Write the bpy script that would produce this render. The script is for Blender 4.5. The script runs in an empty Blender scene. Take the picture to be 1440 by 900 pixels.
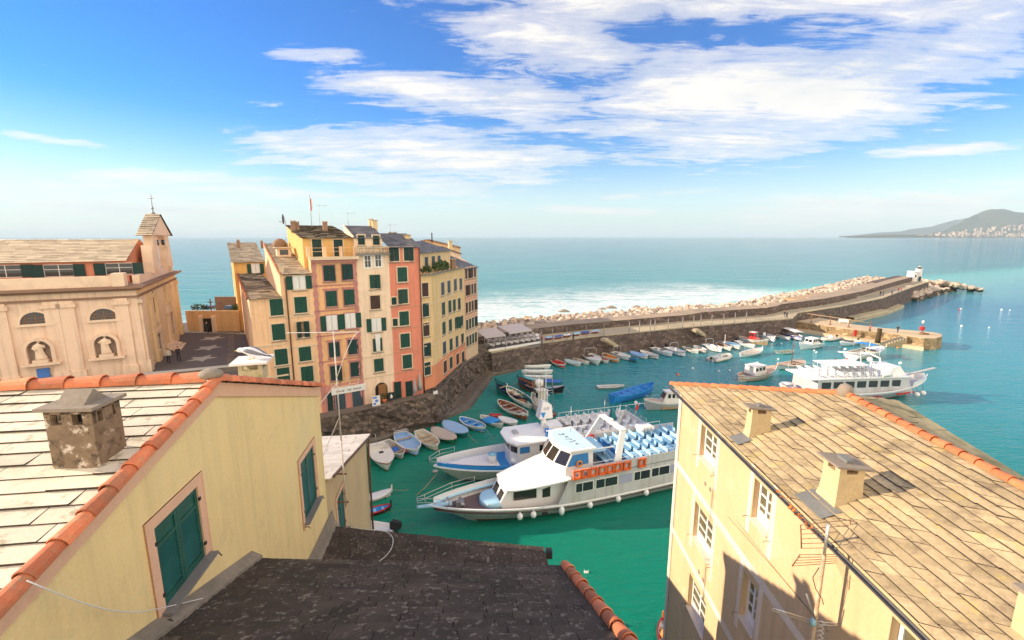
import bpy, bmesh, math, random
from mathutils import Vector, Matrix, noise as mnoise
R = math.radians
rnd = random.Random(7)
scene = bpy.context.scene
COL = scene.collection
# ------------------------------------------------------------------ survey
PITCH = R(10.36); FPX = 640.0; CAMZ = 24.0
cp_, sp_ = math.cos(PITCH), math.sin(PITCH)
def ray(u, v):
 a = (u - 720) / FPX; b = (450 - v) / FPX
 return Vector((a, cp_ + b * sp_, -sp_ + b * cp_))
CAM = Vector((0, 0, CAMZ))
def P(u, v, z=0.0):                      # survey a point at a known height
 d = ray(u, v); return CAM + d * ((z - CAMZ) / d.z)
def PY(u, v, y):                         # survey a point at a known depth
 d = ray(u, v); return CAM + d * (y / d.y)
def PV(u, v, A, B):                      # survey a point on a vertical wall through A, B
 A = Vector((A[0], A[1])); B = Vector((B[0], B[1])); t = B - A; n = Vector((t.y, -t.x))
 d = ray(u, v); s = n.dot(A) / (n.x * d.x + n.y * d.y)
 return CAM + d * s
def PP(u, v, p0, n):                     # survey a point on any plane
 d = ray(u, v); return CAM + d * ((Vector(p0) - CAM).dot(n) / d.dot(n))
# ------------------------------------------------------------------ materials
def _nodes(name):
 m = bpy.data.materials.new(name); m.use_nodes = True
 nt = m.node_tree; nt.nodes.clear()
 out = nt.nodes.new('ShaderNodeOutputMaterial'); b = nt.nodes.new('ShaderNodeBsdfPrincipled')
 nt.links.new(b.outputs[0], out.inputs[0])
 return m, nt, b
def N(nt, typ, **kw):
 n = nt.nodes.new(typ)
 for k, v in kw.items():
  if k.startswith('i_'):
   key = k[2:]
   n.inputs[int(key) if key.isdigit() else key].default_value = v
  else: setattr(n, k, v)
 return n
def coords(nt, scale=(1, 1, 1), world=False):
 if world:
  g = N(nt, 'ShaderNodeNewGeometry'); o = g.outputs['Position']
 else:
  g = N(nt, 'ShaderNodeTexCoord'); o = g.outputs['Object']
 mp = N(nt, 'ShaderNodeMapping'); mp.inputs['Scale'].default_value = scale
 nt.links.new(o, mp.inputs['Vector']); return mp.outputs[0]
def ramp(nt, fac, stops, interp='LINEAR'):
 r = N(nt, 'ShaderNodeValToRGB'); r.color_ramp.interpolation = interp
 e = r.color_ramp.elements
 while len(e) < len(stops): e.new(0.5)
 for k, (p, c) in enumerate(stops):
  e[k].position = p; e[k].color = (c, c, c, 1) if isinstance(c, (int, float)) else (*c[:3], 1)
 nt.links.new(fac, r.inputs[0]); return r.outputs[0]
def mix(nt, fac, a, b, mode='MIX'):
 m = N(nt, 'ShaderNodeMix', data_type='RGBA', blend_type=mode)
 for s, val in ((m.inputs[0], fac), (m.inputs[6], a), (m.inputs[7], b)):
  if hasattr(val, 'node'): nt.links.new(val, s)
  elif isinstance(val, (int, float)): s.default_value = val
  else: s.default_value = (*val[:3], 1)
 return m.outputs[2]
def math_(nt, op, a, b=None, clamp=False):
 m = N(nt, 'ShaderNodeMath', operation=op, use_clamp=clamp)
 for s, val in ((m.inputs[0], a), (m.inputs[1], b)):
  if val is None: continue
  if hasattr(val, 'node'): nt.links.new(val, s)
  else: s.default_value = val
 return m.outputs[0]
def noise_t(nt, vec, scale, detail=5, rough=.6, dist=0.0):
 n = N(nt, 'ShaderNodeTexNoise', i_Scale=scale, i_Detail=detail, i_Roughness=rough, i_Distortion=dist)
 nt.links.new(vec, n.inputs['Vector']); return n.outputs['Fac']
def bump(nt, b, h, strength=.3, dist=.02):
 n = N(nt, 'ShaderNodeBump', i_Strength=strength, i_Distance=dist)
 nt.links.new(h, n.inputs['Height']); nt.links.new(n.outputs[0], b.inputs['Normal'])
MATS = {}
def mat(name, col, rough=.75, var=.14, scale=1.5, stain=None, stain_amt=.5, stain_scale=.6, streak=0.0,
  bmp=.15, bscale=25, isl=0.0, metal=0.0, spec=.4, world=False, fine=.06, lich=None, lich_amt=.3, lich_scale=6, zband=None):
 """weathered surface: large and fine tone changes, stains with their own shapes, streaks, per-piece tone."""
 if name in MATS: return MATS[name]
 m, nt, b = _nodes(name)
 v = coords(nt, world=world)
 n1 = noise_t(nt, v, scale, 6, .6)
 c = mix(nt, n1, [x * (1 - var * 1.6) for x in col], [min(1, x * (1 + var * 1.6)) for x in col])
 if fine:
  n2 = noise_t(nt, v, bscale, 4, .7)
  c = mix(nt, fine * 2.5, c, ramp(nt, n2, [(.25, 0.0), (.75, 1.0)]), 'OVERLAY')
 if streak:
  vs = coords(nt, (1.6, 1.6, .09), world=world)
  s = ramp(nt, noise_t(nt, vs, 1.8, 5, .65), [(.48, 0.0), (.75, 1.0)])
  c = mix(nt, math_(nt, 'MULTIPLY', s, streak), c, [x * .45 for x in col])
 if stain:
  s = ramp(nt, noise_t(nt, v, stain_scale, 8, .68, .3), [(.5, 0.0), (.66, 1.0)])
  c = mix(nt, math_(nt, 'MULTIPLY', s, stain_amt), c, stain)
 if lich:
  s = ramp(nt, noise_t(nt, v, lich_scale, 6, .7), [(.56, 0.0), (.64, 1.0)])
  c = mix(nt, math_(nt, 'MULTIPLY', s, lich_amt), c, lich)
 if zband:                                  # a coat of another colour below a painted line
  g = N(nt, 'ShaderNodeNewGeometry'); sx = N(nt, 'ShaderNodeSeparateXYZ'); nt.links.new(g.outputs['Position'], sx.inputs[0])
  zz = math_(nt, 'ADD', sx.outputs[2], math_(nt, 'MULTIPLY', n1, zband[2]))
  f = math_(nt, 'LESS_THAN', zz, zband[0] + zband[2] * .5)
  c = mix(nt, f, c, mix(nt, n1, [x * .8 for x in zband[1]], [x * 1.15 for x in zband[1]]))
 if isl:
  g = N(nt, 'ShaderNodeNewGeometry')
  f = N(nt, 'ShaderNodeMapRange', i_3=1 - isl, i_4=1 + isl)
  nt.links.new(g.outputs['Random Per Island'], f.inputs[0])
  c = mix(nt, 1.0, c, f.outputs[0], 'MULTIPLY')
 if hasattr(c, 'node'): nt.links.new(c, b.inputs['Base Color'])
 b.inputs['Roughness'].default_value = rough; b.inputs['Metallic'].default_value = metal
 b.inputs['Specular IOR Level'].default_value = spec
 if bmp:
  h = noise_t(nt, v, bscale, 6, .7); bump(nt, b, h, bmp, .03)
 MATS[name] = m; return m
def mat_slats(name, col, period=.075, rough=.5):
 """painted louvred wood: real bump bands along the height."""
 if name in MATS: return MATS[name]
 m, nt, b = _nodes(name)
 v = coords(nt)
 sx = N(nt, 'ShaderNodeSeparateXYZ'); nt.links.new(v, sx.inputs[0])
 fr = math_(nt, 'FRACT', math_(nt, 'DIVIDE', sx.outputs[2], period))
 n1 = noise_t(nt, v, 1.3, 5)
 c = mix(nt, n1, [x * .7 for x in col], [x * 1.35 for x in col])
 gap = math_(nt, 'LESS_THAN', fr, .16)
 c = mix(nt, math_(nt, 'MULTIPLY', gap, .75), c, [x * .25 for x in col])
 nt.links.new(c, b.inputs['Base Color']); b.inputs['Roughness'].default_value = rough
 bump(nt, b, fr, .6, .03)
 MATS[name] = m; return m
def mat_glass(name, col=(.02, .025, .03), rough=.06):
 if name in MATS: return MATS[name]
 m, nt, b = _nodes(name)
 v = coords(nt)
 c = mix(nt, noise_t(nt, v, 2.0, 3), [x * .6 for x in col], [x * 1.6 for x in col])
 nt.links.new(c, b.inputs['Base Color']); b.inputs['Roughness'].default_value = rough
 b.inputs['Specular IOR Level'].default_value = .6
 MATS[name] = m; return m
def mat_stone(name, c1, c2, scale=1.0, mortar=(.06, .05, .045), world=True, stretch=(1, 1, 1.6), rough=.9, msize=.06):
 """rubble masonry: irregular stones with their own tones and sunk joints."""
 if name in MATS: return MATS[name]
 m, nt, b = _nodes(name)
 v = coords(nt, stretch, world=world)
 nz = N(nt, 'ShaderNodeTexNoise', i_Scale=1.3, i_Detail=3); nt.links.new(v, nz.inputs['Vector'])
 vv = mix(nt, .12, v, nz.outputs['Color'], 'ADD')
 vo = N(nt, 'ShaderNodeTexVoronoi', i_Scale=scale); nt.links.new(vv, vo.inputs['Vector'])
 ve = N(nt, 'ShaderNodeTexVoronoi', feature='DISTANCE_TO_EDGE', i_Scale=scale); nt.links.new(vv, ve.inputs['Vector'])
 sc = N(nt, 'ShaderNodeSeparateColor'); nt.links.new(vo.outputs['Color'], sc.inputs[0])
 c = mix(nt, sc.outputs[0], c1, c2)
 c = mix(nt, ramp(nt, noise_t(nt, v, .5, 7, .7), [(.35, 0.0), (.7, .8)]), c, [x * .45 for x in c1])
 e = ramp(nt, ve.outputs['Distance'], [(msize * .4, 0.0), (msize, 1.0)])
 c = mix(nt, e, mortar, c)
 c = mix(nt, .25, c, noise_t(nt, v, 9, 5), 'OVERLAY')
 nt.links.new(c, b.inputs['Base Color']); b.inputs['Roughness'].default_value = rough
 h = math_(nt, 'ADD', e, math_(nt, 'MULTIPLY', noise_t(nt, v, 6, 5), .8))
 bump(nt, b, h, .8, .08)
 MATS[name] = m; return m
# ------------------------------------------------------------------ mesh collecting
class MB:
 MIRROR = False
 def __init__(self): self.v = []; self.f = []; self.m = []; self.M = None; self.s = []
 def add(self, verts, faces, mi=0, smooth=False):
  o = len(self.v)
  for p in verts:
   p = Vector(p)
   if self.M is not None: p = self.M @ p
   if MB.MIRROR: p.y = -p.y
   self.v.append(p)
  for f in faces:
   self.f.append([i + o for i in f]); self.m.append(mi); self.s.append(smooth)
  return self
 def box(self, c, s, rz=0.0, mi=0, taper=(1, 1), rot=None):
  hx, hy, hz = s[0] / 2, s[1] / 2, s[2] / 2; tx, ty = taper
  pts = [(-hx, -hy, -hz), (hx, -hy, -hz), (hx, hy, -hz), (-hx, hy, -hz),
               (-hx * tx, -hy * ty, hz), (hx * tx, -hy * ty, hz), (hx * tx, hy * ty, hz), (-hx * tx, hy * ty, hz)]
  Mx = Matrix.Rotation(rz, 3, 'Z') if rot is None else rot
  c = Vector(c)
  return self.add([c + Mx @ Vector(p) for p in pts],
      [(3, 2, 1, 0), (4, 5, 6, 7), (0, 1, 5, 4), (1, 2, 6, 5), (2, 3, 7, 6), (3, 0, 4, 7)], mi)
 def hexa(self, b4, t4, mi=0):          # bottom and top quads, any shape
  return self.add(list(b4) + list(t4), [(3, 2, 1, 0), (4, 5, 6, 7), (0, 1, 5, 4), (1, 2, 6, 5), (2, 3, 7, 6), (3, 0, 4, 7)], mi)
 def bar(self, a, b, w=.05, h=None, up=(0, 0, 1), mi=0):
  a = Vector(a); b = Vector(b); h = w if h is None else h
  d = b - a; L = d.length
  if L < 1e-6: return self
  d.normalize(); u = Vector(up)
  if abs(d.dot(u)) > .98: u = Vector((1, 0, 0))
  s = d.cross(u).normalized(); u = s.cross(d)
  q = [s * (w / 2) - u * (h / 2), -s * (w / 2) - u * (h / 2), -s * (w / 2) + u * (h / 2), s * (w / 2) + u * (h / 2)]
  return self.add([a + x for x in q] + [b + x for x in q],
      [(0, 1, 2, 3), (7, 6, 5, 4), (1, 0, 4, 5), (2, 1, 5, 6), (3, 2, 6, 7), (0, 3, 7, 4)], mi)
 def tube(self, pts, r=.03, n=8, mi=0, closed=False, caps=True):
  pts = [Vector(p) for p in pts]; rings = []
  m = len(pts)
  rr = r if isinstance(r, (list, tuple)) else [r] * m
  prev = None
  for i, p in enumerate(pts):
   if closed: t = pts[(i + 1) % m] - pts[i - 1]
   else: t = pts[min(i + 1, m - 1)] - pts[max(i - 1, 0)]
   t.normalize()
   if prev is None:
    u = Vector((0, 0, 1)) if abs(t.z) < .9 else Vector((1, 0, 0))
   else: u = prev
   s = t.cross(u); s.normalize(); u = s.cross(t); prev = u
   rings.append([p + s * (math.cos(k * 2 * math.pi / n) * rr[i]) + u * (math.sin(k * 2 * math.pi / n) * rr[i]) for k in range(n)])
  vs = [q for ring in rings for q in ring]; fs = []
  for i in range(m if closed else m - 1):
   j = (i + 1) % m
   for k in range(n):
    fs.append((i * n + k, i * n + (k + 1) % n, j * n + (k + 1) % n, j * n + k))
  if caps and not closed:
   fs.append(tuple(range(n))[::-1]); fs.append(tuple((m - 1) * n + k for k in range(n)))
  return self.add(vs, fs, mi, True)
 def lathe(self, prof, c=(0, 0, 0), n=16, mi=0, smooth=True, sx=1, sy=1):
  c = Vector(c); vs = []; fs = []
  for r_, z in prof:
   for k in range(n):
    a = 2 * math.pi * k / n
    vs.append(c + Vector((r_ * math.cos(a) * sx, r_ * math.sin(a) * sy, z)))
  for i in range(len(prof) - 1):
   for k in range(n):
    fs.append((i * n + k, i * n + (k + 1) % n, (i + 1) * n + (k + 1) % n, (i + 1) * n + k))
  fs.append(tuple(range(n))[::-1]); fs.append(tuple((len(prof) - 1) * n + k for k in range(n)))
  return self.add(vs, fs, mi, smooth)
 def ball(self, c, r, n=12, mi=0, sc=(1, 1, 1)):
  prof = []; m = max(4, n // 2)
  c = Vector(c); vs = []; fs = []
  for i in range(m + 1):
   th = -math.pi / 2 + math.pi * i / m
   for k in range(n):
    a = 2 * math.pi * k / n
    vs.append(c + Vector((r * sc[0] * math.cos(th) * math.cos(a), r * sc[1] * math.cos(th) * math.sin(a), r * sc[2] * math.sin(th))))
  for i in range(m):
   for k in range(n):
    fs.append((i * n + k, i * n + (k + 1) % n, (i + 1) * n + (k + 1) % n, (i + 1) * n + k))
  return self.add(vs, fs, mi, True)
 def prism(self, poly, z0, z1, mi=0, mi_top=None):   # vertical prism over a CCW polygon; z1 may be a list
  n = len(poly)
  z1s = z1 if isinstance(z1, (list, tuple)) else [z1] * n
  z0s = z0 if isinstance(z0, (list, tuple)) else [z0] * n
  vs = [(p[0], p[1], z0s[i]) for i, p in enumerate(poly)] + [(p[0], p[1], z1s[i]) for i, p in enumerate(poly)]
  self.add(vs, [tuple(range(n))[::-1]] + [(i, (i + 1) % n, (i + 1) % n + n, i + n) for i in range(n)], mi)
  o = len(self.v) - 2 * n
  self.f.append([o + n + i for i in range(n)]); self.m.append(mi if mi_top is None else mi_top); self.s.append(False)
  return self
 def slab(self, top, th=.12, mi=0):     # a planar polygon given thickness downwards
  top = [Vector(p) for p in top]; n = len(top)
  nr = (top[1] - top[0]).cross(top[2] - top[0])
  if nr.z < 0: top = top[::-1]
  bot = [p - Vector((0, 0, th)) for p in top]
  return self.add(bot + top, [tuple(range(n))[::-1], tuple(range(n, 2 * n))] + [(i, (i + 1) % n, (i + 1) % n + n, i + n) for i in range(n)], mi)
 def loft(self, rings, mi=0, closed_ring=False, caps=True, smooth=True):
  n = len(rings[0]); vs = [q for r_ in rings for q in r_]; fs = []
  for i in range(len(rings) - 1):
   for k in range(n if closed_ring else n - 1):
    fs.append((i * n + k, i * n + (k + 1) % n, (i + 1) * n + (k + 1) % n, (i + 1) * n + k))
  self.add(vs, fs, mi, smooth)
  if caps:
   o = len(self.v) - len(vs)
   self.f.append([o + k for k in range(n)][::-1]); self.m.append(mi); self.s.append(False)
   self.f.append([o + (len(rings) - 1) * n + k for k in range(n)]); self.m.append(mi); self.s.append(False)
  return self
 def build(self, name, mats, parent=None, off=None, fix=True):
  """ONE mesh object; vertices given in the parent's space (or in world space when off is the parent's place)."""
  me = bpy.data.meshes.new(name)
  o3 = Vector(off) if off is not None else Vector((0, 0, 0))
  me.from_pydata([tuple(p - o3) for p in self.v], [], self.f)
  if not isinstance(mats, (list, tuple)): mats = [mats]
  for mm in mats: me.materials.append(mm)
  me.polygons.foreach_set('material_index', [min(i, len(mats) - 1) for i in self.m])
  me.polygons.foreach_set('use_smooth', self.s)
  if fix:
   bm = bmesh.new(); bm.from_mesh(me); bmesh.ops.recalc_face_normals(bm, faces=bm.faces); bm.to_mesh(me); bm.free()
  me.update()
  o = bpy.data.objects.new(name, me); COL.objects.link(o)
  if parent is not None: o.parent = parent
  elif off is not None: o.location = o3
  return o
def tag(o, label=None, cat=None, group=None, kind=None):
 if label: o['label'] = label
 if cat: o['category'] = cat
 if group: o['group'] = group
 if kind: o['kind'] = kind
 return o
def thing(name, label, cat, loc=(0, 0, 0), rz=0.0, group=None):
 o = bpy.data.objects.new(name, None); COL.objects.link(o)
 o.location = loc; o.rotation_euler = (0, 0, rz); o.empty_display_size = .3
 return tag(o, label, cat, group)
def kids(o): return [c for c in bpy.data.objects if c.parent is o]
def copy_tree(o, parent=None):
 ch = list(o.children)
 c = o.copy(); COL.objects.link(c)
 if parent is not None: c.parent = parent
 for k in ch: copy_tree(k, c)
 return c
def structure(mb, name, m, off=None): return tag(mb.build(name, m, off=off), kind='structure')
# ------------------------------------------------------------------ common colours
WHITE = mat('white_paint', (.74, .72, .68), .35, .05, 2, stain=(.5, .46, .4), stain_amt=.25, stain_scale=1.4, bmp=.03)
WHITE2 = mat('white_gelcoat', (.78, .78, .77), .22, .03, 1.2, stain=(.55, .52, .47), stain_amt=.2, stain_scale=.9, bmp=.01)
DARK = mat('dark_rubber', (.025, .025, .027), .6, .2, 3)
STEEL = mat('steel', (.55, .55, .54), .3, .08, 3, metal=.7, bmp=.02)
RUST = mat('rusty_iron', (.22, .10, .05), .85, .3, 6, stain=(.35, .3, .26), stain_amt=.6, stain_scale=4)
GREYM = mat('grey_metal', (.28, .28, .29), .45, .12, 4, metal=.4)
GLASS = mat_glass('window_glass')
GLASSB = mat_glass('tinted_glass', (.03, .025, .022), .08)
GREEN_SH = mat_slats('green_shutter', (.012, .075, .055))
GREEN_SH2 = mat_slats('dark_green_shutter', (.010, .048, .045))
BROWN_SH = mat_slats('brown_shutter', (.07, .035, .028))
BLUEG_SH = mat_slats('blue_grey_shutter', (.05, .09, .12))
WOOD = mat('varnished_wood', (.26, .12, .05), .5, .25, 3, streak=.3)
WOODP = mat('pale_wood', (.42, .29, .17), .65, .2, 3)
ORANGE = mat('orange_paint', (.78, .16, .04), .5, .12, 3)
RED = mat('red_paint', (.55, .03, .03), .4, .12, 3)
BLUE = mat('blue_paint', (.03, .17, .50), .45, .12, 2)
LBLUE = mat('light_blue_paint', (.23, .52, .72), .4, .08, 2, stain=(.2, .4, .5), stain_amt=.3)
CLOTHW = mat('white_cloth', (.72, .70, .68), .9, .08, 3)
# ------------------------------------------------------------------ camera, sun, sky
cam_d = bpy.data.cameras.new('camera'); cam = bpy.data.objects.new('camera', cam_d); COL.objects.link(cam)
cam_d.sensor_width = 36; cam_d.lens = 16.0; cam_d.clip_end = 90000; cam_d.clip_start = .1
cam.location = CAM; cam.rotation_euler = (math.pi / 2 - PITCH, 0, 0); scene.camera = cam
SUN_EL = R(21.5); sun_h = Vector((-.994, .11)).normalized()
SUNV = Vector((sun_h.x * math.cos(SUN_EL), sun_h.y * math.cos(SUN_EL), math.sin(SUN_EL)))
sd = bpy.data.lights.new('sun', 'SUN'); so = bpy.data.objects.new('sun', sd); COL.objects.link(so)
sd.energy = 3.0; sd.angle = R(.5); sd.color = (1.0, .85, .67)
so.rotation_euler = (-SUNV).to_track_quat('-Z', 'Y').to_euler(); so.location = (-60, 20, 80)
scene.view_settings.view_transform = 'Standard'; scene.view_settings.look = 'None'
scene.view_settings.exposure = 1.5; scene.view_settings.gamma = 1.0
scene.view_settings.use_white_balance = True; scene.view_settings.white_balance_temperature = 7200; scene.view_settings.white_balance_tint = 10
scene.render.engine = 'CYCLES'; scene.cycles.max_bounces = 6; scene.cycles.transparent_max_bounces = 6
scene.cycles.use_denoising = True
scene.cycles.caustics_reflective = False; scene.cycles.caustics_refractive = False
world = bpy.data.worlds.new('World'); scene.world = world; world.use_nodes = True
wt = world.node_tree; wt.nodes.clear()
wo = N(wt, 'ShaderNodeOutputWorld'); bg = N(wt, 'ShaderNodeBackground'); wt.links.new(bg.outputs[0], wo.inputs[0])
sky = N(wt, 'ShaderNodeTexSky'); sky.sky_type = 'NISHITA'; sky.sun_disc = False
sky.sun_elevation = SUN_EL; sky.sun_rotation = math.atan2(SUNV.x, SUNV.y)
sky.altitude = 20; sky.air_density = 1.0; sky.dust_density = .1; sky.ozone_density = 2.2
hs = N(wt, 'ShaderNodeHueSaturation', i_Saturation=1.75, i_Value=.55, i_Hue=.521); wt.links.new(sky.outputs[0], hs.inputs['Color'])
tc = N(wt, 'ShaderNodeTexCoord'); sx = N(wt, 'ShaderNodeSeparateXYZ'); wt.links.new(tc.outputs['Generated'], sx.inputs[0])
dz = math_(wt, 'MAXIMUM', sx.outputs[2], 0.0)
den = math_(wt, 'ADD', dz, .09)
px_ = math_(wt, 'DIVIDE', sx.outputs[0], den); py_ = math_(wt, 'DIVIDE', sx.outputs[1], den)
cv = N(wt, 'ShaderNodeCombineXYZ'); wt.links.new(px_, cv.inputs[0]); wt.links.new(py_, cv.inputs[1])
yy = math_(wt, 'MAXIMUM', sx.outputs[1], .05)
gx = math_(wt, 'DIVIDE', sx.outputs[0], yy); gz = math_(wt, 'DIVIDE', sx.outputs[2], yy)
def gpt(u, v):
 d = ray(u, v); return d.x / d.y, d.z / d.y
def blob(u0, v0, u1, v1, wid, amp):      # an elongated bank of cloud from one bearing to another
 (ax, az), (bx, bz) = gpt(u0, v0), gpt(u1, v1)
 L = math.hypot(bx - ax, bz - az); tx, tz = (bx - ax) / L, (bz - az) / L
 cx, cz = (ax + bx) / 2, (az + bz) / 2
 dx = math_(wt, 'SUBTRACT', gx, cx); dzz = math_(wt, 'SUBTRACT', gz, cz)
 s = math_(wt, 'ADD', math_(wt, 'MULTIPLY', dx, tx), math_(wt, 'MULTIPLY', dzz, tz))
 t = math_(wt, 'SUBTRACT', math_(wt, 'MULTIPLY', dzz, tx), math_(wt, 'MULTIPLY', dx, tz))
 q = math_(wt, 'ADD', math_(wt, 'POWER', math_(wt, 'ABSOLUTE', math_(wt, 'DIVIDE', s, L / 2)), 4.0),
              math_(wt, 'POWER', math_(wt, 'ABSOLUTE', math_(wt, 'DIVIDE', t, wid / FPX)), 2.0))
 return math_(wt, 'MULTIPLY', math_(wt, 'EXPONENT', math_(wt, 'MULTIPLY', q, -1.0)), amp)
BL = [(620, 0, 1500, -10, 50, .8), (820, 150, 1330, 110, 70, 1.05), (1080, 110, 1500, 45, 62, .9), (640, 30, 930, 85, 46, .85), (1050, 40, 1460, 20, 50, .75),
      (900, 200, 1190, 190, 40, .8), (310, 195, 850, 235, 40, .82), (400, 225, 720, 270, 36, .68), (420, 108, 860, 160, 26, .85), (700, 170, 1000, 190, 26, .6),
      (360, 70, 520, 88, 13, .55), (60, 240, 440, 270, 18, .72), (-60, 278, 420, 300, 30, .74), (0, 186, 150, 205, 6, .75), (90, 255, 330, 258, 7, .6), (300, 255, 500, 285, 14, .68),
      (1200, 219, 1480, 201, 8, .85), (1010, 302, 1480, 280, 26, .85), (745, 292, 930, 300, 6, .85), (830, 280, 1010, 267, 5, .6),
      (-60, 315, 620, 322, 12, .5), (880, 318, 1200, 316, 8, .35)]
acc = None
for b_ in BL:
 x = blob(*b_); acc = x if acc is None else math_(wt, 'MAXIMUM', acc, x)
mp = N(wt, 'ShaderNodeMapping'); mp.inputs['Rotation'].default_value = (0, 0, R(-24)); mp.inputs['Scale'].default_value = (.55, 2.1, 1)
wt.links.new(cv.outputs[0], mp.inputs[0])
n1 = noise_t(wt, mp.outputs[0], 1.0, 12, .66, .5)
n2 = noise_t(wt, cv.outputs[0], 3.2, 10, .62, .4)
n3 = noise_t(wt, mp.outputs[0], 3.4, 12, .72, 1.2)
nn = math_(wt, 'ADD', math_(wt, 'ADD', math_(wt, 'MULTIPLY', n1, .42), math_(wt, 'MULTIPLY', n2, .22)), math_(wt, 'MULTIPLY', n3, .36))
dens = math_(wt, 'ADD', math_(wt, 'MULTIPLY', acc, .76), math_(wt, 'MULTIPLY', math_(wt, 'SUBTRACT', nn, .5), 3.0))
cl = ramp(wt, dens, [(.22, 0.0), (.46, .55), (.80, 1.0)], 'EASE')
cl = math_(wt, 'MULTIPLY', cl, .93)
nsh = noise_t(wt, cv.outputs[0], 1.6, 8, .6, .3)
CLW = 2.75
ccol = mix(wt, ramp(wt, nsh, [(.32, 0.0), (.62, 1.0)]), (CLW * .80, CLW * .84, CLW * .89), (CLW * 1.06, CLW * 1.03, CLW * 1.0))
hz = ramp(wt, dz, [(0.0, .9), (.04, .55), (.14, .12), (.25, 0.0)])
base = mix(wt, hz, hs.outputs[0], (CLW * .50, CLW * .71, CLW * .97))
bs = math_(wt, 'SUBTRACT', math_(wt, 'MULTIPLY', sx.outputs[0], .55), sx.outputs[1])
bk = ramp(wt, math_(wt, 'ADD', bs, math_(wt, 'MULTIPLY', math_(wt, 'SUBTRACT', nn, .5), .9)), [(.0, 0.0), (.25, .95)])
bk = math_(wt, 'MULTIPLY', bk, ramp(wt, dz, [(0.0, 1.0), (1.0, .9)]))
skycol = mix(wt, bk, mix(wt, cl, base, ccol), (CLW * 1.92, CLW * 1.75, CLW * 1.55))  # unseen bright cloud bank behind the camera, added to lift shaded walls
wt.links.new(skycol, bg.inputs[0]); bg.inputs[1].default_value = .145
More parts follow.
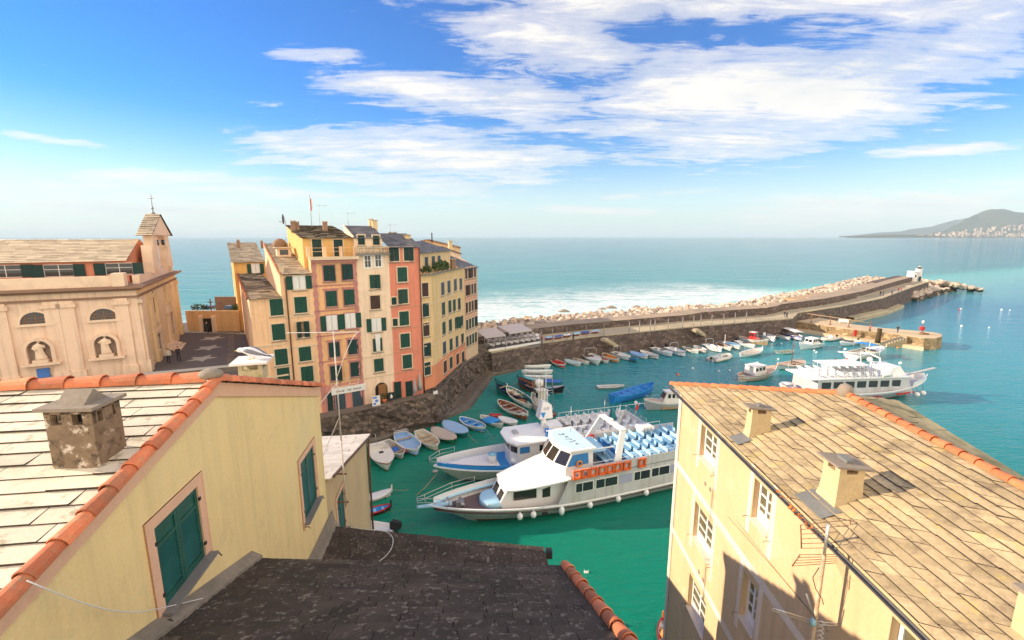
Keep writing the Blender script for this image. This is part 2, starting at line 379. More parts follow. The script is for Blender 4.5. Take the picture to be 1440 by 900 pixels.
# ------------------------------------------------------------------ sea
def sea_material():
 m, nt, b = _nodes('sea_water')
 v = coords(nt, world=True)
 s = N(nt, 'ShaderNodeSeparateXYZ'); nt.links.new(v, s.inputs[0]); X, Y = s.outputs[0], s.outputs[1]
 n0 = noise_t(nt, v, .012, 5, .6); n1 = noise_t(nt, v, .05, 6, .65); n2 = noise_t(nt, v, .25, 6, .65)
 A = Vector((-14, 104)); B = Vector((150, 192)); t = (B - A).normalized(); nrm = Vector((-t.y, t.x))
 D = math_(nt, 'SUBTRACT', math_(nt, 'ADD', math_(nt, 'MULTIPLY', X, nrm.x), math_(nt, 'MULTIPLY', Y, nrm.y)), nrm.dot(A))
 S = math_(nt, 'SUBTRACT', math_(nt, 'ADD', math_(nt, 'MULTIPLY', X, t.x), math_(nt, 'MULTIPLY', Y, t.y)), t.dot(A))
 hd = math_(nt, 'ADD', Y, math_(nt, 'MULTIPLY', X, .35))
 hd = math_(nt, 'ADD', hd, math_(nt, 'MULTIPLY', math_(nt, 'SUBTRACT', n1, .5), 22))
 inner = ramp(nt, math_(nt, 'DIVIDE', hd, 160), [(.16, (.003, .205, .130)), (.32, (.004, .185, .14)), (.5, (.022, .23, .25)), (.72, (.026, .26, .30)), (1.0, (.026, .26, .34))])
 far = ramp(nt, math_(nt, 'DIVIDE', Y, 1600), [(.0, (.045, .32, .33)), (.12, (.038, .25, .28)), (.35, (.018, .15, .215)), (1.0, (.008, .085, .15))])
 far = mix(nt, ramp(nt, n0, [(.3, 0.0), (.7, .6)]), far, (.05, .29, .30))
 out = mix(nt, ramp(nt, math_(nt, 'DIVIDE', S, 400), [(.46, 0.0), (.56, 1.0)]), ramp(nt, D, [(0.0, 0.0), (1.0, 1.0)]), ramp(nt, math_(nt, 'DIVIDE', math_(nt, 'ADD', D, 60), 90), [(0.0, 0.0), (1.0, 1.0)]))
 D2 = math_(nt, 'DIVIDE', math_(nt, 'SUBTRACT', D, 2), 40)
 near = ramp(nt, D2, [(0.0, (.16, .55, .48)), (.5, (.08, .46, .41)), (1.0, (.05, .34, .36))])
 outc = mix(nt, ramp(nt, D2, [(.5, 1.0), (1.6 if False else 1.0, 0.0)]), far, near)
 inlim = ramp(nt, math_(nt, 'DIVIDE', math_(nt, 'SUBTRACT', X, 105), 60), [(0.0, 0.0), (1.0, 1.0)])
 inner = mix(nt, inlim, inner, (.02, .20, .30))
 c = mix(nt, out, inner, outc)
 D3 = math_(nt, 'ADD', D, math_(nt, 'MULTIPLY', math_(nt, 'SUBTRACT', n1, .5), 46))
 w1 = ramp(nt, math_(nt, 'DIVIDE', D3, 100), [(.02, 0.0), (.07, 1.0), (.36, 1.0), (.62, .45), (1.0, 0.0)])
 lim = ramp(nt, math_(nt, 'DIVIDE', S, 185), [(0.0, 1.0), (.80, .9), (.95, .15), (1.0, .0)])
 sm = N(nt, 'ShaderNodeMapping'); sm.inputs['Rotation'].default_value = (0, 0, -math.atan2(t.y, t.x)); sm.inputs['Scale'].default_value = (.35, 1.5, 1)
 nt.links.new(v, sm.inputs[0])
 n3 = noise_t(nt, sm.outputs[0], .16, 9, .72, .8)
 lace = ramp(nt, n3, [(.35, 0.0), (.50, 1.0)])
 foam = math_(nt, 'MULTIPLY', math_(nt, 'MULTIPLY', w1, lim), math_(nt, 'ADD', math_(nt, 'MULTIPLY', lace, .95), .28), True)
 fine_ = ramp(nt, noise_t(nt, sm.outputs[0], .75, 8, .75, .6), [(.38, .25), (.55, 1.0)])
 foam = math_(nt, 'MULTIPLY', math_(nt, 'MULTIPLY', foam, out), fine_)
 cm = N(nt, 'ShaderNodeMapping'); cm.inputs['Rotation'].default_value = (0, 0, R(-8)); cm.inputs['Scale'].default_value = (.012, .07, 1)
 nt.links.new(v, cm.inputs[0])
 cr = ramp(nt, noise_t(nt, cm.outputs[0], 1.0, 8, .7), [(.69, 0.0), (.74, .7)])
 cr = math_(nt, 'MULTIPLY', math_(nt, 'MULTIPLY', cr, out), ramp(nt, math_(nt, 'DIVIDE', Y, 900), [(.5, 1.0), (1.0, 0.0)]))
 foam = math_(nt, 'MAXIMUM', foam, cr)
 c = mix(nt, foam, c, (.72, .76, .76))
 nt.links.new(c, b.inputs['Base Color'])
 nt.links.new(math_(nt, 'ADD', math_(nt, 'MULTIPLY', foam, .6), .07), b.inputs['Roughness'])
 b.inputs['IOR'].default_value = 1.33; nt.links.new(math_(nt, 'SUBTRACT', .40, math_(nt, 'MULTIPLY', out, .365)), b.inputs['Specular IOR Level'])
 wm = N(nt, 'ShaderNodeMapping'); wm.inputs['Rotation'].default_value = (0, 0, R(-12)); wm.inputs['Scale'].default_value = (.45, 1.15, 1)
 nt.links.new(v, wm.inputs[0])
 h1 = noise_t(nt, wm.outputs[0], 1.5, 5, .55, .35); h2 = noise_t(nt, wm.outputs[0], .22, 4, .5); h3 = noise_t(nt, wm.outputs[0], .05, 3, .5)
 openw = math_(nt, 'MULTIPLY', out, 1.0)
 h = math_(nt, 'ADD', math_(nt, 'MULTIPLY', h1, .23), math_(nt, 'ADD', math_(nt, 'MULTIPLY', h2, math_(nt, 'ADD', math_(nt, 'MULTIPLY', openw, .7), .35)), math_(nt, 'MULTIPLY', math_(nt, 'MULTIPLY', h3, openw), 1.6)))
 bump(nt, b, h, .75, 1.0)
 MATS['sea'] = m; return m
SEA = sea_material()
mb = MB(); xs = [-24000, -3000, -400, -100, -40, 0, 40, 100, 200, 400, 3000, 24000]; ys = [-60, 0, 30, 60, 90, 120, 160, 220, 400, 3000, 26000]
vs = [(x, y, 0) for y in ys for x in xs]; nx = len(xs)
mb.add(vs, [(j * nx + i, j * nx + i + 1, (j + 1) * nx + i + 1, (j + 1) * nx + i) for j in range(len(ys) - 1) for i in range(nx - 1)])
structure(mb, 'sea', SEA)
LAND = mat_stone('land_rock', (.16, .13, .11), (.30, .26, .22), .5)
# ------------------------------------------------------------------ far coast
def hill(name, pts, depth, m, seed, base=-5):
 """a ridge given by bearing/height of its skyline, modelled as real terrain with depth."""
 mb = MB(); rows = 14; n = len(pts)
 grid = []
 for j in range(rows + 1):
  f = j / rows                       # 0 = shore, 1 = crest and beyond
  for i, (x, y, h) in enumerate(pts):
   hh = h * (math.sin(min(1, f / .6) * math.pi / 2) if f < .6 else math.cos((f - .6) / .4 * math.pi / 2))
   k = mnoise.fractal(Vector((x * .0009 + seed, y * .0009 + f * 3.5, seed)), 1.0, 2.0, 5)
   hh = max(base, hh * (1 + .30 * k) + base * (1 - min(1, f * 8)))
   sc_ = 1 + f * depth / y; grid.append((x * sc_, y + f * depth, hh * sc_))
 mb.add(grid, [(j * n + i, j * n + i + 1, (j + 1) * n + i + 1, (j + 1) * n + i) for j in range(rows) for i in range(n - 1)], 0, True)
 return structure(mb, name, m)
def skyline(pix, y, sub=6):
 out = []
 for (u0, v0), (u1, v1) in zip(pix, pix[1:]):
  for k in range(sub):
   f = k / sub; p = PY(u0 + (u1 - u0) * f, v0 + (v1 - v0) * f, y); out.append((p.x, y, max(1, p.z)))
 p = PY(*pix[-1], y); out.append((p.x, y, max(1, p.z)))
 return out
HILL = mat('scrub_hill', (.06, .08, .045), .95, .3, .002, stain=(.16, .12, .08), stain_amt=.5, stain_scale=.0015, world=True, bmp=0, fine=0)
HILLF = mat('far_mountain', (.07, .085, .06), .95, .2, .001, world=True, bmp=0, fine=0)
hill('hills', skyline([(1296, 331.5), (1322, 325), (1345, 314), (1370, 304), (1392, 297), (1440, 294), (1500, 292)], 13000), 3500, HILL, 1.3)
hill('mountains', skyline([(1180, 332), (1230, 329), (1270, 325), (1310, 318), (1350, 312), (1400, 304), (1440, 302), (1470, 301)], 19000), 3000, HILLF, 5.1)
hill('headland', skyline([(1190, 332.6), (1215, 331.6), (1262, 330.6), (1300, 330.5), (1330, 331.5)], 11500, 5), 900, HILL, 2.2)
TOWN = mat('town_plaster', (.42, .33, .26), .9, .1, .02, isl=.35, world=True, bmp=0, fine=0)
mb = MB(); r2 = random.Random(5)
for k in range(190):
 u = 1290 + 200 * r2.random() ** .7
 up = max(0, (u - 1300) / 140)
 v = 331.4 - r2.random() ** 2.0 * (2 + 15 * min(1, up))
 y = 11900 + (331 - v) * 90
 p = PY(u, v, y); w = r2.uniform(18, 52); h = r2.uniform(14, 34)
 mb.box((p.x, p.y, p.z + h / 2 - 20), (w, w, h + 40), r2.uniform(0, 1.5))
tag(mb.build('coast_town', TOWN), 'pale houses scattered along the far shore below the dark hill', 'town', kind='stuff')
# ------------------------------------------------------------------ sea air
def haze():
 m = bpy.data.materials.new('sea_air'); m.use_nodes = True; nt = m.node_tree; nt.nodes.clear()
 o = N(nt, 'ShaderNodeOutputMaterial'); v = N(nt, 'ShaderNodeVolumePrincipled'); v.inputs['Color'].default_value = (.64, .84, 1.0, 1); v.inputs['Density'].default_value = 3.2e-5; v.inputs['Anisotropy'].default_value = .0
 nt.links.new(v.outputs[0], o.inputs['Volume'])
 mb = MB(); mb.box((0, 13100, 790), (50000, 26800, 1592)); tag(mb.build('haze', m), kind='stuff')
haze()
# ------------------------------------------------------------------ building kit
def V2(p): return Vector((p[0], p[1]))
def slab_roof(mb, e0, e1, r0, r1, row=.45, length=.7, th=.035, seed=1, mi=0, jit=.012, lap=.12, gap=.006):
 """stone slabs laid in overlapping courses from the eave (e0-e1) up to the ridge (r0-r1)."""
 rg = random.Random(seed)
 e0, e1, r0, r1 = map(Vector, (e0, e1, r0, r1))
 n = ((e1 - e0).cross(r0 - e0)).normalized()
 if n.z < 0: n = -n
 H = ((r0 + r1) / 2 - (e0 + e1) / 2).length; nr = max(1, round(H / row))
 def pt(s, f):
  return (e0.lerp(e1, s)).lerp(r0.lerp(r1, s), f)
 for k in range(nr):
  f0 = k / nr; f1 = min(1.0, (k + 1 + lap) / nr)
  L = (pt(1, f0) - pt(0, f0)).length
  if L < .05: continue
  s = 0.0; first = rg.uniform(.3, 1)
  while s < 1 - 1e-4:
   ds = length / L * rg.uniform(.65, 1.5) * (first if s == 0 else 1)
   s1 = s + ds
   if s1 > 1 - .25 * length / L: s1 = 1.0
   g = gap / L
   lo = th * (1.0 + rg.uniform(-.25, .5)); hi = .006; je = rg.uniform(-jit, jit)
   dn = (pt(.5, 0) - pt(.5, 1)).normalized()
   q = [pt(s + g, f0) + n * lo + dn * je, pt(s1 - g, f0) + n * (lo + rg.uniform(-.004, .004)) + dn * je, pt(s1 - g, f1) + n * hi, pt(s + g, f1) + n * hi]
   mb.hexa([x - n * th for x in q], q, 1)
   mb.m[-5] = mi; s = s1
def tile_run(mb, a, b, r=.11, step=.42, seed=1, mi=0, n=7, lift=.02):
 """half-round tiles laid end over end along a ridge or verge."""
 rg = random.Random(seed); a = Vector(a); b = Vector(b); L = (b - a).length; k = max(1, round(L / step))
 d = (b - a).normalized(); s = d.cross(Vector((0, 0, 1))).normalized(); u = s.cross(d)
 for i in range(k):
  p0 = a.lerp(b, i / k); p1 = a.lerp(b, min(1.04, (i + 1.12) / k))
  r0 = r * 1.12 * rg.uniform(.96, 1.05); r1 = r * .88
  j = s * rg.uniform(-.012, .012)
  rings = []
  for p, rr, up in ((p0, r0, lift), (p1, r1, 0)):
   ring = []
   for q in range(n + 1):
    an = math.pi * q / n; ring.append(p + j + s * (math.cos(an) * rr) + u * (math.sin(an) * rr + up - .02))
   rings.append(ring)
  inn = [[p + (x - p - j) * .86 + j if False else x - u * .02 for x in ring] for p, ring in ((p0, rings[0]), (p1, rings[1]))]
  m = n + 1
  vs = rings[0] + rings[1] + inn[0] + inn[1]; fs = []
  for q in range(n):
   fs += [(q, q + 1, m + q + 1, m + q), (2 * m + q + 1, 2 * m + q, 3 * m + q, 3 * m + q + 1), (q + 1, q, 2 * m + q, 2 * m + q + 1), (m + q, m + q + 1, 3 * m + q + 1, 3 * m + q)]
  fs += [(0, m, 3 * m, 2 * m), (n, 2 * m + n, 3 * m + n, m + n)]
  mb.add(vs, fs, mi, False)
_wc = {}; wrnd = random.Random(12)
def _place(me_key, maker, name, parent, loc, rz):
 if me_key not in _wc: _wc[me_key] = maker()
 me, mats = _wc[me_key]
 o = bpy.data.objects.new(name, me); COL.objects.link(o); o.parent = parent; o.location = loc; o.rotation_euler = (0, 0, rz)
 return o
def _mesh(mb, name, mats):
 o = mb.build(name, mats); me = o.data; bpy.data.objects.remove(o); return me, mats
def leaf_mesh(w, h, m):
 def mk():
  mb = MB(); mb.box((0, -.022, 0), (w - .016, .03, h - .03))
  for sx in (-1, 1): mb.box((sx * (w / 2 - .045), -.03, 0), (.075, .045, h - .02), mi=1)
  for z in (-h / 2 + .05, 0, h / 2 - .05): mb.box((0, -.031, z), (w - .18, .043, .09), mi=1)
  return _mesh(mb, 'shutter', [m, m])
 return mk
def win(root, A, B, u, v, w, h, style='closed', frame=None, sh=None, name='window', pos=None, rz=None, curtain=None, sill=True, out=0.0):
 """one window on the wall A-B (left to right as seen): surround, panes, two shutter leaves, sill."""
 frame = frame or STUCCO_TRIM; sh = sh or GREEN_SH
 t = (V2(B) - V2(A)).normalized(); rz = math.atan2(t.y, t.x)
 p = PV(u, v, A, B) if pos is None else Vector(pos)
 nrm = Vector((t.y, -t.x, 0)); p = p + nrm * out - root.location
 fw = .13
 def mk():
  mb = MB()
  for sx in (-1, 1): mb.box((sx * (w / 2 + fw / 2), -.02, 0), (fw, .05, h + 2 * fw))
  mb.box((0, -.02, h / 2 + fw / 2), (w, .05, fw)); mb.box((0, -.02, -h / 2 - fw / 2), (w, .05, fw))
  if style == 'pediment': mb.box((0, -.05, h / 2 + fw + .1), (w + .5, .12, .12))
  if style in ('open', 'bare', 'curtain'):
   mb.box((0, .0, 0), (w, .012, h), mi=1)
   for x in (-w / 2 + .03, 0, w / 2 - .03): mb.box((x, -.015, 0), (.05, .03, h), mi=2)
   for z in (-h / 2 + .03, h * .1, h / 2 - .03): mb.box((0, -.014, z), (w - .06, .026, .04), mi=2)
  return _mesh(mb, 'window', [frame, GLASS, WHITE])
 o = _place(('w', round(w, 2), round(h, 2), style, frame.name), mk, name, root, p, rz)
 if sill:
  def mk2():
   mb = MB(); mb.box((0, -.07, -h / 2 - fw - .02), (w + .3, .16, .06)); return _mesh(mb, 'sill', [SILL])
  _place(('s', round(w, 2), round(h, 2)), mk2, 'sill', o, (0, 0, 0), 0)
 lm = leaf_mesh(w / 2, h, sh); key = ('l', round(w / 2, 3), round(h, 2), sh.name)
 if style in ('closed', 'pediment'):
  for sx in (-1, 1):
   a = wrnd.uniform(.15, .95) if wrnd.random() < .16 and sill else 0.0
   _place(key, lm, 'shutter', o, (sx * (w / 2 - w / 4 * math.cos(a)), -w / 4 * math.sin(a) - (.03 if a else 0), 0), -sx * a)
  mbk = ('bk', round(w, 2), round(h, 2))
  def mk4():
   mb = MB(); mb.box((0, .0, 0), (w - .01, .008, h - .01)); return _mesh(mb, 'pane', [GLASS])
  _place(mbk, mk4, 'pane', o, (0, .004, 0), 0)
 elif style in ('open', 'curtain'):
  for sx in (-1, 1): _place(key, lm, 'shutter', o, (sx * (w / 2 + w / 4 + .02), -.045, 0), sx * .06)
 if curtain:
  def mk3():
   mb = MB(); pts = []
   n = 24
   for k in range(n + 1):
    x = -w / 2 + .05 + (w - .1) * k / n; y = -.035 - .018 * math.sin(k * 1.9)
    pts.append((x, y))
   for (x0, y0), (x1, y1) in zip(pts, pts[1:]):
    if abs((x0 + x1) / 2) < .06: continue
    mb.hexa([(x0, y0, -h / 2 + .05), (x1, y1, -h / 2 + .05), (x1, y1 + .008, -h / 2 + .05), (x0, y0 + .008, -h / 2 + .05)],
      [(x0, y0, h / 2 - .05), (x1, y1, h / 2 - .05), (x1, y1 + .008, h / 2 - .05), (x0, y0 + .008, h / 2 - .05)])
   return _mesh(mb, 'curtain', [CLOTHW])
  _place(('c', round(w, 2), round(h, 2)), mk3, 'curtain', o, (0, 0, 0), 0)
 return o
def part(root, name, mb, m, parent=None):
 if not isinstance(m, (list, tuple)) and m in EDGES: m = [m, EDGES[m]]
 return mb.build(name, m, parent or root, off=root.location if (parent is None or parent is root) else None)
EDGES = {}
def sub(root, owner, name, mb, m):       # a sub-part built from world points; owner has no transform of its own
 if not isinstance(m, (list, tuple)) and m in EDGES: m = [m, EDGES[m]]
 return mb.build(name, m, owner, off=root.location)
def strip(mb, A, B, z, h=.2, d=.12, mi=0, ext=0.0):        # a string course or cornice along a wall
 A = V2(A); B = V2(B); t = (B - A).normalized(); n = Vector((t.y, -t.x)); A = A - t * ext; B = B + t * ext
 a0 = A + n * .003; b0 = B + n * .003; a1 = A + n * d; b1 = B + n * d
 mb.hexa([(*a0, z), (*b0, z), (*b1, z), (*a1, z)][::-1], [(*a0, z + h), (*b0, z + h), (*b1, z + h), (*a1, z + h)][::-1], mi)
def chimney(name, label, base, w, h, m, cap=None, group=None, d=None):
 t = thing(name, label, 'chimney', base, .5, group); mb = MB(); d = d or w
 mb.box((0, 0, h / 2 - .3), (w, d, h + .6)); mb.build('shaft', m, t)
 mb = MB(); mb.box((0, 0, h + .08), (w * 1.35, d * 1.35, .07));
 for sx in (-1, 1):
  for sy in (-1, 1): mb.box((sx * w * .38, sy * d * .38, h + .0225), (w * .16, d * .16, .045))
 mb.build('cap', cap or ROOFSTONE, t); return t
# ------------------------------------------------------------------ colours of the old town
STUCCO_TRIM = mat('pale_stucco_trim', (.66, .50, .34), .85, .10, 2)
PURPLE_TRIM = mat('mauve_stucco_trim', (.48, .21, .19), .85, .12, 2)
SILL = mat('slate_sill', (.20, .19, .18), .7, .15, 3)
ROOFSTONE = mat('roof_slab_stone', (.52, .42, .29), .9, .18, 1.2, stain=(.26, .21, .15), stain_amt=.5, stain_scale=.7, lich=(.56, .45, .20), lich_amt=.25, isl=.22, bmp=.25)
ROOFSLATE = mat('grey_slate', (.13, .13, .14), .65, .18, 1.5, stain=(.22, .2, .18), stain_amt=.4, isl=.22, bmp=.2)
EDGEDIRT = mat('dirty_slab_edge', (.055, .045, .035), .95, .3, 4)
EDGES[ROOFSTONE] = EDGEDIRT
ROOFBROWN = mat('brown_roof_tile', (.24, .15, .10), .85, .2, 1.5, isl=.25)
TILE = mat('terracotta', (.64, .19, .085), .8, .2, 4, stain=(.30, .20, .12), stain_amt=.5, stain_scale=2.2, lich=(.40, .36, .20), lich_amt=.35, lich_scale=9, isl=.3, bmp=.2)
def plaster(name, c, **k): return mat(name, c, .9, .11, .35, stain=[x * .62 for x in c], stain_amt=.38, stain_scale=.35, streak=.5, bmp=.12, bscale=12, world=True, **k)
PL_A = plaster('ochre_plaster', (.68, .40, .14))
PL_B = plaster('peach_plaster', (.80, .50, .30))
PL_D = plaster('orange_plaster', (.78, .44, .22), zband=(7.2, (.58, .24, .19), .5))
PL_E = plaster('cream_plaster', (.80, .60, .44))
PL_F = plaster('salmon_red_plaster', (.70, .24, .16))
PL_G = plaster('straw_plaster', (.70, .49, .25), zband=(7.6, (.66, .25, .13), .9))
PL_I = plaster('brown_pink_plaster', (.64, .34, .23), zband=(9.5, (.58, .42, .28), .6))
PL_H = plaster('pale_yellow_plaster', (.68, .50, .29))
PIPE = mat('copper_downpipe', (.13, .07, .05), .6, .2, 3)
FA = P(478, 575.7, 4.0); FB = P(559.5, 560, 4.0)
FA, FB = V2(FA), V2(FB); FT = (FB - FA).normalized(); FN = Vector((FT.y, -FT.x)); BK = -FN
def F(u, v): return PV(u, v, FA, FB)
def Fx(u, v=450): return V2(F(u, v))
def off(p, d): return V2(p) + BK * d
GRP = 'tall old houses on the quay'
# --- house with the two low roofs at the left end (A behind, B in front)
bl = F(350, 420); zB = bl.z; Bl = V2(bl); Cl3 = F(393, 387); Cl = V2(Cl3); zC = Cl3.z
b_r = PV(335, 385, Bl, Bl + BK); b_rr = PV(380, 385, b_r, V2(b_r) + FT)
tB = thing('apartment_house', 'low peach house with blank sunlit side wall, left end of the quay row', 'house', (*Bl, 4), 0, GRP)
mb = MB(); Bk = V2(b_r)
poly = [Bl, Cl, Cl + (Bk - Bl), Bk]
mb.prism(poly, 3.0, [zB - .05, zB - .05, b_r.z - .05, b_r.z - .05]); part(tB, 'wall', mb, PL_B)
mb = MB(); ov = FN * .3
slab_roof(mb, (*(Bl + ov - FT * .25), zB - .06), (*(Cl + ov), zB - .06), (*(Bk - FT * .25), b_r.z), (*(Cl + (Bk - Bl)), b_r.z), .5, .8, .05, 3)
rB = part(tB, 'roof', mb, ROOFSTONE)
for (u, v) in ((389, 432), (391.7, 466.7), (395.7, 501.7), (398.7, 528)): win(tB, Bl, Cl, u, v, 1.25, 1.75, 'closed', STUCCO_TRIM)
mb = MB(); tile_run(mb, (*(Bl + ov - FT * .2), zB), (*(Bk - FT * .2), b_r.z + .06), .12, .45, 4); sub(tB, rB, 'verge_tiles', mb, TILE)
def courses(t, ab, zs, h, d, m):
 for z in zs:
  mb = MB()
  for a, b in ab: strip(mb, a, b, z, h, d)
  part(t, 'string_course', mb, m)
courses(tB, [(Bl, Cl)], (zB - 5.2, zB - 8.7), .18, .06, STUCCO_TRIM)
a_l = PV(328, 369, Bk, Bk + FT); a_r = PV(373, 369, Bk, Bk + FT); aL = V2(a_l) + BK * .02; aR = V2(a_r) + BK * .02
a_t = PV(321.7, 341, aL, aL + BK); aT = V2(a_t)
tA = thing('apartment_house', 'ochre house with green corner shutter, rearmost behind the low peach house', 'house', (*aL, 4), 0, GRP)
mb = MB(); poly = [aL, aR, aR + (aT - aL), aT]
mb.prism(poly, 3.0, [a_l.z, a_l.z, a_t.z - .06, a_t.z - .06])
part(tA, 'wall', mb, PL_A)
mb = MB(); slab_roof(mb, (*(aL + ov - FT * .3), a_l.z - .04), (*(aR + ov), a_l.z - .04), (*(aT - FT * .3), a_t.z), (*(aR + aT - aL), a_t.z), .5, .8, .05, 5); part(tA, 'roof', mb, ROOFSTONE)
win(tA, aL, aR, 359.5, 378, 1.1, 1.5, 'curtain', STUCCO_TRIM, curtain=1)
sp = PV(326, 381, aT, aL)
win(tA, aT, aL, 326.3, 381, .9, 1.7, 'closed', STUCCO_TRIM)
win(tA, aT, aL, 331, 425, .9, 1.7, 'closed', STUCCO_TRIM)
# --- house C
Cr = Fx(438, 386); c_r = PV(370.7, 345, Cl, Cl + BK); Ck = V2(c_r)
tC = thing('apartment_house', 'peach house with small dormer on its pale sloping roof', 'house', (*Cl, 4), 0, GRP)
mb = MB(); poly = [Cl, Cr, Cr + (Ck - Cl), Ck]
mb.prism(poly, 3.0, [zC - .05, zC - .05, c_r.z + .15, c_r.z + .15]); part(tC, 'wall', mb, PL_B)
mb = MB(); slab_roof(mb, (*(Cl + ov + FT * .12), zC + .06), (*(Cr + ov), zC + .06), (*(Ck + FT * .12), c_r.z + .26), (*(Cr + Ck - Cl), c_r.z + .26), .5, .8, .05, 7)
rC = part(tC, 'roof', mb, ROOFSTONE)
mb = MB(); tile_run(mb, (*(Cl + ov), zC + .08), (*Ck, c_r.z + .26), .11, .45, 9); sub(tC, rC, 'verge_tiles', mb, TILE)
win(tC, Cl, Cr, 420.7, 397.3, 1.25, 1.45, 'curtain', STUCCO_TRIM, curtain=1)
for k, (u, v) in enumerate(((423, 428.7), (426, 463), (429, 496.7), (432, 525.7))): win(tC, Cl, Cr, u, v, 1.25, 1.75, 'closed', STUCCO_TRIM, GREEN_SH if k != 1 else GREEN_SH2)
mb = MB()
pa = F(401, 390); pts = [F(400.5, 391), F(402, 405), F(413, 530)]; pts = [p + Vector((*FN, 0)) * .09 for p in pts]; pts[-1].z = 4; pts[-1].x, pts[-1].y = pts[1].x, pts[1].y
mb.tube(pts, .07, 6); part(tC, 'downpipe', mb, PIPE)
courses(tC, [(Cl, Cr)], (zC - 4.6, zC - 8.0), .18, .06, STUCCO_TRIM)
rn = ((Vector((*Cr, zC)) - Vector((*Cl, zC))).cross(Vector((*Ck, c_r.z)) - Vector((*Cl, zC)))).normalized()
dp = PP(399, 361, (*Cl, zC + .1), rn)
mb = MB(); rz = math.atan2(FT.y, FT.x)
mb.box((dp.x, dp.y, dp.z + .25), (1.5, 1.3, 1.6), rz); dm = part(tC, 'dormer', mb, PL_E)
mb = MB(); mb.box((dp.x, dp.y, dp.z + 1.1), (2.0, 1.9, .1), rz); sub(tC, dm, 'dormer_roof', mb, ROOFSTONE)
mb = MB(); q = dp + Vector((*FN, 0)) * .66; mb.box((q.x, q.y, q.z + .55), (.9, .04, .6), rz); sub(tC, dm, 'dormer_window', mb, GLASS)
q = PP(396, 383, (*Cl, zC + .1), rn)
chimney('chimney', 'small stone chimney near the eave of the dormer house roof', (q.x, q.y, q.z), .45, .8, ROOFSTONE)
# --- house D: orange front with mauve quoins and a penthouse
Dl = Cr; Dr = Fx(501, 363); zD = F(470, 365).z
tD = thing('apartment_house', 'orange house with mauve window surrounds and long shop sign at street level', 'house', (*Dl, 4), 0, GRP)
mb = MB(); mb.prism([Dl, Dr, off(Dr, 10), off(Dl, 10)], 3.0, zD - .02); part(tD, 'wall', mb, PL_D)
mb = MB(); strip(mb, Dl, Dr, zD, .35, .55, ext=.2); strip(mb, Dl, Dr, zD - .3, .28, .3, mi=1)
part(tD, 'cornice', mb, [STUCCO_TRIM, PURPLE_TRIM])
pl = off(Dl, 1.7) ; PLn = PV(425, 335, pl, pl + FT); PRn = PV(497, 335, pl, pl + FT); zP = PLn.z; pl = V2(PLn); pr = V2(PRn)
pk = PV(403, 317.5, pl, pl + BK); pK = V2(pk)
mb = MB(); mb.prism([pl, pr, pr + (pK - pl), pK], [zD + .01 if False else 14.0] * 4, [zP, zP, pk.z, pk.z]); part(tD, 'penthouse_wall', mb, PL_A)
mb = MB(); slab_roof(mb, (*(pl + ov - FT * .2), zP), (*(pr + ov + FT * .2), zP), (*(pK - FT * .2), pk.z + .08), (*(pr + pK - pl + FT * .2), pk.z + .08), .45, .8, .06, 11, jit=.03)
part(tD, 'penthouse_roof', mb, ROOFSTONE)
for u in (446, 476):
 d0 = PV(u, 349.5, pl, pr)
 win(tD, pl, pr, u, 350.5, 1.0, 2.2, 'closed', STUCCO_TRIM, GREEN_SH2, name='balcony_door', sill=False)
mb = MB()
for u in (434, 457, 480, 499):
 q = F(u, 360); mb.box((q.x + BK.x * .1, q.y + BK.y * .1, zD + .35 + .55), (.35, .3, 1.1), rz)
for a, b in ((435, 456), (458, 479), (481, 498)):
 qa = F(a, 360); qb = F(b, 360)
 for hh in (.55, .95): mb.bar((qa.x + BK.x * .1, qa.y + BK.y * .1, zD + .35 + hh), (qb.x + BK.x * .1, qb.y + BK.y * .1, zD + .35 + hh), .04)
part(tD, 'balustrade', mb, PL_B)
rows = [((462.7, 384), (488.7, 382.3), 'closed'), ((466, 420), (491.3, 417.7), 'pediment'), ((466.7, 454), (492.7, 451), 'curtain'), ((470, 491.7), (496.7, 487.7), 'pediment'), ((472.3, 524.3), (500, 519), 'pediment')]
for k, (a, b, st) in enumerate(rows):
 for (u, v) in (a, b): win(tD, Dl, Dr, u, v, 1.2, 1.75, st, PURPLE_TRIM, GREEN_SH if k in (1, 2) else GREEN_SH2, curtain=1 if st == 'curtain' else None)
for e in (0.0, 1.0):
 mb = MB(); q = V2(Dl).lerp(V2(Dr), e) + FT * (.28 if e == 0 else -.28)
 z = 5.0; k = 0
 while z < zD - .5:
  w = .5 if k % 2 else .34
  mb.box((q.x + FN.x * .02, q.y + FN.y * .02, z + .27), (w, .06, .5), rz); z += .50; k += 1
 part(tD, 'quoins', mb, PURPLE_TRIM)
courses(tD, [(Dl, Dr)], [F(470, vv).z for vv in (402, 437, 472, 508)], .16, .05, PURPLE_TRIM)
mb = MB()
for u, v in ((472.5, 540), (485, 537.5), (498, 534.5)):
 q = F(u, v)
 for dx_, dz_, w, h in ((0, .42, 1.1, .09), (0, -.42, 1.1, .09), (-.5, 0, .09, .75), (.5, 0, .09, .75)):
  mb.box((q.x + FT.x * dx_ + FN.x * .015, q.y + FT.y * dx_ + FN.y * .015, q.z + dz_), (w, .05, h), rz)
part(tD, 'panel_moulding', mb, STUCCO_TRIM)
s0 = F(466, 553); s1 = F(513.5, 541.5); zs = (s0.z + s1.z) / 2
mb = MB(); m_ = (s0 + s1) / 2 + Vector((*FN, 0)) * .09; L = (V2(s1) - V2(s0)).length
mb.box((m_.x, m_.y, zs), (L, .1, .78), rz); sg = part(tD, 'shop_sign', mb, CLOTHW)
mb = MB(); rg = random.Random(3)                       # worn, unreadable lettering
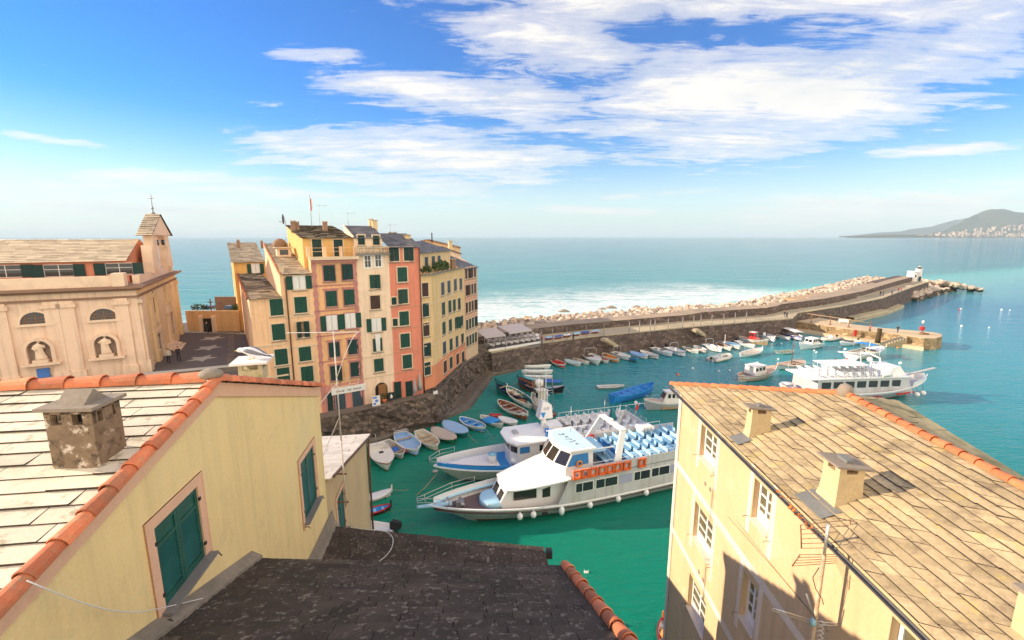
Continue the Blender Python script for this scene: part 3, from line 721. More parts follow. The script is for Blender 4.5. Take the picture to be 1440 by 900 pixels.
for k in range(18):
 if k in (6, 7, 11): continue
 c = m_ + Vector((*FT, 0)) * (-L * .36 + L * .74 * k / 18) + Vector((*FN, 0)) * .055
 mb.box((c.x, c.y, zs - .05), (.05, .01, rg.uniform(.12, .26)), rz); mb.box((c.x + FT.x * .07, c.y + FT.y * .07, zs - .05 + rg.uniform(-.06, .06)), (.10, .01, .05), rz)
sub(tD, sg, 'lettering', mb, DARK)
for (u, v) in ((478, 564.3), (503, 558.3)):
 win(tD, Dl, Dr, u, v, 1.25, 2.3, 'closed', PURPLE_TRIM, BLUEG_SH, name='shop_door', sill=False)
win(tD, Dl, Dr, 465.5, 565, .8, 2.2, 'closed', PURPLE_TRIM, GREEN_SH2, name='shop_door', sill=False)
# --- house E: narrow cream house
El = Dr; Er = Fx(547, 372); zE = F(523, 358).z
tE = thing('apartment_house', 'narrow cream house with a white towel hanging from one window', 'house', (*El, 4), 0, GRP)
mb = MB(); mb.prism([El, Er, off(Er, 10), off(El, 10)], 3.0, zE); part(tE, 'wall', mb, PL_E)
mb = MB(); strip(mb, El, Er, zE, .16, .5, ext=.1); part(tE, 'cornice', mb, SILL)
mb = MB(); z0 = zE + .165
a0 = El + FN * .35; b0 = Er + FN * .35
for k in range(15):
 q = a0.lerp(b0, (k + .5) / 15); mb.lathe([(.07, 0), (.12, .18), (.05, .4), (.10, .6)], (q.x, q.y, z0), 7)
mb.box(((a0.x + b0.x) / 2, (a0.y + b0.y) / 2, z0 + .68), ((b0 - a0).length, .28, .15), rz)
part(tE, 'balustrade', mb, ROOFSTONE)
e1 = off(El, 1.4); eL = PV(497, 334, e1, e1 + FT); eR = PV(537, 331, e1, e1 + FT); ek = PV(483, 318, V2(eL), V2(eL) + BK)
mb = MB(); mb.prism([V2(eL), V2(eR), V2(eR) + V2(ek) - V2(eL), V2(ek)], zE - 2, [eL.z - .1, eL.z - .1, ek.z, ek.z]); part(tE, 'penthouse_wall', mb, PL_E)
mb = MB(); slab_roof(mb, (*(V2(eL) + FN * .2), eL.z - .1), (*(V2(eR) + FN * .2 + FT * .2), eL.z - .1), (*V2(ek), ek.z + .07), (*(V2(eR) + V2(ek) - V2(eL) + FT * .2), ek.z + .07), .45, .7, .05, 13); part(tE, 'penthouse_roof', mb, ROOFSLATE)
mb = MB(); tile_run(mb, (*(V2(eL) + FN * .2), eL.z), (*V2(ek), ek.z + .1), .11, .45, 9); part(tE, 'verge_tiles', mb, PL_E)
for u, v in ((508, 337.5), (529, 337.8)): win(tE, V2(eL), V2(eR), u, v, .8, 1.1, 'closed', STUCCO_TRIM, GREEN_SH2)
for u, v in ((517, 367.7), (531.7, 366.5)): win(tE, El, Er, u, v, .75, 1.4, 'bare', WHITE, sill=False)
for k, (u, v) in enumerate(((526.7, 396), (527.7, 425), (529.3, 456.7), (531, 485), (532.7, 513.3))):
 win(tE, El, Er, u, v, 1.15, 1.6, 'curtain' if k == 2 else 'closed', STUCCO_TRIM, BROWN_SH if k == 1 else GREEN_SH, curtain=1 if k == 2 else None)
courses(tE, [(El, Er)], [F(525, vv).z for vv in (502, 531)], .13, .05, STUCCO_TRIM)
q = F(536.5, 550); mb = MB(); qn = q + Vector((*FN, 0)) * .02
pr_ = [(-.75, -1.2)] + [(.75 * math.cos(a), .35 + .75 * math.sin(a)) for a in [math.pi - math.pi * i / 10 for i in range(11)]] + [(.75, -1.2)]
mb.add([(qn.x + FT.x * x - FN.x * d, qn.y + FT.y * x - FN.y * d, qn.z + z) for d in (0, .1) for x, z in pr_],
       [tuple(range(len(pr_)))[::-1], tuple(range(len(pr_), 2 * len(pr_)))] + [(i, (i + 1) % 13, (i + 1) % 13 + 13, i + 13) for i in range(13)])
part(tE, 'doorway', mb, DARK)
mb = MB(); mb.box((qn.x + FN.x * .3, qn.y + FN.y * .3, qn.z - .1), (.9, .5, 2.0), rz); part(tE, 'door', mb, WOOD)
q = F(531, 481); mb = MB(); n = 10
for k in range(n):
 x0, x1 = -.3 + .6 * k / n, -.3 + .6 * (k + 1) / n; y0, y1 = .05 * math.sin(k * 1.7), .05 * math.sin((k + 1) * 1.7)
 def W(x, y, z): return (q.x + FT.x * x + FN.x * (.16 + y), q.y + FT.y * x + FN.y * (.16 + y), q.z + z)
 mb.hexa([W(x0 * .8, y0, -1.1), W(x1 * .8, y1, -1.1), W(x1 * .8, y1 + .012, -1.1), W(x0 * .8, y0 + .012, -1.1)], [W(x0, 0, 1.0), W(x1, 0, 1.0), W(x1, .012, 1.0), W(x0, .012, 1.0)])
tag(mb.build('hanging_towel', CLOTHW, off=(q.x, q.y, q.z - 1.1)), 'long white towel hanging below the open window of the cream house', 'towel')
# --- house F: red
Fl = Er; Fr = Fx(591, 372); zF = F(568, 348).z
tF = thing('apartment_house', 'tall salmon red house between the cream and the straw houses', 'house', (*Fl, 4), 0, GRP)
mb = MB(); mb.prism([Fl, Fr, off(Fr, 10), off(Fl, 10)], 3.0, zF - .03); part(tF, 'wall', mb, PL_F)
fk = PV(538, 333, Fl, Fl + BK); fK = V2(fk)
mb = MB(); slab_roof(mb, (*(Fl + ov), zF), (*(Fr + ov + FT * .15), zF), (*off(Fl, 5), zF + 1.7), (*off(Fr + FT * .15, 5), zF + 1.7), .42, .6, .04, 17); part(tF, 'roof', mb, ROOFSLATE)
for u, v in ((554.3, 357.7), (574.3, 357.3)): win(tF, Fl, Fr, u, v, 1.15, 1.6, 'closed', STUCCO_TRIM, GREEN_SH2)
for u, v in ((565.7, 386), (566.7, 416.7), (568.3, 447.7), (569.7, 478.7), (572.7, 508.3)): win(tF, Fl, Fr, u, v, 1.2, 1.75, 'closed', STUCCO_TRIM, GREEN_SH)
for u, v in ((554, 423.3), (555.7, 453.3)): win(tF, Fl, Fr, u, v, .6, .9, 'closed', STUCCO_TRIM, GREEN_SH2)
for u, v in ((559.3, 549), (575.3, 548)): win(tF, Fl, Fr, u, v, .95, 2.3, 'closed', PL_F, GREEN_SH2, name='door', sill=False)
courses(tF, [(Fl, Fr)], [F(570, vv).z for vv in (432, 462, 494, 523)], .13, .05, mat('salmon_trim', (.55, .27, .17), .9))
mb = MB()
q0 = F(589, 350) + Vector((*FN, 0)) * .1
mb.tube([(q0.x, q0.y, zF - .1), (q0.x, q0.y, 4)], .07, 6); part(tF, 'downpipe', mb, PIPE)
# --- house G: straw coloured corner house
Gl = Fr + FT * .02; Gc = V2(P(612, 548, 4.0)); Gr = V2(P(655, 508, 4.0)); zG = PV(612, 386, Gl, Gc).z
gdir = (Gr - Gc).normalized(); gN = Vector((gdir.y, -gdir.x))
tG = thing('apartment_house', 'straw coloured corner house with salmon ground floor on a stone base', 'house', (*Gc, 4), 0, GRP)
mb = MB(); gb = Gr - gN * 9
mb.prism([Gl, Gc, Gr, gb, off(Gl, 9)], 4.4, zG); part(tG, 'wall', mb, PL_G)
mb = MB(); strip(mb, Gl, Gc, zG, .14, .3); strip(mb, Gc, Gr, zG, .14, .3); part(tG, 'cornice', mb, SILL)
courses(tG, [(Gl, Gc), (Gc, Gr)], [PV(625, vv, Gc, Gr).z for vv in (420, 447, 475, 502)], .13, .05, STUCCO_TRIM)
for k, (u, v) in enumerate(((595.7, 407.3), (596.7, 435.7), (597.3, 463.3), (598.3, 491.7), (599, 518.3))):
 p = PV(u + 2, v, Gl, Gc); win(tG, Gl, Gc, 0, 0, 1.0, 1.7, 'closed' if k != 3 else 'pediment', STUCCO_TRIM, BROWN_SH if k in (0, 2) else GREEN_SH2, pos=p)
gw = [((622.3, 406), (631, 403.3), (640, 400.7), (647.7, 399.3)), ((623.3, 434), (632.3, 431), (638.5, 429.3), (645.5, 427.3)), ((624, 461.3), (633, 457.3), (641.3, 454), (649.3, 451.7)),
      ((624.7, 489), (634, 484.3), (642.3, 480.3), (650, 476.7)), ((625.7, 515.7), (634, 510), (643.3, 505), (651, 501.7))]
gs = [BLUEG_SH, GREEN_SH, GREEN_SH, BLUEG_SH, BROWN_SH]
for k, row in enumerate(gw):
 for j, (u, v) in enumerate(row): win(tG, Gc, Gr, u, v, 1.35, 1.75, 'closed', STUCCO_TRIM, [gs[k], GREEN_SH, gs[k], GREEN_SH2][j] if k != 0 else BLUEG_SH)
g1 = Gc - gN * 2.2 + gdir * 1.0; g2 = Gr - gN * 2.2; gq = g1 - gdir * 0 ; g0 = g1 - gN * 3 - gdir * .3
zg2 = PV(650, 371, g1, g2).z
mb = MB(); mb.prism([g0, g1, g2, g2 - gN * 5, g0 - gN * 3 + gdir * 3], zG - .5, zG + 2.6); part(tG, 'penthouse_wall', mb, PL_H)
mb = MB(); slab_roof(mb, (*(g1 + gN * .35 - gdir * .3), zG + 2.62), (*(g2 + gN * .35), zG + 2.62), (*(g1 - gN * 4.5 - gdir * .3), zG + 4.1), (*(g2 - gN * 4.5), zG + 4.1), .42, .6, .04, 19); part(tG, 'penthouse_roof', mb, ROOFSLATE)
for f in (.22, .42, .60):
 q = g1.lerp(g2, f); win(tG, g1, g2, 0, 0, 1.2, 1.6, 'closed', PL_H, BLUEG_SH, pos=(q.x, q.y, zG + 1.25), sill=False)
BUSH = mat('bush_leaf', (.045, .085, .025), .7, .35, 4, isl=.35)
def bush(name, label, c, rx, ry, rz_, n, seed, cat='plant'):
 rg = random.Random(seed); mb = MB()
 for k in range(n):
  th = rg.uniform(0, 6.28); ph = math.acos(rg.uniform(-.3, 1)); r_ = rg.uniform(.45, 1) ** .6
  p = Vector((c[0] + rx * r_ * math.sin(ph) * math.cos(th), c[1] + ry * r_ * math.sin(ph) * math.sin(th), c[2] + rz_ * (.3 + .7 * r_ * math.cos(ph))))
  a = Vector((rg.uniform(-1, 1), rg.uniform(-1, 1), rg.uniform(-.4, 1))).normalized(); b_ = a.cross(Vector((rg.uniform(-1, 1), rg.uniform(-1, 1), .3))).normalized(); s = rg.uniform(.09, .2)
  mb.add([p, p + a * s + b_ * s * .45, p + a * s * 2, p + a * s - b_ * s * .45], [(0, 1, 2, 3)])
 return tag(mb.build(name, BUSH, off=c, fix=False), label, cat)
q = Gc.lerp(Gr, .45) - gN * 1.0; bush('terrace_bush', 'dark green shrubs along the roof terrace of the straw corner house', (q.x, q.y, zG + .1), 1.0, 4.2, 1.3, 900, 3)
q = Gc - gN * 1.0 + gdir * .7; bush('terrace_bush', 'small green bush at the near corner of the straw house terrace', (q.x, q.y, zG + .1), .7, .7, .9, 220, 4)
# --- house I: last house towards the sea
Il = Gr + gdir * .02; Ir = V2(P(672.5, 497, 4.0)); Ib = Vector((-11.5, 107.0)); zI = PV(671, 376, Il, Ir).z
iN = Vector(((Ir - Il).normalized().y, -(Ir - Il).normalized().x))
tI = thing('apartment_house', 'brownish pink house with slate roof, last before the sea wall', 'house', (*Il, 4), 0, GRP)
mb = MB(); mb.prism([Il, Ir, Ib, Ib + Vector((-12, -3)), Il - iN * 12], 3.0, zI - .03); part(tI, 'wall', mb, PL_I)  # unseen rear of the block drawn out to cast shade over the breakwater
mb = MB(); slab_roof(mb, (*(Il + iN * .3), zI), (*(Ir + iN * .3 + gdir * .2), zI), (*(Il - iN * 5), zI + 1.9), (*(Ir - iN * 5 + gdir * .2), zI + 1.9), .42, .6, .04, 23)
part(tI, 'roof', mb, ROOFSLATE)
for k, v0 in enumerate((383.5, 407, 431, 455, 478)):
 for j, f in enumerate((.14, .36, .58, .80)):
  q = Il.lerp(Ir, f); zz = PV(661, v0, Il, Ir).z
  win(tI, Il, Ir, 0, 0, .9, 1.7, 'closed', STUCCO_TRIM, BROWN_SH if k < 3 else GREEN_SH2, pos=(q.x, q.y, zz))
courses(tI, [(Il, Ir)], [PV(661, vv, Il, Ir).z for vv in (396, 444)], .13, .05, STUCCO_TRIM)
# --- gabled houses behind
def gable_house(label, y, peak, lf, rt, depth, wallm, roofm, zlow, seed, dirx=(-.12, .99)):
 pk, l, r_ = PY(*peak, y), PY(*lf, y), PY(*rt, y + 3)
 dv = Vector((dirx[0], dirx[1], 0)).normalized() * depth
 t = thing('apartment_house', label, 'house', (l.x, l.y, zlow), 0, GRP)
 mb = MB(); pts = [Vector((l.x, l.y, zlow)), Vector((r_.x, r_.y, zlow)), r_, pk, l]
 mb.add(pts + [p + dv for p in pts], [(0, 1, 2, 3, 4), (9, 8, 7, 6, 5)] + [(i, (i + 1) % 5, (i + 1) % 5 + 5, i + 5) for i in range(5)]); part(t, 'wall', mb, wallm)
 mb = MB(); fr = -dv.normalized() * .35; up = Vector((0, 0, .04))
 slab_roof(mb, l + fr + up - (pk - l).normalized() * .3, l + dv + up, pk + fr + up, pk + dv + up, .45, .6, .05, seed)
 slab_roof(mb, r_ + fr + up - (pk - r_).normalized() * .3, r_ + dv + up, pk + fr + up, pk + dv + up, .45, .6, .05, seed + 1)
 part(t, 'roof', mb, roofm); return t, pk, l, r_
tH1, *_h = gable_house('pale yellow gabled house behind, under a low brown roof', 84, (599, 337.2), (580, 341.5), (647, 348.5), 9, PL_H, ROOFBROWN, 8, 31)
tH2, pk2, l2, r2_ = gable_house('grey pink gable with small windows just above the straw house', 77.5, (620.5, 346.8), (601, 355), (648, 357), 3, PL_E, ROOFBROWN, 8, 33)
for u, v in ((613, 357.5), (622, 356), (632, 357)):
 win(tH2, V2(l2), V2(r2_), u, v, .7, .8, 'bare', STUCCO_TRIM, sill=False)
# --- roof furniture
def aerial(label, base, h, nb=5, rz_=0.3, w=.9):
 t = thing('roof_aerial', label, 'aerial', base, rz_); mb = MB(); mb.tube([(0, 0, -.3), (0, 0, h)], .022, 6); mb.build('mast', GREYM, t)
 mb = MB(); mb.bar((-.2, 0, h - .15), (1.0, 0, h - .1), .025)
 for k in range(nb): x = -.15 + 1.1 * k / (nb - 1); L = w * (1 - .4 * k / nb); mb.bar((x, -L / 2, h - .12), (x, L / 2, h - .12), .014)
 mb.build('boom', GREYM, t); return t
aerial('thin roof aerial with one boom behind the orange house penthouse', PY(490, 319, 58), 1.8)
aerial('roof aerial above the slate roof of the salmon house', PY(549, 330, 62), 1.4, rz_=1)
aerial('aerial standing on the seaward brownish pink house roof', PY(641, 360, 72), 2.3, rz_=2)
aerial('aerial beside the flagpole on the orange house roof', PY(450, 316, 57), 2.4, 4, .1)
t = thing('flagpole', 'thin flagpole with a red and white flag on the orange house roof', 'flagpole', PY(438.5, 317, 57.5)); mb = MB(); mb.tube([(0, 0, -.3), (0, 0, 3.7)], .03, 6); mb.build('pole', GREYM, t)
mb = MB();
for k in range(6):
 z0 = 3.2 - k * .24
 for j, c in enumerate((0, 1)):
  mb.hexa([(.03 + .12 * j, .03 * math.sin(k), z0 - .24), (.15 + .12 * j, .05 * math.sin(k + 1), z0 - .24), (.15 + .12 * j, .06, z0 - .24), (.03 + .12 * j, .045, z0 - .24)],
    [(.03 + .12 * j, .0, z0), (.15 + .12 * j, .03, z0), (.15 + .12 * j, .04, z0), (.03 + .12 * j, .02, z0)], c)
mb.build('flag', [RED, CLOTHW], t)
p = PY(401.5, 312, 55.5); t = thing('satellite_dish', 'dark satellite dish facing left above the orange house', 'satellite dish', p, .2)
mb = MB(); mb.tube([(0, 0, -.5), (0, 0, .2)], .03, 6); mb.build('bracket', GREYM, t)
mb = MB(); rings = []
for i in range(6):
 f = i / 5; rr = .52 * f + .001; rings.append([(-.12 - .12 * f * f + .12 * 0, rr * math.cos(a), .3 + rr * 1.15 * math.sin(a)) for a in [2 * math.pi * k / 18 for k in range(18)]])
for r_ in rings:
 pass
vs = [q for r_ in rings for q in r_]; mb.add(vs, [(i * 18 + k, i * 18 + (k + 1) % 18, (i + 1) * 18 + (k + 1) % 18, (i + 1) * 18 + k) for i in range(5) for k in range(18)], 0, True)
mb.build('dish', mat('dish_grey', (.10, .10, .12), .5), t)
mb = MB(); mb.bar((-.1, 0, -.1), (-.6, 0, .0), .03); mb.box((-.62, 0, .03), (.12, .1, .12)); mb.build('feed_arm', GREYM, t)
for (u, v, y, w, h, lab) in ((412, 318, 56.5, .5, .75, 'left of two stubby chimneys at the corner of the orange house roof'), (418, 318.5, 57, .45, .7, 'right of two stubby chimneys at the corner of the orange house roof'),
                             (457, 317, 58.5, .55, .6, 'squat chimney in the middle of the orange house roof'), (522, 318, 60, .5, 1.0, 'pale tall chimney on the cream house roof'),
                             (527, 322, 59, .6, 1.2, 'plastered chimney stepping down the cream house roof edge'), (552, 333, 61, .9, .7, 'wide chimney on the ridge of the salmon house'),
                             (573, 341, 59, .7, 1.1, 'yellow chimney standing on the slate roof of the salmon house'), (637, 371, 66, .6, .8, 'pink chimney pot row above the straw house terrace'), (633, 346, 80, .6, 1.0, 'chimney with dark pot on the yellow gabled house'),
                             (335, 341, 62, .35, .5, 'tiny chimney on the ridge of the ochre rear house'), (368, 341, 62, .3, .4, 'tiny dark vent on the ridge right of the ochre rear house')):
 p = PY(u, v, y); chimney('chimney', lab, (p.x, p.y, p.z - .2), w, h, PL_H if 'yellow' in lab or 'plaster' in lab or 'pale' in lab else ROOFBROWN)
p = PY(607.5, 338, 84); t = thing('stove_pipe', 'thin black stove pipe on the yellow gabled roof', 'pipe', p); mb = MB(); mb.tube([(0, 0, -.4), (0, 0, 1.2)], .11, 8); mb.build('pipe', DARK, t); mb = MB(); mb.lathe([(.16, 0), (.02, .2)], (0, 0, 1.2), 8); mb.build('cowl', DARK, t)
p = PY(393, 340, 60); mb = MB(); mb.ball((p.x, p.y, p.z - .35), .85, 14, sc=(1, 1, .9)); tag(mb.build('water_tank', ROOFBROWN, off=p), 'round brown water tank peeping over the pale roof', 'tank')
# ------------------------------------------------------------------ quay, square and rocks below the houses
QWALL = mat_stone('quay_rubble', (.055, .040, .032), (.27, .20, .155), 1.7, stretch=(1, 1, 1.5))
QTOP = mat('quay_paving', (.16, .13, .11), .85, .2, .8, stain=(.08, .07, .06), stain_amt=.6, world=True)
LEDGE = mat('wet_ledge', (.13, .105, .085), .5, .25, .6, stain=(.05, .055, .035), stain_amt=.7, world=True, bmp=.3, bscale=6)
PIAZZA = mat('piazza_cobble', (.115, .10, .095), .8, .15, 1.2, world=True, bmp=.3, bscale=18)
PATTERN = mat('pale_pebble_mosaic', (.40, .37, .33), .85, .15, 2, world=True)
def lerp2(a, b, f): return V2(a).lerp(V2(b), f)
h_l = V2(FA) - FT * 12
top_in = [h_l, V2(FA), V2(Fr), Gc, lerp2(Gc, Gr, .5), Gr, Ir, Vector((-6.2, 82))]
top_out = [h_l + FN * 2.2, V2(FA) + FN * 1.7, V2(Fr) + FN * 1.5 - FT * .5, Gc + gN * .35 + FN * .5, lerp2(Gc, Gr, .5) + gN * .35, Gr + gN * .5, Ir + gN * .6, Vector((-3.6, 78))]
foot = [h_l + FN * 3.0, V2(FA) + FN * 2.5, V2(Fr) + FN * 2.3, Gc + gN * .9 + FN * .8, lerp2(Gc, Gr, .5) + gN * .9, Gr + gN * 1.2, Ir + gN * 1.3, Vector((-2.0, 77.4))]
ledge = [h_l + FN * 3.6, V2(P(525, 621, .4)), V2(P(600, 598, .4)), V2(P(630, 585, .4)), V2(P(660, 571, .4)), V2(P(684, 541, .4)), V2(P(694, 526, .4)), Vector((1.0, 79.5))]
mb = MB()
n = len(top_in)
zt = [4.0, 4.0, 4.0, 3.6, 4.0, 4.0, 4.0, 4.0]
for k in range(n - 1):
 mb.add([(*top_in[k], zt[k]), (*top_in[k + 1], zt[k + 1]), (*top_out[k + 1], zt[k + 1]), (*top_out[k], zt[k])], [(0, 1, 2, 3)])
structure(mb, 'quay', QTOP)
mb = MB(); sub_ = 14
def qn_(p): return mnoise.fractal(Vector(p) * .9, 1, 2, 4)
rows = []
for j in range(8):
 f = j / 7; row = []
 for k in range(n - 1):
  for q in range(sub_ if k < n - 2 else sub_ + 1):
   g = q / sub_; a = lerp2(top_out[k], top_out[k + 1], g); b = lerp2(foot[k], foot[k + 1], g)
   z = (zt[k] + (zt[k + 1] - zt[k]) * g) * (1 - f) + .6 * f
   p = a.lerp(b, f); jj = 0 if j == 0 else .55 * qn_((p.x, p.y, z))
   row.append((p.x + FN.x * jj, p.y + FN.y * jj, z - (.0 if j else .0)))
 rows.append(row)
m = len(rows[0]); mb.add([p for r_ in rows for p in r_], [(j * m + i, j * m + i + 1, (j + 1) * m + i + 1, (j + 1) * m + i) for j in range(7) for i in range(m - 1)])
tag(mb.build('quay_wall', QWALL, off=(*FA, 0)), 'dark rubble stone quay wall below the row of tall houses', 'wall')
mb = MB()
rows = []
for j in range(6):
 f = j / 5; row = []
 for k in range(n - 1):
  for q in range(sub_ if k < n - 2 else sub_ + 1):
   g = q / sub_; a = lerp2(foot[k], foot[k + 1], g); b = lerp2(ledge[k], ledge[k + 1], g)
   p = a.lerp(b, min(1, f * 1.25)) if j < 5 else b + (b - a) * .12
   z = (.62 if j < 4 else (.42 if j == 4 else -.6)) + .12 * qn_((p.x, p.y, 3)) + (.12 if j == 0 else 0)
   row.append((p.x, p.y, z))
 rows.append(row)
mb.add([p for r_ in rows for p in r_], [(j * m + i, j * m + i + 1, (j + 1) * m + i + 1, (j + 1) * m + i) for j in range(5) for i in range(m - 1)])
structure(mb, 'rock_ledge', LEDGE)
mb = MB(); mb.prism([Gl + FN * .12, Gc + FN * .1 + gN * .12, Gr + gN * .12, Gr - gN * 3, Gl - FN * 3], .5, 4.38)
tag(mb.build('stone_base', QWALL, off=(*Gc, 0)), 'dark stone base with old arches under the straw corner house', 'wall')
mb = MB()
for f in (.12, .30, .48, .66):
 q = Gc.lerp(Gr, f) + gN * .125;
 mb.M = Matrix.Translation((q.x, q.y, 2.0)) @ Matrix.Rotation(math.atan2(gdir.y, gdir.x), 4, 'Z')
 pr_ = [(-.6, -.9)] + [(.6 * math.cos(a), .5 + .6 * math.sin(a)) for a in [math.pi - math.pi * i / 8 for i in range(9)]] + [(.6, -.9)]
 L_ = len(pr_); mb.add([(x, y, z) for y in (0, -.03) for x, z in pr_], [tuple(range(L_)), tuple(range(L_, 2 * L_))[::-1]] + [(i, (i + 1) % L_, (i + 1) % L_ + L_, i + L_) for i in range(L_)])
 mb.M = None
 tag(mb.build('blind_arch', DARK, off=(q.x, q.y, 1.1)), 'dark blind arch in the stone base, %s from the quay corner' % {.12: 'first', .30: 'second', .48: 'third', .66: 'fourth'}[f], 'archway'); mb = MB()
q = V2(P(602, 553, 3.6));
def board(name, label, u, v, w, h, m, A=FA, B=FB, out=.35, tilt=0, cat='sign'):
 p = PV(u, v, A, B); t = (V2(B) - V2(A)).normalized(); nn = Vector((t.y, -t.x, 0)); p = p + nn * out
 th_ = thing(name, label, cat, (p.x, p.y, 4.0), math.atan2(t.y, t.x)); mb = MB()
 for sx in (-1, 1): mb.box((sx * w * .45, .04, max(.2, (p.z - 4) / 2)), (.05, .05, max(.4, p.z - 4)))
 mb.build('post', GREYM, th_)
 mb = MB(); mb.box((0, 0, p.z - 4.0), (w, .05, h)); b = mb.build('panel', m, th_)
 return th_, b, p
t_, b_, p_ = board('notice_board', 'white notice board with blue pictures before the cream house', 525, 559.5, .95, 1.25, CLOTHW, out=1.2)
mb = MB(); mb.box((-.15, -.03, p_.z - 4 + .42), (.5, .012, .2)); mb.box((.05, -.03, p_.z - 4), (.35, .012, .3)); mb.box((-.2, -.03, p_.z - 4 - .35), (.3, .012, .25)); mb.build('picture', mat('poster_blue', (.08, .2, .6)), b_)
t_, b_, p_ = board('menu_board', 'black menu board with a pale figure beside the cream house doorway', 546, 553.5, .8, 1.0, DARK, out=1.2)
mb = MB(); mb.lathe([(.12, -.25), (.16, 0), (.08, .18), (.02, .28)], (0, -.04, p_.z - 4), 8, sy=.15); mb.build('picture', CLOTHW, b_)
t_, b_, p_ = board('beach_sign', 'white sign over a bright blue board at the corner arch', 607.5, 551, .75, .55, CLOTHW, Gl, Gc, .7)
mb = MB(); mb.box((-.1, 0, p_.z - 4 - .95), (.65, .05, .75)); mb.build('lower_panel', mat('bright_blue', (.05, .35, .75)), t_)
AWN = mat('grey_awning', (.36, .31, .31), .85, .15, 2)
q = V2(P(584, 560, 4)); t = thing('folded_parasol', 'grey folded parasol beside the red house doors', 'parasol', (q.x, q.y, 4)); mb = MB(); mb.lathe([(.28, .7), (.24, 1.3), (.1, 2.4), (.03, 2.6)], (0, 0, 0), 10); mb.build('canopy', AWN, t); mb = MB(); mb.tube([(0, 0, 0), (0, 0, .75)], .04, 6); mb.build('pole', GREYM, t)
q = V2(P(591, 556, 4)); t = thing('folded_parasol', 'pale green folded parasol at the corner arch', 'parasol', (q.x, q.y, 4)); mb = MB(); mb.lathe([(.3, .8), (.26, 1.5), (.1, 2.7), (.03, 2.9)], (0, 0, 0), 10); mb.build('canopy', mat('pale_green_cloth', (.35, .38, .33), .9), t); mb = MB(); mb.tube([(0, 0, 0), (0, 0, .85)], .04, 6); mb.build('pole', GREYM, t)
q = P(568.3, 588, .75); t = thing('life_ring_post', 'white box on a post with red ring on the rock ledge', 'rescue post', q, .4); mb = MB(); mb.box((0, 0, .55), (.7, .5, 1.0)); mb.build('box', CLOTHW, t); mb = MB(); mb.tube([(0, 0, 1.05), (0, 0, 2.6)], .05, 6); mb.build('post', RED, t)
mb = MB(); mb.tube([(.3 * math.cos(a), -.12, 1.8 + .3 * math.sin(a)) for a in [k * math.pi / 6 for k in range(12)]], .08, 6, closed=True); mb.build('ring', RED, t)
def planter(u, v, lab, s):
 q = P(u, v, 4.0); t = thing('planter', lab, 'planter', q); mb = MB(); mb.lathe([(.22, 0), (.3, .45)], (0, 0, 0), 9); mb.build('pot', TILE, t)
 b = bush('foliage', lab, (0, 0, .4), .5 * s, .5 * s, .8 * s, 60, int(u)); del b['label']; del b['category']; b.parent = t
planter(541, 566, 'terracotta planter with green shrub at the cream house doorway', 1.1); planter(550, 563, 'terracotta planter between the menu board and the red house', .8)
# ------------------------------------------------------------------ square in front of the church
K = PY(190, 403, 46.0); zK = K.z; K = V2(K); fd = Vector((-.47, .88)).normalized(); wd = Vector((-fd.y, fd.x)); fN = -wd   # facade runs fd, side wall runs wd
KE = K + fd * 23.0
land = [(-95, 22), (-26, 22), (-24, 41), V2(h_l) + FN * 2.0, V2(FA) - FT * 9, Vector((-28.5, 60)), Vector((-30, 74)), Vector((-62, 74)), Vector((-95, 66))]
mb = MB(); mb.prism([tuple(p) for p in land], -1, 10.0); structure(mb, 'square', [PIAZZA])
structure(MB().prism([(-34, 70), (-10, 84), (-9, 106), (-46, 106)], -1, 8.5), 'castle_rock', LAND)
mb = MB()
for (u, v) in ((299, 475.5), (293, 489), (284, 504)):
 c = P(u, v, 10.008); pts = []
 for k in range(10):
  a = k * math.pi / 5 + .3; rr = 1.7 if k % 2 == 0 else .8; pts.append((c.x + rr * math.cos(a), c.y + rr * math.sin(a), 10.006))
 mb.add(pts + [(c.x, c.y, 10.006)], [(k, (k + 1) % 10, 10) for k in range(10)])
 structure(mb, 'pebble_mosaic', PATTERN); mb = MB()
a, b = P(322, 522, 10.005), P(322, 466, 10.005);
structure(MB().prism([V2(P(318, 522, 10)), V2(P(332, 522, 10)), V2(P(329, 464, 10)), V2(P(322, 464, 10))], 9.9, 10.06), 'pavement', QTOP)
PLT = plaster('terrace_wall_plaster', (.68, .42, .21))
ta, tb = V2(P(264, 466, 10)), V2(P(338, 466, 10)); tn = Vector(((tb - ta).normalized().y, -(tb - ta).normalized().x))
zt1 = PV(300, 441, ta, tb).z; zt2 = PV(300, 424, ta, tb).z
t = thing('terrace_wall', 'ochre wall closing the far end of the church square', 'wall', (*ta, 10))
mb = MB(); mb.prism([ta, tb, tb - tn * .4, ta - tn * .4], 9.0, zt1 + .4); part(t, 'wall', mb, PLT)
mb = MB(); mb.prism([ta - tn * 7, tb - tn * 7, tb - tn * 7.4, ta - tn * 7.4], 9.0, zt1 + 1.6); part(t, 'rear_parapet', mb, ROOFBROWN)
for u in (285, 303):
 q = PV(u, 458, ta, tb); mb = MB(); mb.box((q.x + tn.x * .2, q.y + tn.y * .2, 11.2), (.5, .5, 2.4), math.atan2((tb - ta).y, (tb - ta).x)); part(t, 'gate_pier', mb, PL_E)
mb = MB(); q = PV(294, 459, ta, tb); mb.box((q.x + tn.x * .1, q.y + tn.y * .1, 11.0), (1.7, .12, 2.0), math.atan2((tb - ta).y, (tb - ta).x)); part(t, 'gate', mb, DARK)
q = ta.lerp(tb, .48) - tn * .2; mb = MB(); mb.box((q.x, q.y, zt1 + 1.3), (.12, .12, 1.8)); mb.box((q.x, q.y, zt1 + 1.7), (.8, .12, .12)); tag(mb.build('cross', RUST, off=(q.x, q.y, zt1 + .4)), 'rusty iron cross on the ochre terrace wall', 'cross')
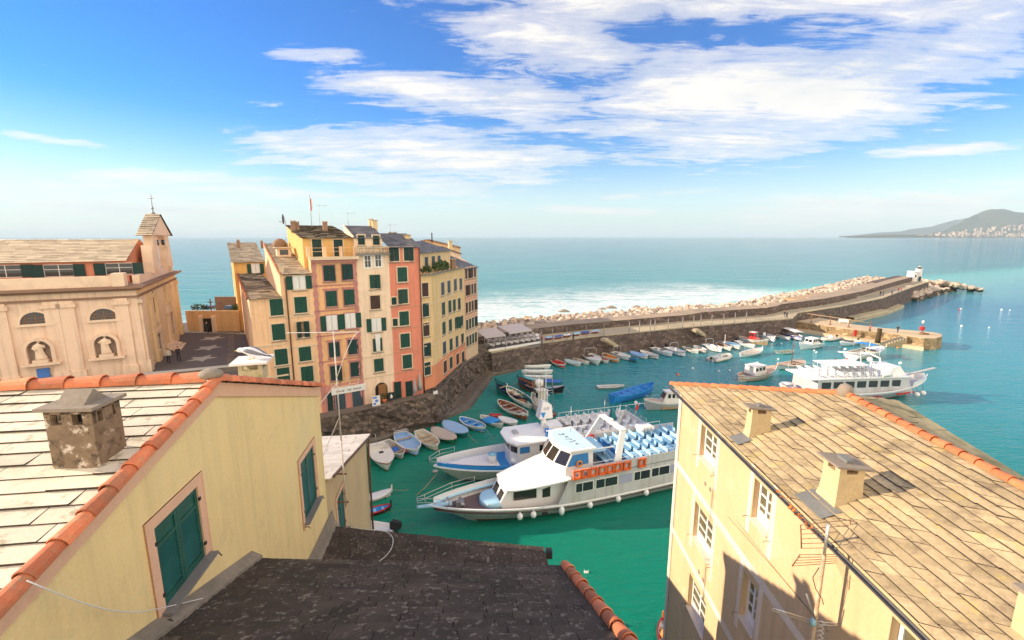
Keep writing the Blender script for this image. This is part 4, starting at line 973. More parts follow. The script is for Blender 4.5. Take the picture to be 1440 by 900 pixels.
for f, lab, r_ in ((.17, 'dark bush spilling over the left of the ochre terrace wall', 1.3), (.93, 'dark bush by the house end of the ochre terrace wall', 1.2)):
 q = ta.lerp(tb, f) - tn * 1.2; bush('bush', lab, (q.x, q.y, zt1 + .2), r_, .8, 1.1, 260, int(f * 100))
for f, lab in ((.28, 'blue awning behind the left bush on the terrace wall'), (.72, 'blue awning right of the iron cross on the terrace')):
 q = ta.lerp(tb, f) - tn * 2.0; tt = thing('awning', lab, 'awning', (q.x, q.y, zt1 - .5)); mb = MB(); mb.box((0, 0, 1.15), (1.5, 1.0, .5)); mb.build('cover', mat('faded_blue', (.10, .19, .34), .8), tt); mb = MB()
 for sx in (-1, 1): mb.box((sx * .9, 0, .5), (.08, .08, 1.2))
 mb.build('post', GREYM, tt)
la, lb = P(150, 531, 10.6), P(338, 513, 10.6)
t = thing('boundary_wall', 'low wall with pale rail along the near side of the church square', 'wall', (la.x, la.y, 9)); mb = MB(); mb.bar(la - Vector((0, 0, .9)), lb - Vector((0, 0, .9)), .35, 1.6); part(t, 'wall', mb, QTOP)
mb = MB(); mb.bar(la, lb, .42, .16); part(t, 'rail', mb, mat('pale_stone', (.45, .42, .38), .8))
# ------------------------------------------------------------------ church
CH_S = plaster('church_side_plaster', (.78, .575, .43)); CH_F = plaster('church_front_plaster', (.80, .60, .37)); CH_T = mat('church_trim', (.76, .58, .43), .85, .08, .8, stain=(.36, .29, .23), stain_amt=.35, world=True)
CH_R = plaster('church_red_plaster', (.60, .23, .14))
tc_ = thing('church', 'baroque church with open bell gable, clerestory and statues in its side wall', 'church', (*K, 10))
def cw(s, z, o=0.0): p = K + wd * s - fd * o; return Vector((p.x, p.y, z))        # on the side wall, o outwards
def cf(s, z, o=0.0): p = K + fd * s + fN * o; return Vector((p.x, p.y, z))        # on the facade
rzw = math.atan2(-wd.y, -wd.x); rzf = math.atan2(fd.y, fd.x)
SL = 46.0
mb = MB(); mb.prism([K + wd * SL, K, K + fd * .01, KE, KE + wd * SL], 9.0, zK); part(tc_, 'wall', mb, CH_S)
mb = MB(); mb.hexa([cf(.02, 9, .02), cf(23, 9, .02), cf(23, 9, -.3), cf(.02, 9, -.3)], [cf(.02, zK - .3, .02), cf(23, zK - .3, .02), cf(23, zK - .3, -.3), cf(.02, zK - .3, -.3)]); part(tc_, 'facade', mb, CH_F)
mb = MB()
for h0, h1, o in ((-1.1, -.9, .18), (-.35, -.12, .3), (-.12, .12, .75)):
 a = [K + wd * SL - fd * o, K - fd * o + fN * o, KE + fN * o + fd * o, KE + wd * SL + fd * o]
 mb.prism(a, zK + h0, zK + h1)
part(tc_, 'cornice', mb, [mat('cornice_brown', (.27, .16, .11), .85, .15, 1, world=True)])
mb = MB(); mb.prism([K + wd * SL - fd * .1, K - fd * .1 - fN * 1.6, K - fN * 1.6 + fd * .3, K + wd * SL + fd * .3], zK + .12, zK + 1.15); mb.box((*(K + wd * 1.2 + fd * .2), zK + .75), (1.2, 1.0, 1.3), rzf); part(tc_, 'parapet', mb, CH_T)
mb = MB(); mb.hexa([cf(2.2, zK + .12, 0), cf(22, zK + .12, 0), cf(22, zK + .12, -.6), cf(2.2, zK + .12, -.6)], [cf(2.2, zK + 1.0, 0), cf(22, zK + 1.0, 0), cf(22, zK + 1.0, -.6), cf(2.2, zK + 1.0, -.6)])
mb.box(tuple(cf(20.5, zK + .9, -.3)), (1.4, .9, 1.6), rzf); part(tc_, 'parapet', mb, CH_T)
def wpx(u, v): q = PV(u, v, K, K + wd); return (V2(q) - K).dot(wd), q.z
for u in (4, 79, 101, 177):
 s, z = wpx(u, 470); mb = MB()
 mb.box(tuple(cw(s, (9.5 + zK - 1.1) / 2, .06)), (1.1, .24, zK - 1.1 - 9.5), rzw); mb.box(tuple(cw(s, zK - 1.55, .12)), (1.45, .4, .35), rzw); mb.box(tuple(cw(s, 10.5, .1)), (1.35, .36, 1.0), rzw); part(tc_, 'pilaster', mb, CH_S)
for s in (.7, 5.2, 8.2, 14.2, 17.2, 22.0):
 mb = MB(); mb.box(tuple(cf(s, (9.5 + zK - 1.1) / 2, .1)), (1.0, .3, zK - 1.1 - 9.5), rzf); mb.box(tuple(cf(s, zK - 1.5, .16)), (1.35, .46, .4), rzf); mb.box(tuple(cf(s, 10.6, .15)), (1.3, .44, 1.3), rzf); part(tc_, 'pilaster', mb, CH_F if s > 1 else CH_T)
def half_disc(mb, M, r, n=16, z0=0, d=.05, mi=0, inner=0.0):
 if inner:
  vs = [];
  for rr in (inner, r):
   for y in (0, -d):
    vs += [M @ Vector((rr * math.cos(math.pi * k / n), y, z0 + rr * math.sin(math.pi * k / n))) for k in range(n + 1)]
  m_ = n + 1; fs = []
  for k in range(n):
   i0, i1, o0, o1 = k, m_ + k, 2 * m_ + k, 3 * m_ + k
   fs += [(o0, o0 + 1, o1 + 1, o1), (i0 + 1, i0, i1, i1 + 1), (i1, o1, o1 + 1, i1 + 1), (i0, i0 + 1, o0 + 1, o0)]
  fs += [(0, m_, 3 * m_, 2 * m_), (n, 2 * m_ + n, 3 * m_ + n, m_ + n)][:2]
  mb.add(vs, fs, mi)
 else:
  vs = [M @ Vector((r * math.cos(math.pi * k / n), y, z0 + r * math.sin(math.pi * k / n))) for y in (0, -d) for k in range(n + 1)]
  m_ = n + 1; mb.add(vs, [tuple(range(m_))[::-1], tuple(range(m_, 2 * m_))] + [(k, (k + 1) % m_, (k + 1) % m_ + m_, k + m_) for k in range(m_)], mi)
for (u, v, w) in ((51.6, 455, 46), (147.3, 449, 41)):
 s, z = wpx(u, v); s1, _ = wpx(u - w / 2, v); r_ = abs(s1 - s)
 M = Matrix.Translation(cw(s, z, 0)) @ Matrix.Rotation(rzw, 4, 'Z')
 mb = MB(); half_disc(mb, M, r_, d=.03); w_ = part(tc_, 'lunette_window', mb, GLASSB)
 mb = MB(); half_disc(mb, M, r_ * 1.2, d=.16, inner=r_); mb.M = M; mb.box((0, -.1, -.12), (r_ * 2.5, .24, .22)); mb.M = None; sub(tc_, w_, 'frame', mb, CH_T)
 mb = MB(); mb.M = M
 for a in (-.5, 0, .5): mb.box((a * r_ * 1.3, -.045, r_ * .38), (.06, .03, r_ * .76))
 for zz in (.22, .5): mb.box((0, -.05, r_ * zz), (2 * r_ * math.sqrt(1 - zz * zz) * .98, .03, .06))
 mb.M = None; sub(tc_, w_, 'glazing_bars', mb, RUST)
def statue(label, base, rz, seed):
 t = thing('statue', label, 'statue', base, rz); rg = random.Random(seed); mb = MB(); n = 20; rings = []
 prof = [(0, .42), (.25, .40), (.6, .34), (.95, .31), (1.25, .35), (1.45, .30), (1.55, .13), (1.62, .10)]
 for z, r_ in prof:
  ring = []
  for k in range(n):
   a = 2 * math.pi * k / n; f = 1 + (.12 * math.sin(a * 6 + z * 1.5 + seed) if z < 1.3 else 0)
   ring.append((r_ * f * math.cos(a) + .06 * math.sin(z * 2 + seed), r_ * f * .72 * math.sin(a), z))
  rings.append(ring)
 mb.loft(rings, closed_ring=True); mb.ball((.04, -.02, 1.78), .15, 12, sc=(.85, .95, 1.15))
 for sx in (-1, 1):
  up = 1 if (sx == 1) == (seed % 2 == 0) else 0
  mb.tube([(sx * .3, 0, 1.38), (sx * .42, -.1, 1.12), (sx * (.42 if up else .16), -.34, 1.3 if up else 1.0)], [.11, .09, .06], 8)
 mb.build('figure', CH_T, t); mb = MB(); mb.box((0, 0, -.15), (1.1, .7, .3)); mb.build('plinth', CH_T, t); return t
for k, (u, v, lab) in enumerate(((60.7, 509, 'stone statue in the left niche of the church side wall'), (152.5, 500.5, 'stone statue in the right niche, nearest the church front'))):
 s, z = wpx(u, v); M = Matrix.Translation(cw(s, z + 1.3, 0)) @ Matrix.Rotation(rzw, 4, 'Z')
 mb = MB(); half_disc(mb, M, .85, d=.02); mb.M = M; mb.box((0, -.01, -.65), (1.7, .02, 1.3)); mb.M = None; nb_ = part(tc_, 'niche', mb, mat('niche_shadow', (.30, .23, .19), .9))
 mb = MB(); half_disc(mb, M, 1.12, d=.5, inner=.86); mb.M = M
 for sx in (-1, 1): mb.box((sx * .99, -.25, -.65), (.26, .5, 1.3))
 mb.box((0, -.32, -1.42), (2.8, .66, .22)); mb.M = None; sub(tc_, nb_, 'surround', mb, CH_S)
 statue(lab, cw(s, z + .3, .3), rzw, k + 2)
s, z = wpx(62, 524); q = cw(s, z, .12); mb = MB(); mb.box(tuple(q), (.9, .12, .9), rzw); tag(mb.build('blue_sign', mat('plaque_blue', (.06, .18, .5)), off=q), 'small blue plaque below the left statue niche', 'sign')
def on_f(u, v): q = PV(u, v, K, KE); return (V2(q) - K).dot(fd), q.z
s, z = on_f(214.5, 428); M = Matrix.Translation(cf(s, z, .02)) @ Matrix.Rotation(rzf, 4, 'Z'); mb = MB(); mb.M = M; mb.box((0, -.02, 0), (1.5, .04, 2.0)); mb.M = None; half_disc(mb, M, .75, z0=1.0, d=.04); part(tc_, 'facade_window', mb, ROOFBROWN)
for (u, v, w, h, nm) in ((240.5, 467, 2.4, 5.2, 'main_door'), (223, 487, 1.7, 3.2, 'side_door')):
 s, z = on_f(u, v); M = Matrix.Translation(cf(s, z, .02)) @ Matrix.Rotation(rzf, 4, 'Z'); mb = MB(); mb.M = M; mb.box((0, -.04, 0), (w, .08, h)); mb.M = None; dr = part(tc_, nm, mb, BROWN_SH)
 mb = MB(); mb.M = M
 for sx in (-1, 1): mb.box((sx * (w / 2 + .25), -.12, 0), (.45, .24, h + .3))
 mb.box((0, -.16, h / 2 + .3), (w + 1.4, .34, .4)); mb.M = None; half_disc(mb, M, w * .55, z0=h / 2 + .5, d=.2, inner=w * .4); sub(tc_, dr, 'surround', mb, CH_T)
for s in (6.7, 15.8):
 M = Matrix.Translation(cf(s, 10.8, .02)) @ Matrix.Rotation(rzf, 4, 'Z'); mb = MB(); mb.M = M; mb.box((0, -.05, 0), (1.6, .1, 3.4)); mb.M = None; part(tc_, 'stone_panel', mb, mat('grey_marble_panel', (.33, .30, .27), .7, .15, 1))
mb = MB();
for k in range(4): o = 1.6 - .35 * k; mb.hexa([cf(9.2, 9.9, 0), cf(14, 9.9, 0), cf(14, 9.9, o), cf(9.2, 9.9, o)], [cf(9.2, 10.15 + .15 * k, 0), cf(14, 10.15 + .15 * k, 0), cf(14, 10.15 + .15 * k, o), cf(9.2, 10.15 + .15 * k, o)])
part(tc_, 'steps', mb, CH_T)
N0 = K + fd * 4.5
def nv(u, v, d=4.5): return PV(u, v, K + fd * d, K + fd * d + wd)
zE_ = nv(100, 368.3).z; zN0 = zK
nr_ = K + fd * 4.5 + wd * 1.3
rd = 11.5; rg_ = nv(205, 336, rd); zRg = nv(100, 336.5, rd).z
mb = MB(); mb.prism([K + fd * 4.5 + wd * SL, nr_, nr_ + fd * 14, K + fd * 18.5 + wd * SL], zK - 1, zE_); part(tc_, 'nave_wall', mb, CH_R)
mb = MB(); slab_roof(mb, (*(K + fd * 4.1 + wd * SL), zE_), (*(nr_ - fd * .4), zE_), (*(K + fd * rd + wd * SL), zRg), (*(nr_ + fd * (rd - 4.5)), zRg), .5, 1.2, .028, 41, jit=.02)
slab_roof(mb, (*(K + fd * (2 * rd - 4.5) + wd * SL), zE_), (*(nr_ + fd * (2 * rd - 9)), zE_), (*(K + fd * rd + wd * SL), zRg), (*(nr_ + fd * (rd - 4.5)), zRg), .9, 1.6, .06, 42)
nroof = part(tc_, 'nave_roof', mb, [ROOFSTONE, mat('roof_slab_edge', (.26, .20, .13), .9)])
mb = MB(); g_ = nr_ + wd * .3; mb.add([(*nr_, zE_ - .02), (*(nr_ + fd * 14), zE_ - .02), (*(nr_ + fd * (rd - 4.5)), zRg - .05), (*g_, zE_ - .02), (*(g_ + fd * 14), zE_ - .02), (*(g_ + fd * (rd - 4.5)), zRg - .05)], [(0, 1, 2), (5, 4, 3), (0, 3, 4, 1), (1, 4, 5, 2), (2, 5, 3, 0)]); part(tc_, 'nave_gable', mb, CH_R)
for (u, v) in ((8, 381.5), (83, 380.5), (168, 378)):
 q = nv(u, v); win(tc_, K + fd * 4.5 + wd * SL, nr_, 0, 0, 2.3, 1.25, 'bare', CH_R, pos=q, name='clerestory_window', sill=False)
 for sx in (-1, 1):
  qq = q + Vector((*(-wd), 0)) * (sx * 1.55) - Vector((*fd, 0)) * .08 - tc_.location
  _place(('cl', 1), leaf_mesh(.95, 1.25, GREEN_SH2), 'shutter', [o for o in tc_.children if o.name.startswith('clerestory')][-1], (sx * 1.6, -.08, 0), 0)
sb0, _ = on_f(213, 372); sb1, _ = on_f(240, 368); zb0 = zK + 1.0; sc_ = (sb0 + sb1) / 2; hw = (sb1 - sb0) / 2
zb1 = PV(226, 331, K, KE).z; zb2 = PV(229, 303, K, KE).z
bg_ = MB(); d = .9
def bgp(s, z, o): return cf(sc_ + s, z, .25 - o)
aw = hw * .46; za = zb0 + (zb1 - zb0) * .55
prof_o = [(-hw, zb0), (-aw, zb0)] + [(-aw * math.cos(math.pi * k / 10), za + aw * .9 * math.sin(math.pi * k / 10)) for k in range(11)] + [(aw, zb0), (hw, zb0), (hw * .82, zb1), (-hw * .82, zb1)]
bmx = bmesh.new()
f_ = [bmx.verts.new(bgp(s, z, 0) - tc_.location) for s, z in prof_o]
fa = bmx.faces.new(f_); ex = bmesh.ops.extrude_face_region(bmx, geom=[fa]); bmesh.ops.translate(bmx, verts=[g for g in ex['geom'] if isinstance(g, bmesh.types.BMVert)], vec=Vector((*(-fN), 0)) * d)
bmesh.ops.triangulate(bmx, faces=[f for f in bmx.faces if len(f.verts) > 4]); bmesh.ops.recalc_face_normals(bmx, faces=bmx.faces)
me = bpy.data.meshes.new('bell_gable'); bmx.to_mesh(me); bmx.free(); me.materials.append(CH_T); bgo = bpy.data.objects.new('bell_gable', me); COL.objects.link(bgo); bgo.parent = tc_
mb = MB()
q8 = [bgp(s, z, o) for o in (-.2, d + .2) for s, z in ((-hw * .95, zb1), (hw * .95, zb1), (0, zb2 - .2))]
mb.add(q8, [(0, 1, 2), (5, 4, 3), (0, 3, 4, 1), (1, 4, 5, 2), (2, 5, 3, 0)]); sub(tc_, bgo, 'pediment', mb, CH_T)
mb = MB()
for sx in (-1, 1):
 slab_roof(mb, bgp(sx * hw * 1.12, zb1 - .05, -.3), bgp(sx * hw * 1.12, zb1 - .05, d + .3), bgp(0, zb2, -.3), bgp(0, zb2, d + .3), .7, 1.0, .07, 44 + sx)
sub(tc_, bgo, 'gable_roof', mb, ROOFSTONE)
mb = MB(); q = bgp(0, zb2, d / 2); mb.lathe([(.22, 0), (.18, .2), (.06, .3)], tuple(q), 8); mb.tube([q, q + Vector((0, 0, 2.4))], .05, 6); mb.bar(q + Vector((-.35, 0, 1.9)), q + Vector((.35, 0, 1.9)), .07); mb.ball(tuple(q + Vector((0, 0, .7))), .17, 8); sub(tc_, bgo, 'iron_cross', mb, GREYM)
for s in (-.25, 0.12):
 mb = MB(); q = bgp(hw * s * 1.6, zb1 - .9, -.02); mb.M = Matrix.Translation(q) @ Matrix.Rotation(rzf, 4, 'Z'); mb.tube([(0, -.1, 0), (0, .2, 0)], .35, 12); mb.M = None; sub(tc_, bgo, 'oculus', mb, GLASSB)
mb = MB(); q = bgp(-hw - .25, zb0 + 1.4, d * .5); mb.box(tuple(q), (.5, 1.0, 3.2), rzf, taper=(.4, 1)); sub(tc_, bgo, 'buttress', mb, CH_T)
# ------------------------------------------------------------------ near houses
from mathutils.geometry import tessellate_polygon
def holed_wall(mb, A, t, outer, holes, depth=.2, th=.35, mi=0, mi_rev=0):
 """wall in the vertical plane through A along t; outer/holes in (s, z); real reveals behind each opening."""
 A = V2(A); t = V2(t); n = Vector((t.y, -t.x))
 def W(s, z, d=0.0): return Vector((A.x + t.x * s - n.x * d, A.y + t.y * s - n.y * d, z))
 loops = [[Vector((s, z, 0)) for s, z in outer]] + [[Vector((s, z, 0)) for s, z in ((h[0], h[2]), (h[1], h[2]), (h[1], h[3]), (h[0], h[3]))] for h in holes]
 flat = [p for l in loops for p in l]
 tris = tessellate_polygon(loops)
 mb.add([W(p.x, p.y) for p in flat], [tuple(tr) for tr in tris], mi)
 mb.add([W(p.x, p.y, th) for p in flat], [tuple(tr)[::-1] for tr in tris], mi)
 for l, d in [(loops[0], th)] + [(l, th) for l in loops[1:]]:
  k = len(l); vs = [W(p.x, p.y) for p in l] + [W(p.x, p.y, d) for p in l]
  mb.add(vs, [(i, (i + 1) % k, (i + 1) % k + k, i + k) for i in range(k)], mi_rev if l is not loops[0] else mi)
 return W
LHW = mat('yellow_plaster', (.82, .635, .31), .9, .07, .35, stain=(.72, .62, .36), stain_amt=.55, stain_scale=.22, streak=.26, bmp=.12, bscale=20, world=True, lich=(.50, .42, .24), lich_amt=.2, lich_scale=1.2)
PINKT = mat('pink_stucco_band', (.74, .46, .31), .85, .08, 1.2, stain=(.45, .3, .2), stain_amt=.3, world=True)
ROOFPALE = mat('pale_limestone_slab', (.71, .62, .475), .85, .10, 1.5, stain=(.30, .27, .20), stain_amt=.45, stain_scale=.8, lich=(.20, .19, .10), lich_amt=.55, lich_scale=3.5, isl=.09, bmp=.25)
ROOFDARK = mat('mossy_dark_slab', (.066, .049, .037), .92, .4, 1.4, stain=(.035, .032, .016), stain_amt=.75, stain_scale=.6, lich=(.30, .26, .21), lich_amt=.6, lich_scale=7, isl=.24, bmp=.5, bscale=14)
ROOFTAN = mat('tan_stone_slab', (.49, .375, .215), .9, .26, 2.6, stain=(.20, .145, .09), stain_amt=.8, stain_scale=1.3, lich=(.62, .47, .12), lich_amt=.4, lich_scale=2.2, isl=.17, bmp=.7, bscale=9)
ROOFMOSS = mat('mossy_tan_slab', (.36, .30, .17), .9, .2, 2.0, stain=(.17, .16, .06), stain_amt=.8, stain_scale=.7, isl=.16, bmp=.5, bscale=9)
for m_ in (ROOFPALE, ROOFTAN): EDGES[m_] = EDGEDIRT
MORTAR = mat('grey_mortar', (.26, .215, .17), .9, .2, 2, stain=(.13, .13, .09), stain_amt=.55, stain_scale=1.5, bmp=.4, bscale=12)
LA = Vector((-5.24, 3.0)); LT = Vector((-.1349, .9909)).normalized(); LN = Vector((LT.y, -LT.x))
def LW(u, v): return PV(u, v, LA, LA + LT)
def ls(p): return (V2(p) - LA).dot(LT)
pk = LW(298, 539.5); fe = LW(447, 547); ve = LW(0, 848)
pkz, fez, vez = pk.z, fe.z, ve.z
s_pk, s_fe, s_ve = ls(pk), ls(fe), ls(ve)
sl_n = (pkz - vez) / (s_pk - s_ve)                 # near slope
s_nr = -2.6; z_nr = pkz - sl_n * (s_pk - s_nr)
tL = thing('house', 'pale yellow gabled house with green louvred shutters and limestone roof at the left', 'house', (*(LA + LT * 4), 0), 0, 'near houses')
def rect(tl, tr, br, bl):
 q = [LW(*x) for x in (tl, tr, br, bl)]; return [(ls(q[0]) + ls(q[3])) / 2, (ls(q[1]) + ls(q[2])) / 2, (q[2].z + q[3].z) / 2, (q[0].z + q[1].z) / 2]
h1 = rect((215, 738.8), (277.4, 685.4), (287.5, 785.9), (229.8, 854.4)); h2 = rect((421.3, 649), (439, 629), (446.5, 702), (428, 731))
mb = MB(); holed_wall(mb, LA, LT, [(s_nr, 0), (s_fe, 0), (s_fe, fez), (s_pk, pkz), (s_nr, z_nr)], [h1, h2], .1, .4); part(tL, 'wall', mb, LHW)
R_dir = -LN; RLEN = 7.5
mb = MB(); A_ = LA + LT * s_fe; mb.prism([A_ - LN * .4, A_ - LT * .4 - LN * .4, A_ - LT * .4 - LN * RLEN, A_ - LN * RLEN], 0, fez - .05); part(tL, 'end_wall', mb, LHW)
def LP(s, z, o): p = LA + LT * s + LN * o; return Vector((p.x, p.y, z))
mb = MB(); slab_roof(mb, LP(s_nr, z_nr + .05, .12), LP(s_nr, z_nr + .05, -RLEN), LP(s_pk, pkz + .05, .12), LP(s_pk, pkz + .05, -RLEN), .31, 1.0, .035, 51, jit=.006)
slab_roof(mb, LP(s_fe + .25, fez + .0, .12), LP(s_fe + .25, fez + .0, -RLEN), LP(s_pk, pkz + .05, .12), LP(s_pk, pkz + .05, -RLEN), .42, .8, .035, 52)
lroof = part(tL, 'roof', mb, ROOFPALE)
mb = MB(); tile_run(mb, LP(s_nr, z_nr + .07, .10), LP(s_pk, pkz + .09, .10), .108, .46, 53); sub(tL, lroof, 'verge_tiles', mb, TILE)
mb = MB(); tile_run(mb, LP(s_fe + .2, fez + .04, .10), LP(s_pk, pkz + .09, .10), .11, .40, 54); sub(tL, lroof, 'far_verge_tiles', mb, TILE)
mb = MB(); tile_run(mb, LP(s_pk, pkz + .1, -.05), LP(s_pk, pkz + .1, -RLEN), .15, .62, 55); sub(tL, lroof, 'ridge_tiles', mb, TILE)
mb = MB(); q = LP(s_pk, pkz + .2, .0); mb.ball(tuple(q), .2, 12, sc=(1.2, 1, .55)); sub(tL, lroof, 'mortar_cap', mb, MORTAR)
mb = MB()          # stucco band under the verge
for (sa, za, sb, zb) in ((s_nr, z_nr, s_pk, pkz), (s_pk, pkz, s_fe, fez)):
 a, b = LP(sa, za, .03), LP(sb, zb, .03); w = .27
 mb.hexa([LP(sa, za - w, .004), LP(sb, zb - w, .004), LP(sb, zb - w, .06), LP(sa, za - w, .06)], [LP(sa, za + .03, .004), LP(sb, zb + .03, .004), LP(sb, zb + .03, .09), LP(sa, za + .03, .09)])
part(tL, 'verge_band', mb, PINKT)
SHL = mat('green_gloss_paint', (.008, .085, .062), .42, .2, 2.5, stain=(.02, .13, .11), stain_amt=.5, stain_scale=1.5, bmp=.05)
def louvre_leaf(w, h, m, name='shutter'):
 mb = MB(); st = .075
 for sx in (-1, 1): mb.box((sx * (w / 2 - st / 2), 0, 0), (st, .042, h))
 for z, hh in ((h / 2 - .05, .1), (-h / 2 + .06, .12), (h / 2 - .36, .07)): mb.box((0, .001, z), (w - 2 * st, .038, hh))
 mb.box((0, .008, h / 2 - .21), (w - 2 * st, .018, .24))
 z = -h / 2 + .15; top = h / 2 - .42
 k = int((top - z) / .062)
 for i in range(k):
  zz = z + (i + .5) * (top - z) / k
  mb.box((0, 0, zz), (w - 2 * st, .05, .010), rot=Matrix.Rotation(R(38), 3, 'X'))
 mb.box((0, .014, (z + top) / 2), (w - 2 * st, .006, top - z))
 me, mm = _mesh(mb, name, [m]); return me
def louvred_window(root, A, t, h, recess=.07, wsur=.2, parts=None, hooks=True):
 A = V2(A); t = V2(t); n = Vector((t.y, -t.x)); s0, s1, z0, z1 = h; w = s1 - s0; hh = z1 - z0; rz = math.atan2(t.y, t.x)
 def W(s, z, o): p = A + t * s + n * o; return Vector((p.x, p.y, z))
 M = Matrix.Translation(W((s0 + s1) / 2, (z0 + z1) / 2, 0)) @ Matrix.Rotation(rz, 4, 'Z')
 mb = MB(); mb.M = M
 for sx in (-1, 1): mb.box((sx * (w / 2 + wsur / 2), -.012, 0), (wsur, .03, hh + 2 * wsur)); mb.box((sx * (w / 2 + wsur - .015), -.022, 0), (.03, .03, hh + 2 * wsur))
 mb.box((0, -.012, hh / 2 + wsur / 2), (w, .03, wsur)); mb.box((0, -.022, hh / 2 + wsur - .015), (w + 2 * wsur - .06, .03, .03))
 mb.box((0, -.012, -hh / 2 - wsur / 2 - .03), (w, .03, wsur - .06))
 mb.M = None; o = part(root, 'window', mb, PINKT)
 mb = MB(); mb.M = M; mb.box((0, -.04, -hh / 2 - .02), (w + .24, .30, .045)); mb.M = None; sub(root, o, 'sill', mb, SILL)
 me = louvre_leaf(w / 2 - .006, hh - .01, SHL)
 for sx in (-1, 1):
  l = bpy.data.objects.new('shutter', me); COL.objects.link(l); l.parent = o
  l.location = M @ Vector((sx * w / 4, recess * .35, 0)) - root.location; l.rotation_euler = (0, 0, rz)
 if hooks:
  for sx in (-1, 1):
   mb = MB(); mb.M = M; x = sx * (w / 2 + .16); z = -hh / 2 - .08
   mb.tube([(x, 0, z), (x, -.17, z), (x + .01, -.2, z - .07)], .012, 6); mb.M = None; sub(root, o, 'shutter_hook', mb, DARK)
 for sx in (-1, 1):
  for zf in (.32, -.32):
   mb = MB(); mb.M = M; mb.box((sx * (w / 2 + .01), -.03, zf * hh), (.05, .03, .06)); mb.M = None; sub(root, o, 'hinge', mb, DARK)
 return o
louvred_window(tL, LA, LT, h1); louvred_window(tL, LA, LT, h2)
nrm_l = (LP(s_pk, pkz, 0) - LP(s_nr, z_nr, 0)).cross(LP(s_pk, pkz, -2) - LP(s_pk, pkz, 0)).normalized()
cA = PP(75, 658, LP(s_pk, pkz + .08, 0), nrm_l); cB = PP(141, 657, LP(s_pk, pkz + .08, 0), nrm_l)
cw_ = (cB - cA); cwl = V2(cw_).length; ct_ = V2(cw_).normalized(); cn_ = Vector((-ct_.y, ct_.x))
ctop = PV(62, 578, V2(cA), V2(cB)).z
CHM = mat('mottled_render', (.22, .155, .10), .95, .35, 2.2, stain=(.055, .042, .03), stain_amt=.92, stain_scale=6.5, lich=(.66, .58, .48), lich_amt=.85, lich_scale=4.5, bmp=.5, bscale=14)
cb = V2(cA); dpt = cwl * .8; cz = min(cA.z, cB.z) - .15
t = thing('chimney', 'big square mottled chimney with stone cap on the pale limestone roof', 'chimney', (*(cb + ct_ * cwl / 2 + cn_ * dpt / 2), cz), math.atan2(ct_.y, ct_.x), 'roof chimneys')
H_ = ctop - cz
mb = MB(); op = .22
mb.box((0, 0, (H_ - op) / 2), (cwl, dpt, H_ - op))
for x0, x1 in ((-.5, -.36), (-.14, .08), (.30, .5)):
 for y in (-1, 1): mb.box(((x0 + x1) / 2 * cwl, y * (dpt / 2 - .05), H_ - op / 2), ((x1 - x0) * cwl, .1, op))
for x in (-1, 1): mb.box((x * (cwl / 2 - .05), .02, H_ - op / 2), (.1, dpt * .35, op)); mb.box((x * (cwl / 2 - .05), -dpt * .42, H_ - op / 2), (.1, dpt * .1, op))
mb.box((0, 0, H_ - .03), (cwl, dpt, .06)); mb.build('shaft', CHM, t)
mb = MB(); mb.box((0, 0, H_ - op * .6), (cwl * .5, dpt * .5, op * .8)); mb.build('flue', DARK, t)
mb = MB(); mb.box((0, 0, H_ + .025), (cwl * 1.22, dpt * 1.25, .05)); cp = mb.build('cap', MORTAR, t)
mb = MB(); mb.add([(-cwl * .3, -.2, H_ + .05), (cwl * .3, -.2, H_ + .05), (cwl * .3, .2, H_ + .05), (-cwl * .3, .2, H_ + .05), (-cwl * .3, 0, H_ + .24), (cwl * .3, 0, H_ + .24)], [(3, 2, 1, 0), (0, 1, 5, 4), (2, 3, 4, 5), (0, 4, 3), (1, 2, 5)]); mb.build('ridge_stones', MORTAR, cp)
sx_ = PY(357, 527, 11.6); gb_ = Vector((sx_.x, sx_.y, sx_.z - .12)); gw = .56
t = thing('chimney', 'small lime-streaked chimney with a flat white slab, a gull standing on it', 'chimney', gb_, math.atan2(LT.y, LT.x) + math.pi / 2 * 0 - R(90) + R(8), 'roof chimneys')
zt_ = PY(357, 508, 11.6).z - gb_.z
mb = MB(); mb.box((0, 0, zt_ * .33), (gw, gw, zt_ * .66))
for x in (-1, 1):
 for y in (-1, 1): mb.box((x * gw * .41, y * gw * .41, zt_ * .83), (gw * .18, gw * .18, zt_ * .34))
mb.box((0, 0, zt_ * .8), (gw * .4, gw * .4, zt_ * .3)); mb.build('shaft', mat('lime_render', (.46, .42, .27), .95, .2, 3, stain=(.22, .22, .04), stain_amt=.8, stain_scale=2), t)
mb = MB(); mb.box((0, 0, zt_ + .03), (gw * 1.55, gw * 1.5, .055)); mb.build('slab', CLOTHW, t)
gz = gb_.z + zt_ + .06; t = thing('seagull', 'white and grey seagull standing on the flat slab of the small chimney', 'seagull', (gb_.x + .02, gb_.y, gz), R(4))
GW = mat('gull_white', (.78, .77, .75), .8, .04, 4); GG = mat('gull_grey', (.20, .21, .25), .8, .08, 5); YEL = mat('gull_yellow', (.7, .5, .1), .5)
mb = MB(); rings = []; n = 14
for x, z, ry, rz_ in ((-.385, .235, .012, .012), (-.36, .24, .045, .045), (-.31, .25, .062, .062), (-.25, .245, .06, .06), (-.18, .235, .085, .085), (-.08, .21, .115, .115), (.04, .185, .12, .115), (.15, .16, .09, .08), (.25, .13, .055, .04), (.34, .105, .045, .018), (.40, .09, .03, .008)):
 rings.append([(x, ry * math.cos(2 * math.pi * k / n), z + rz_ * math.sin(2 * math.pi * k / n)) for k in range(n)])
mb.loft(rings, closed_ring=True); mb.build('body', GW, t)
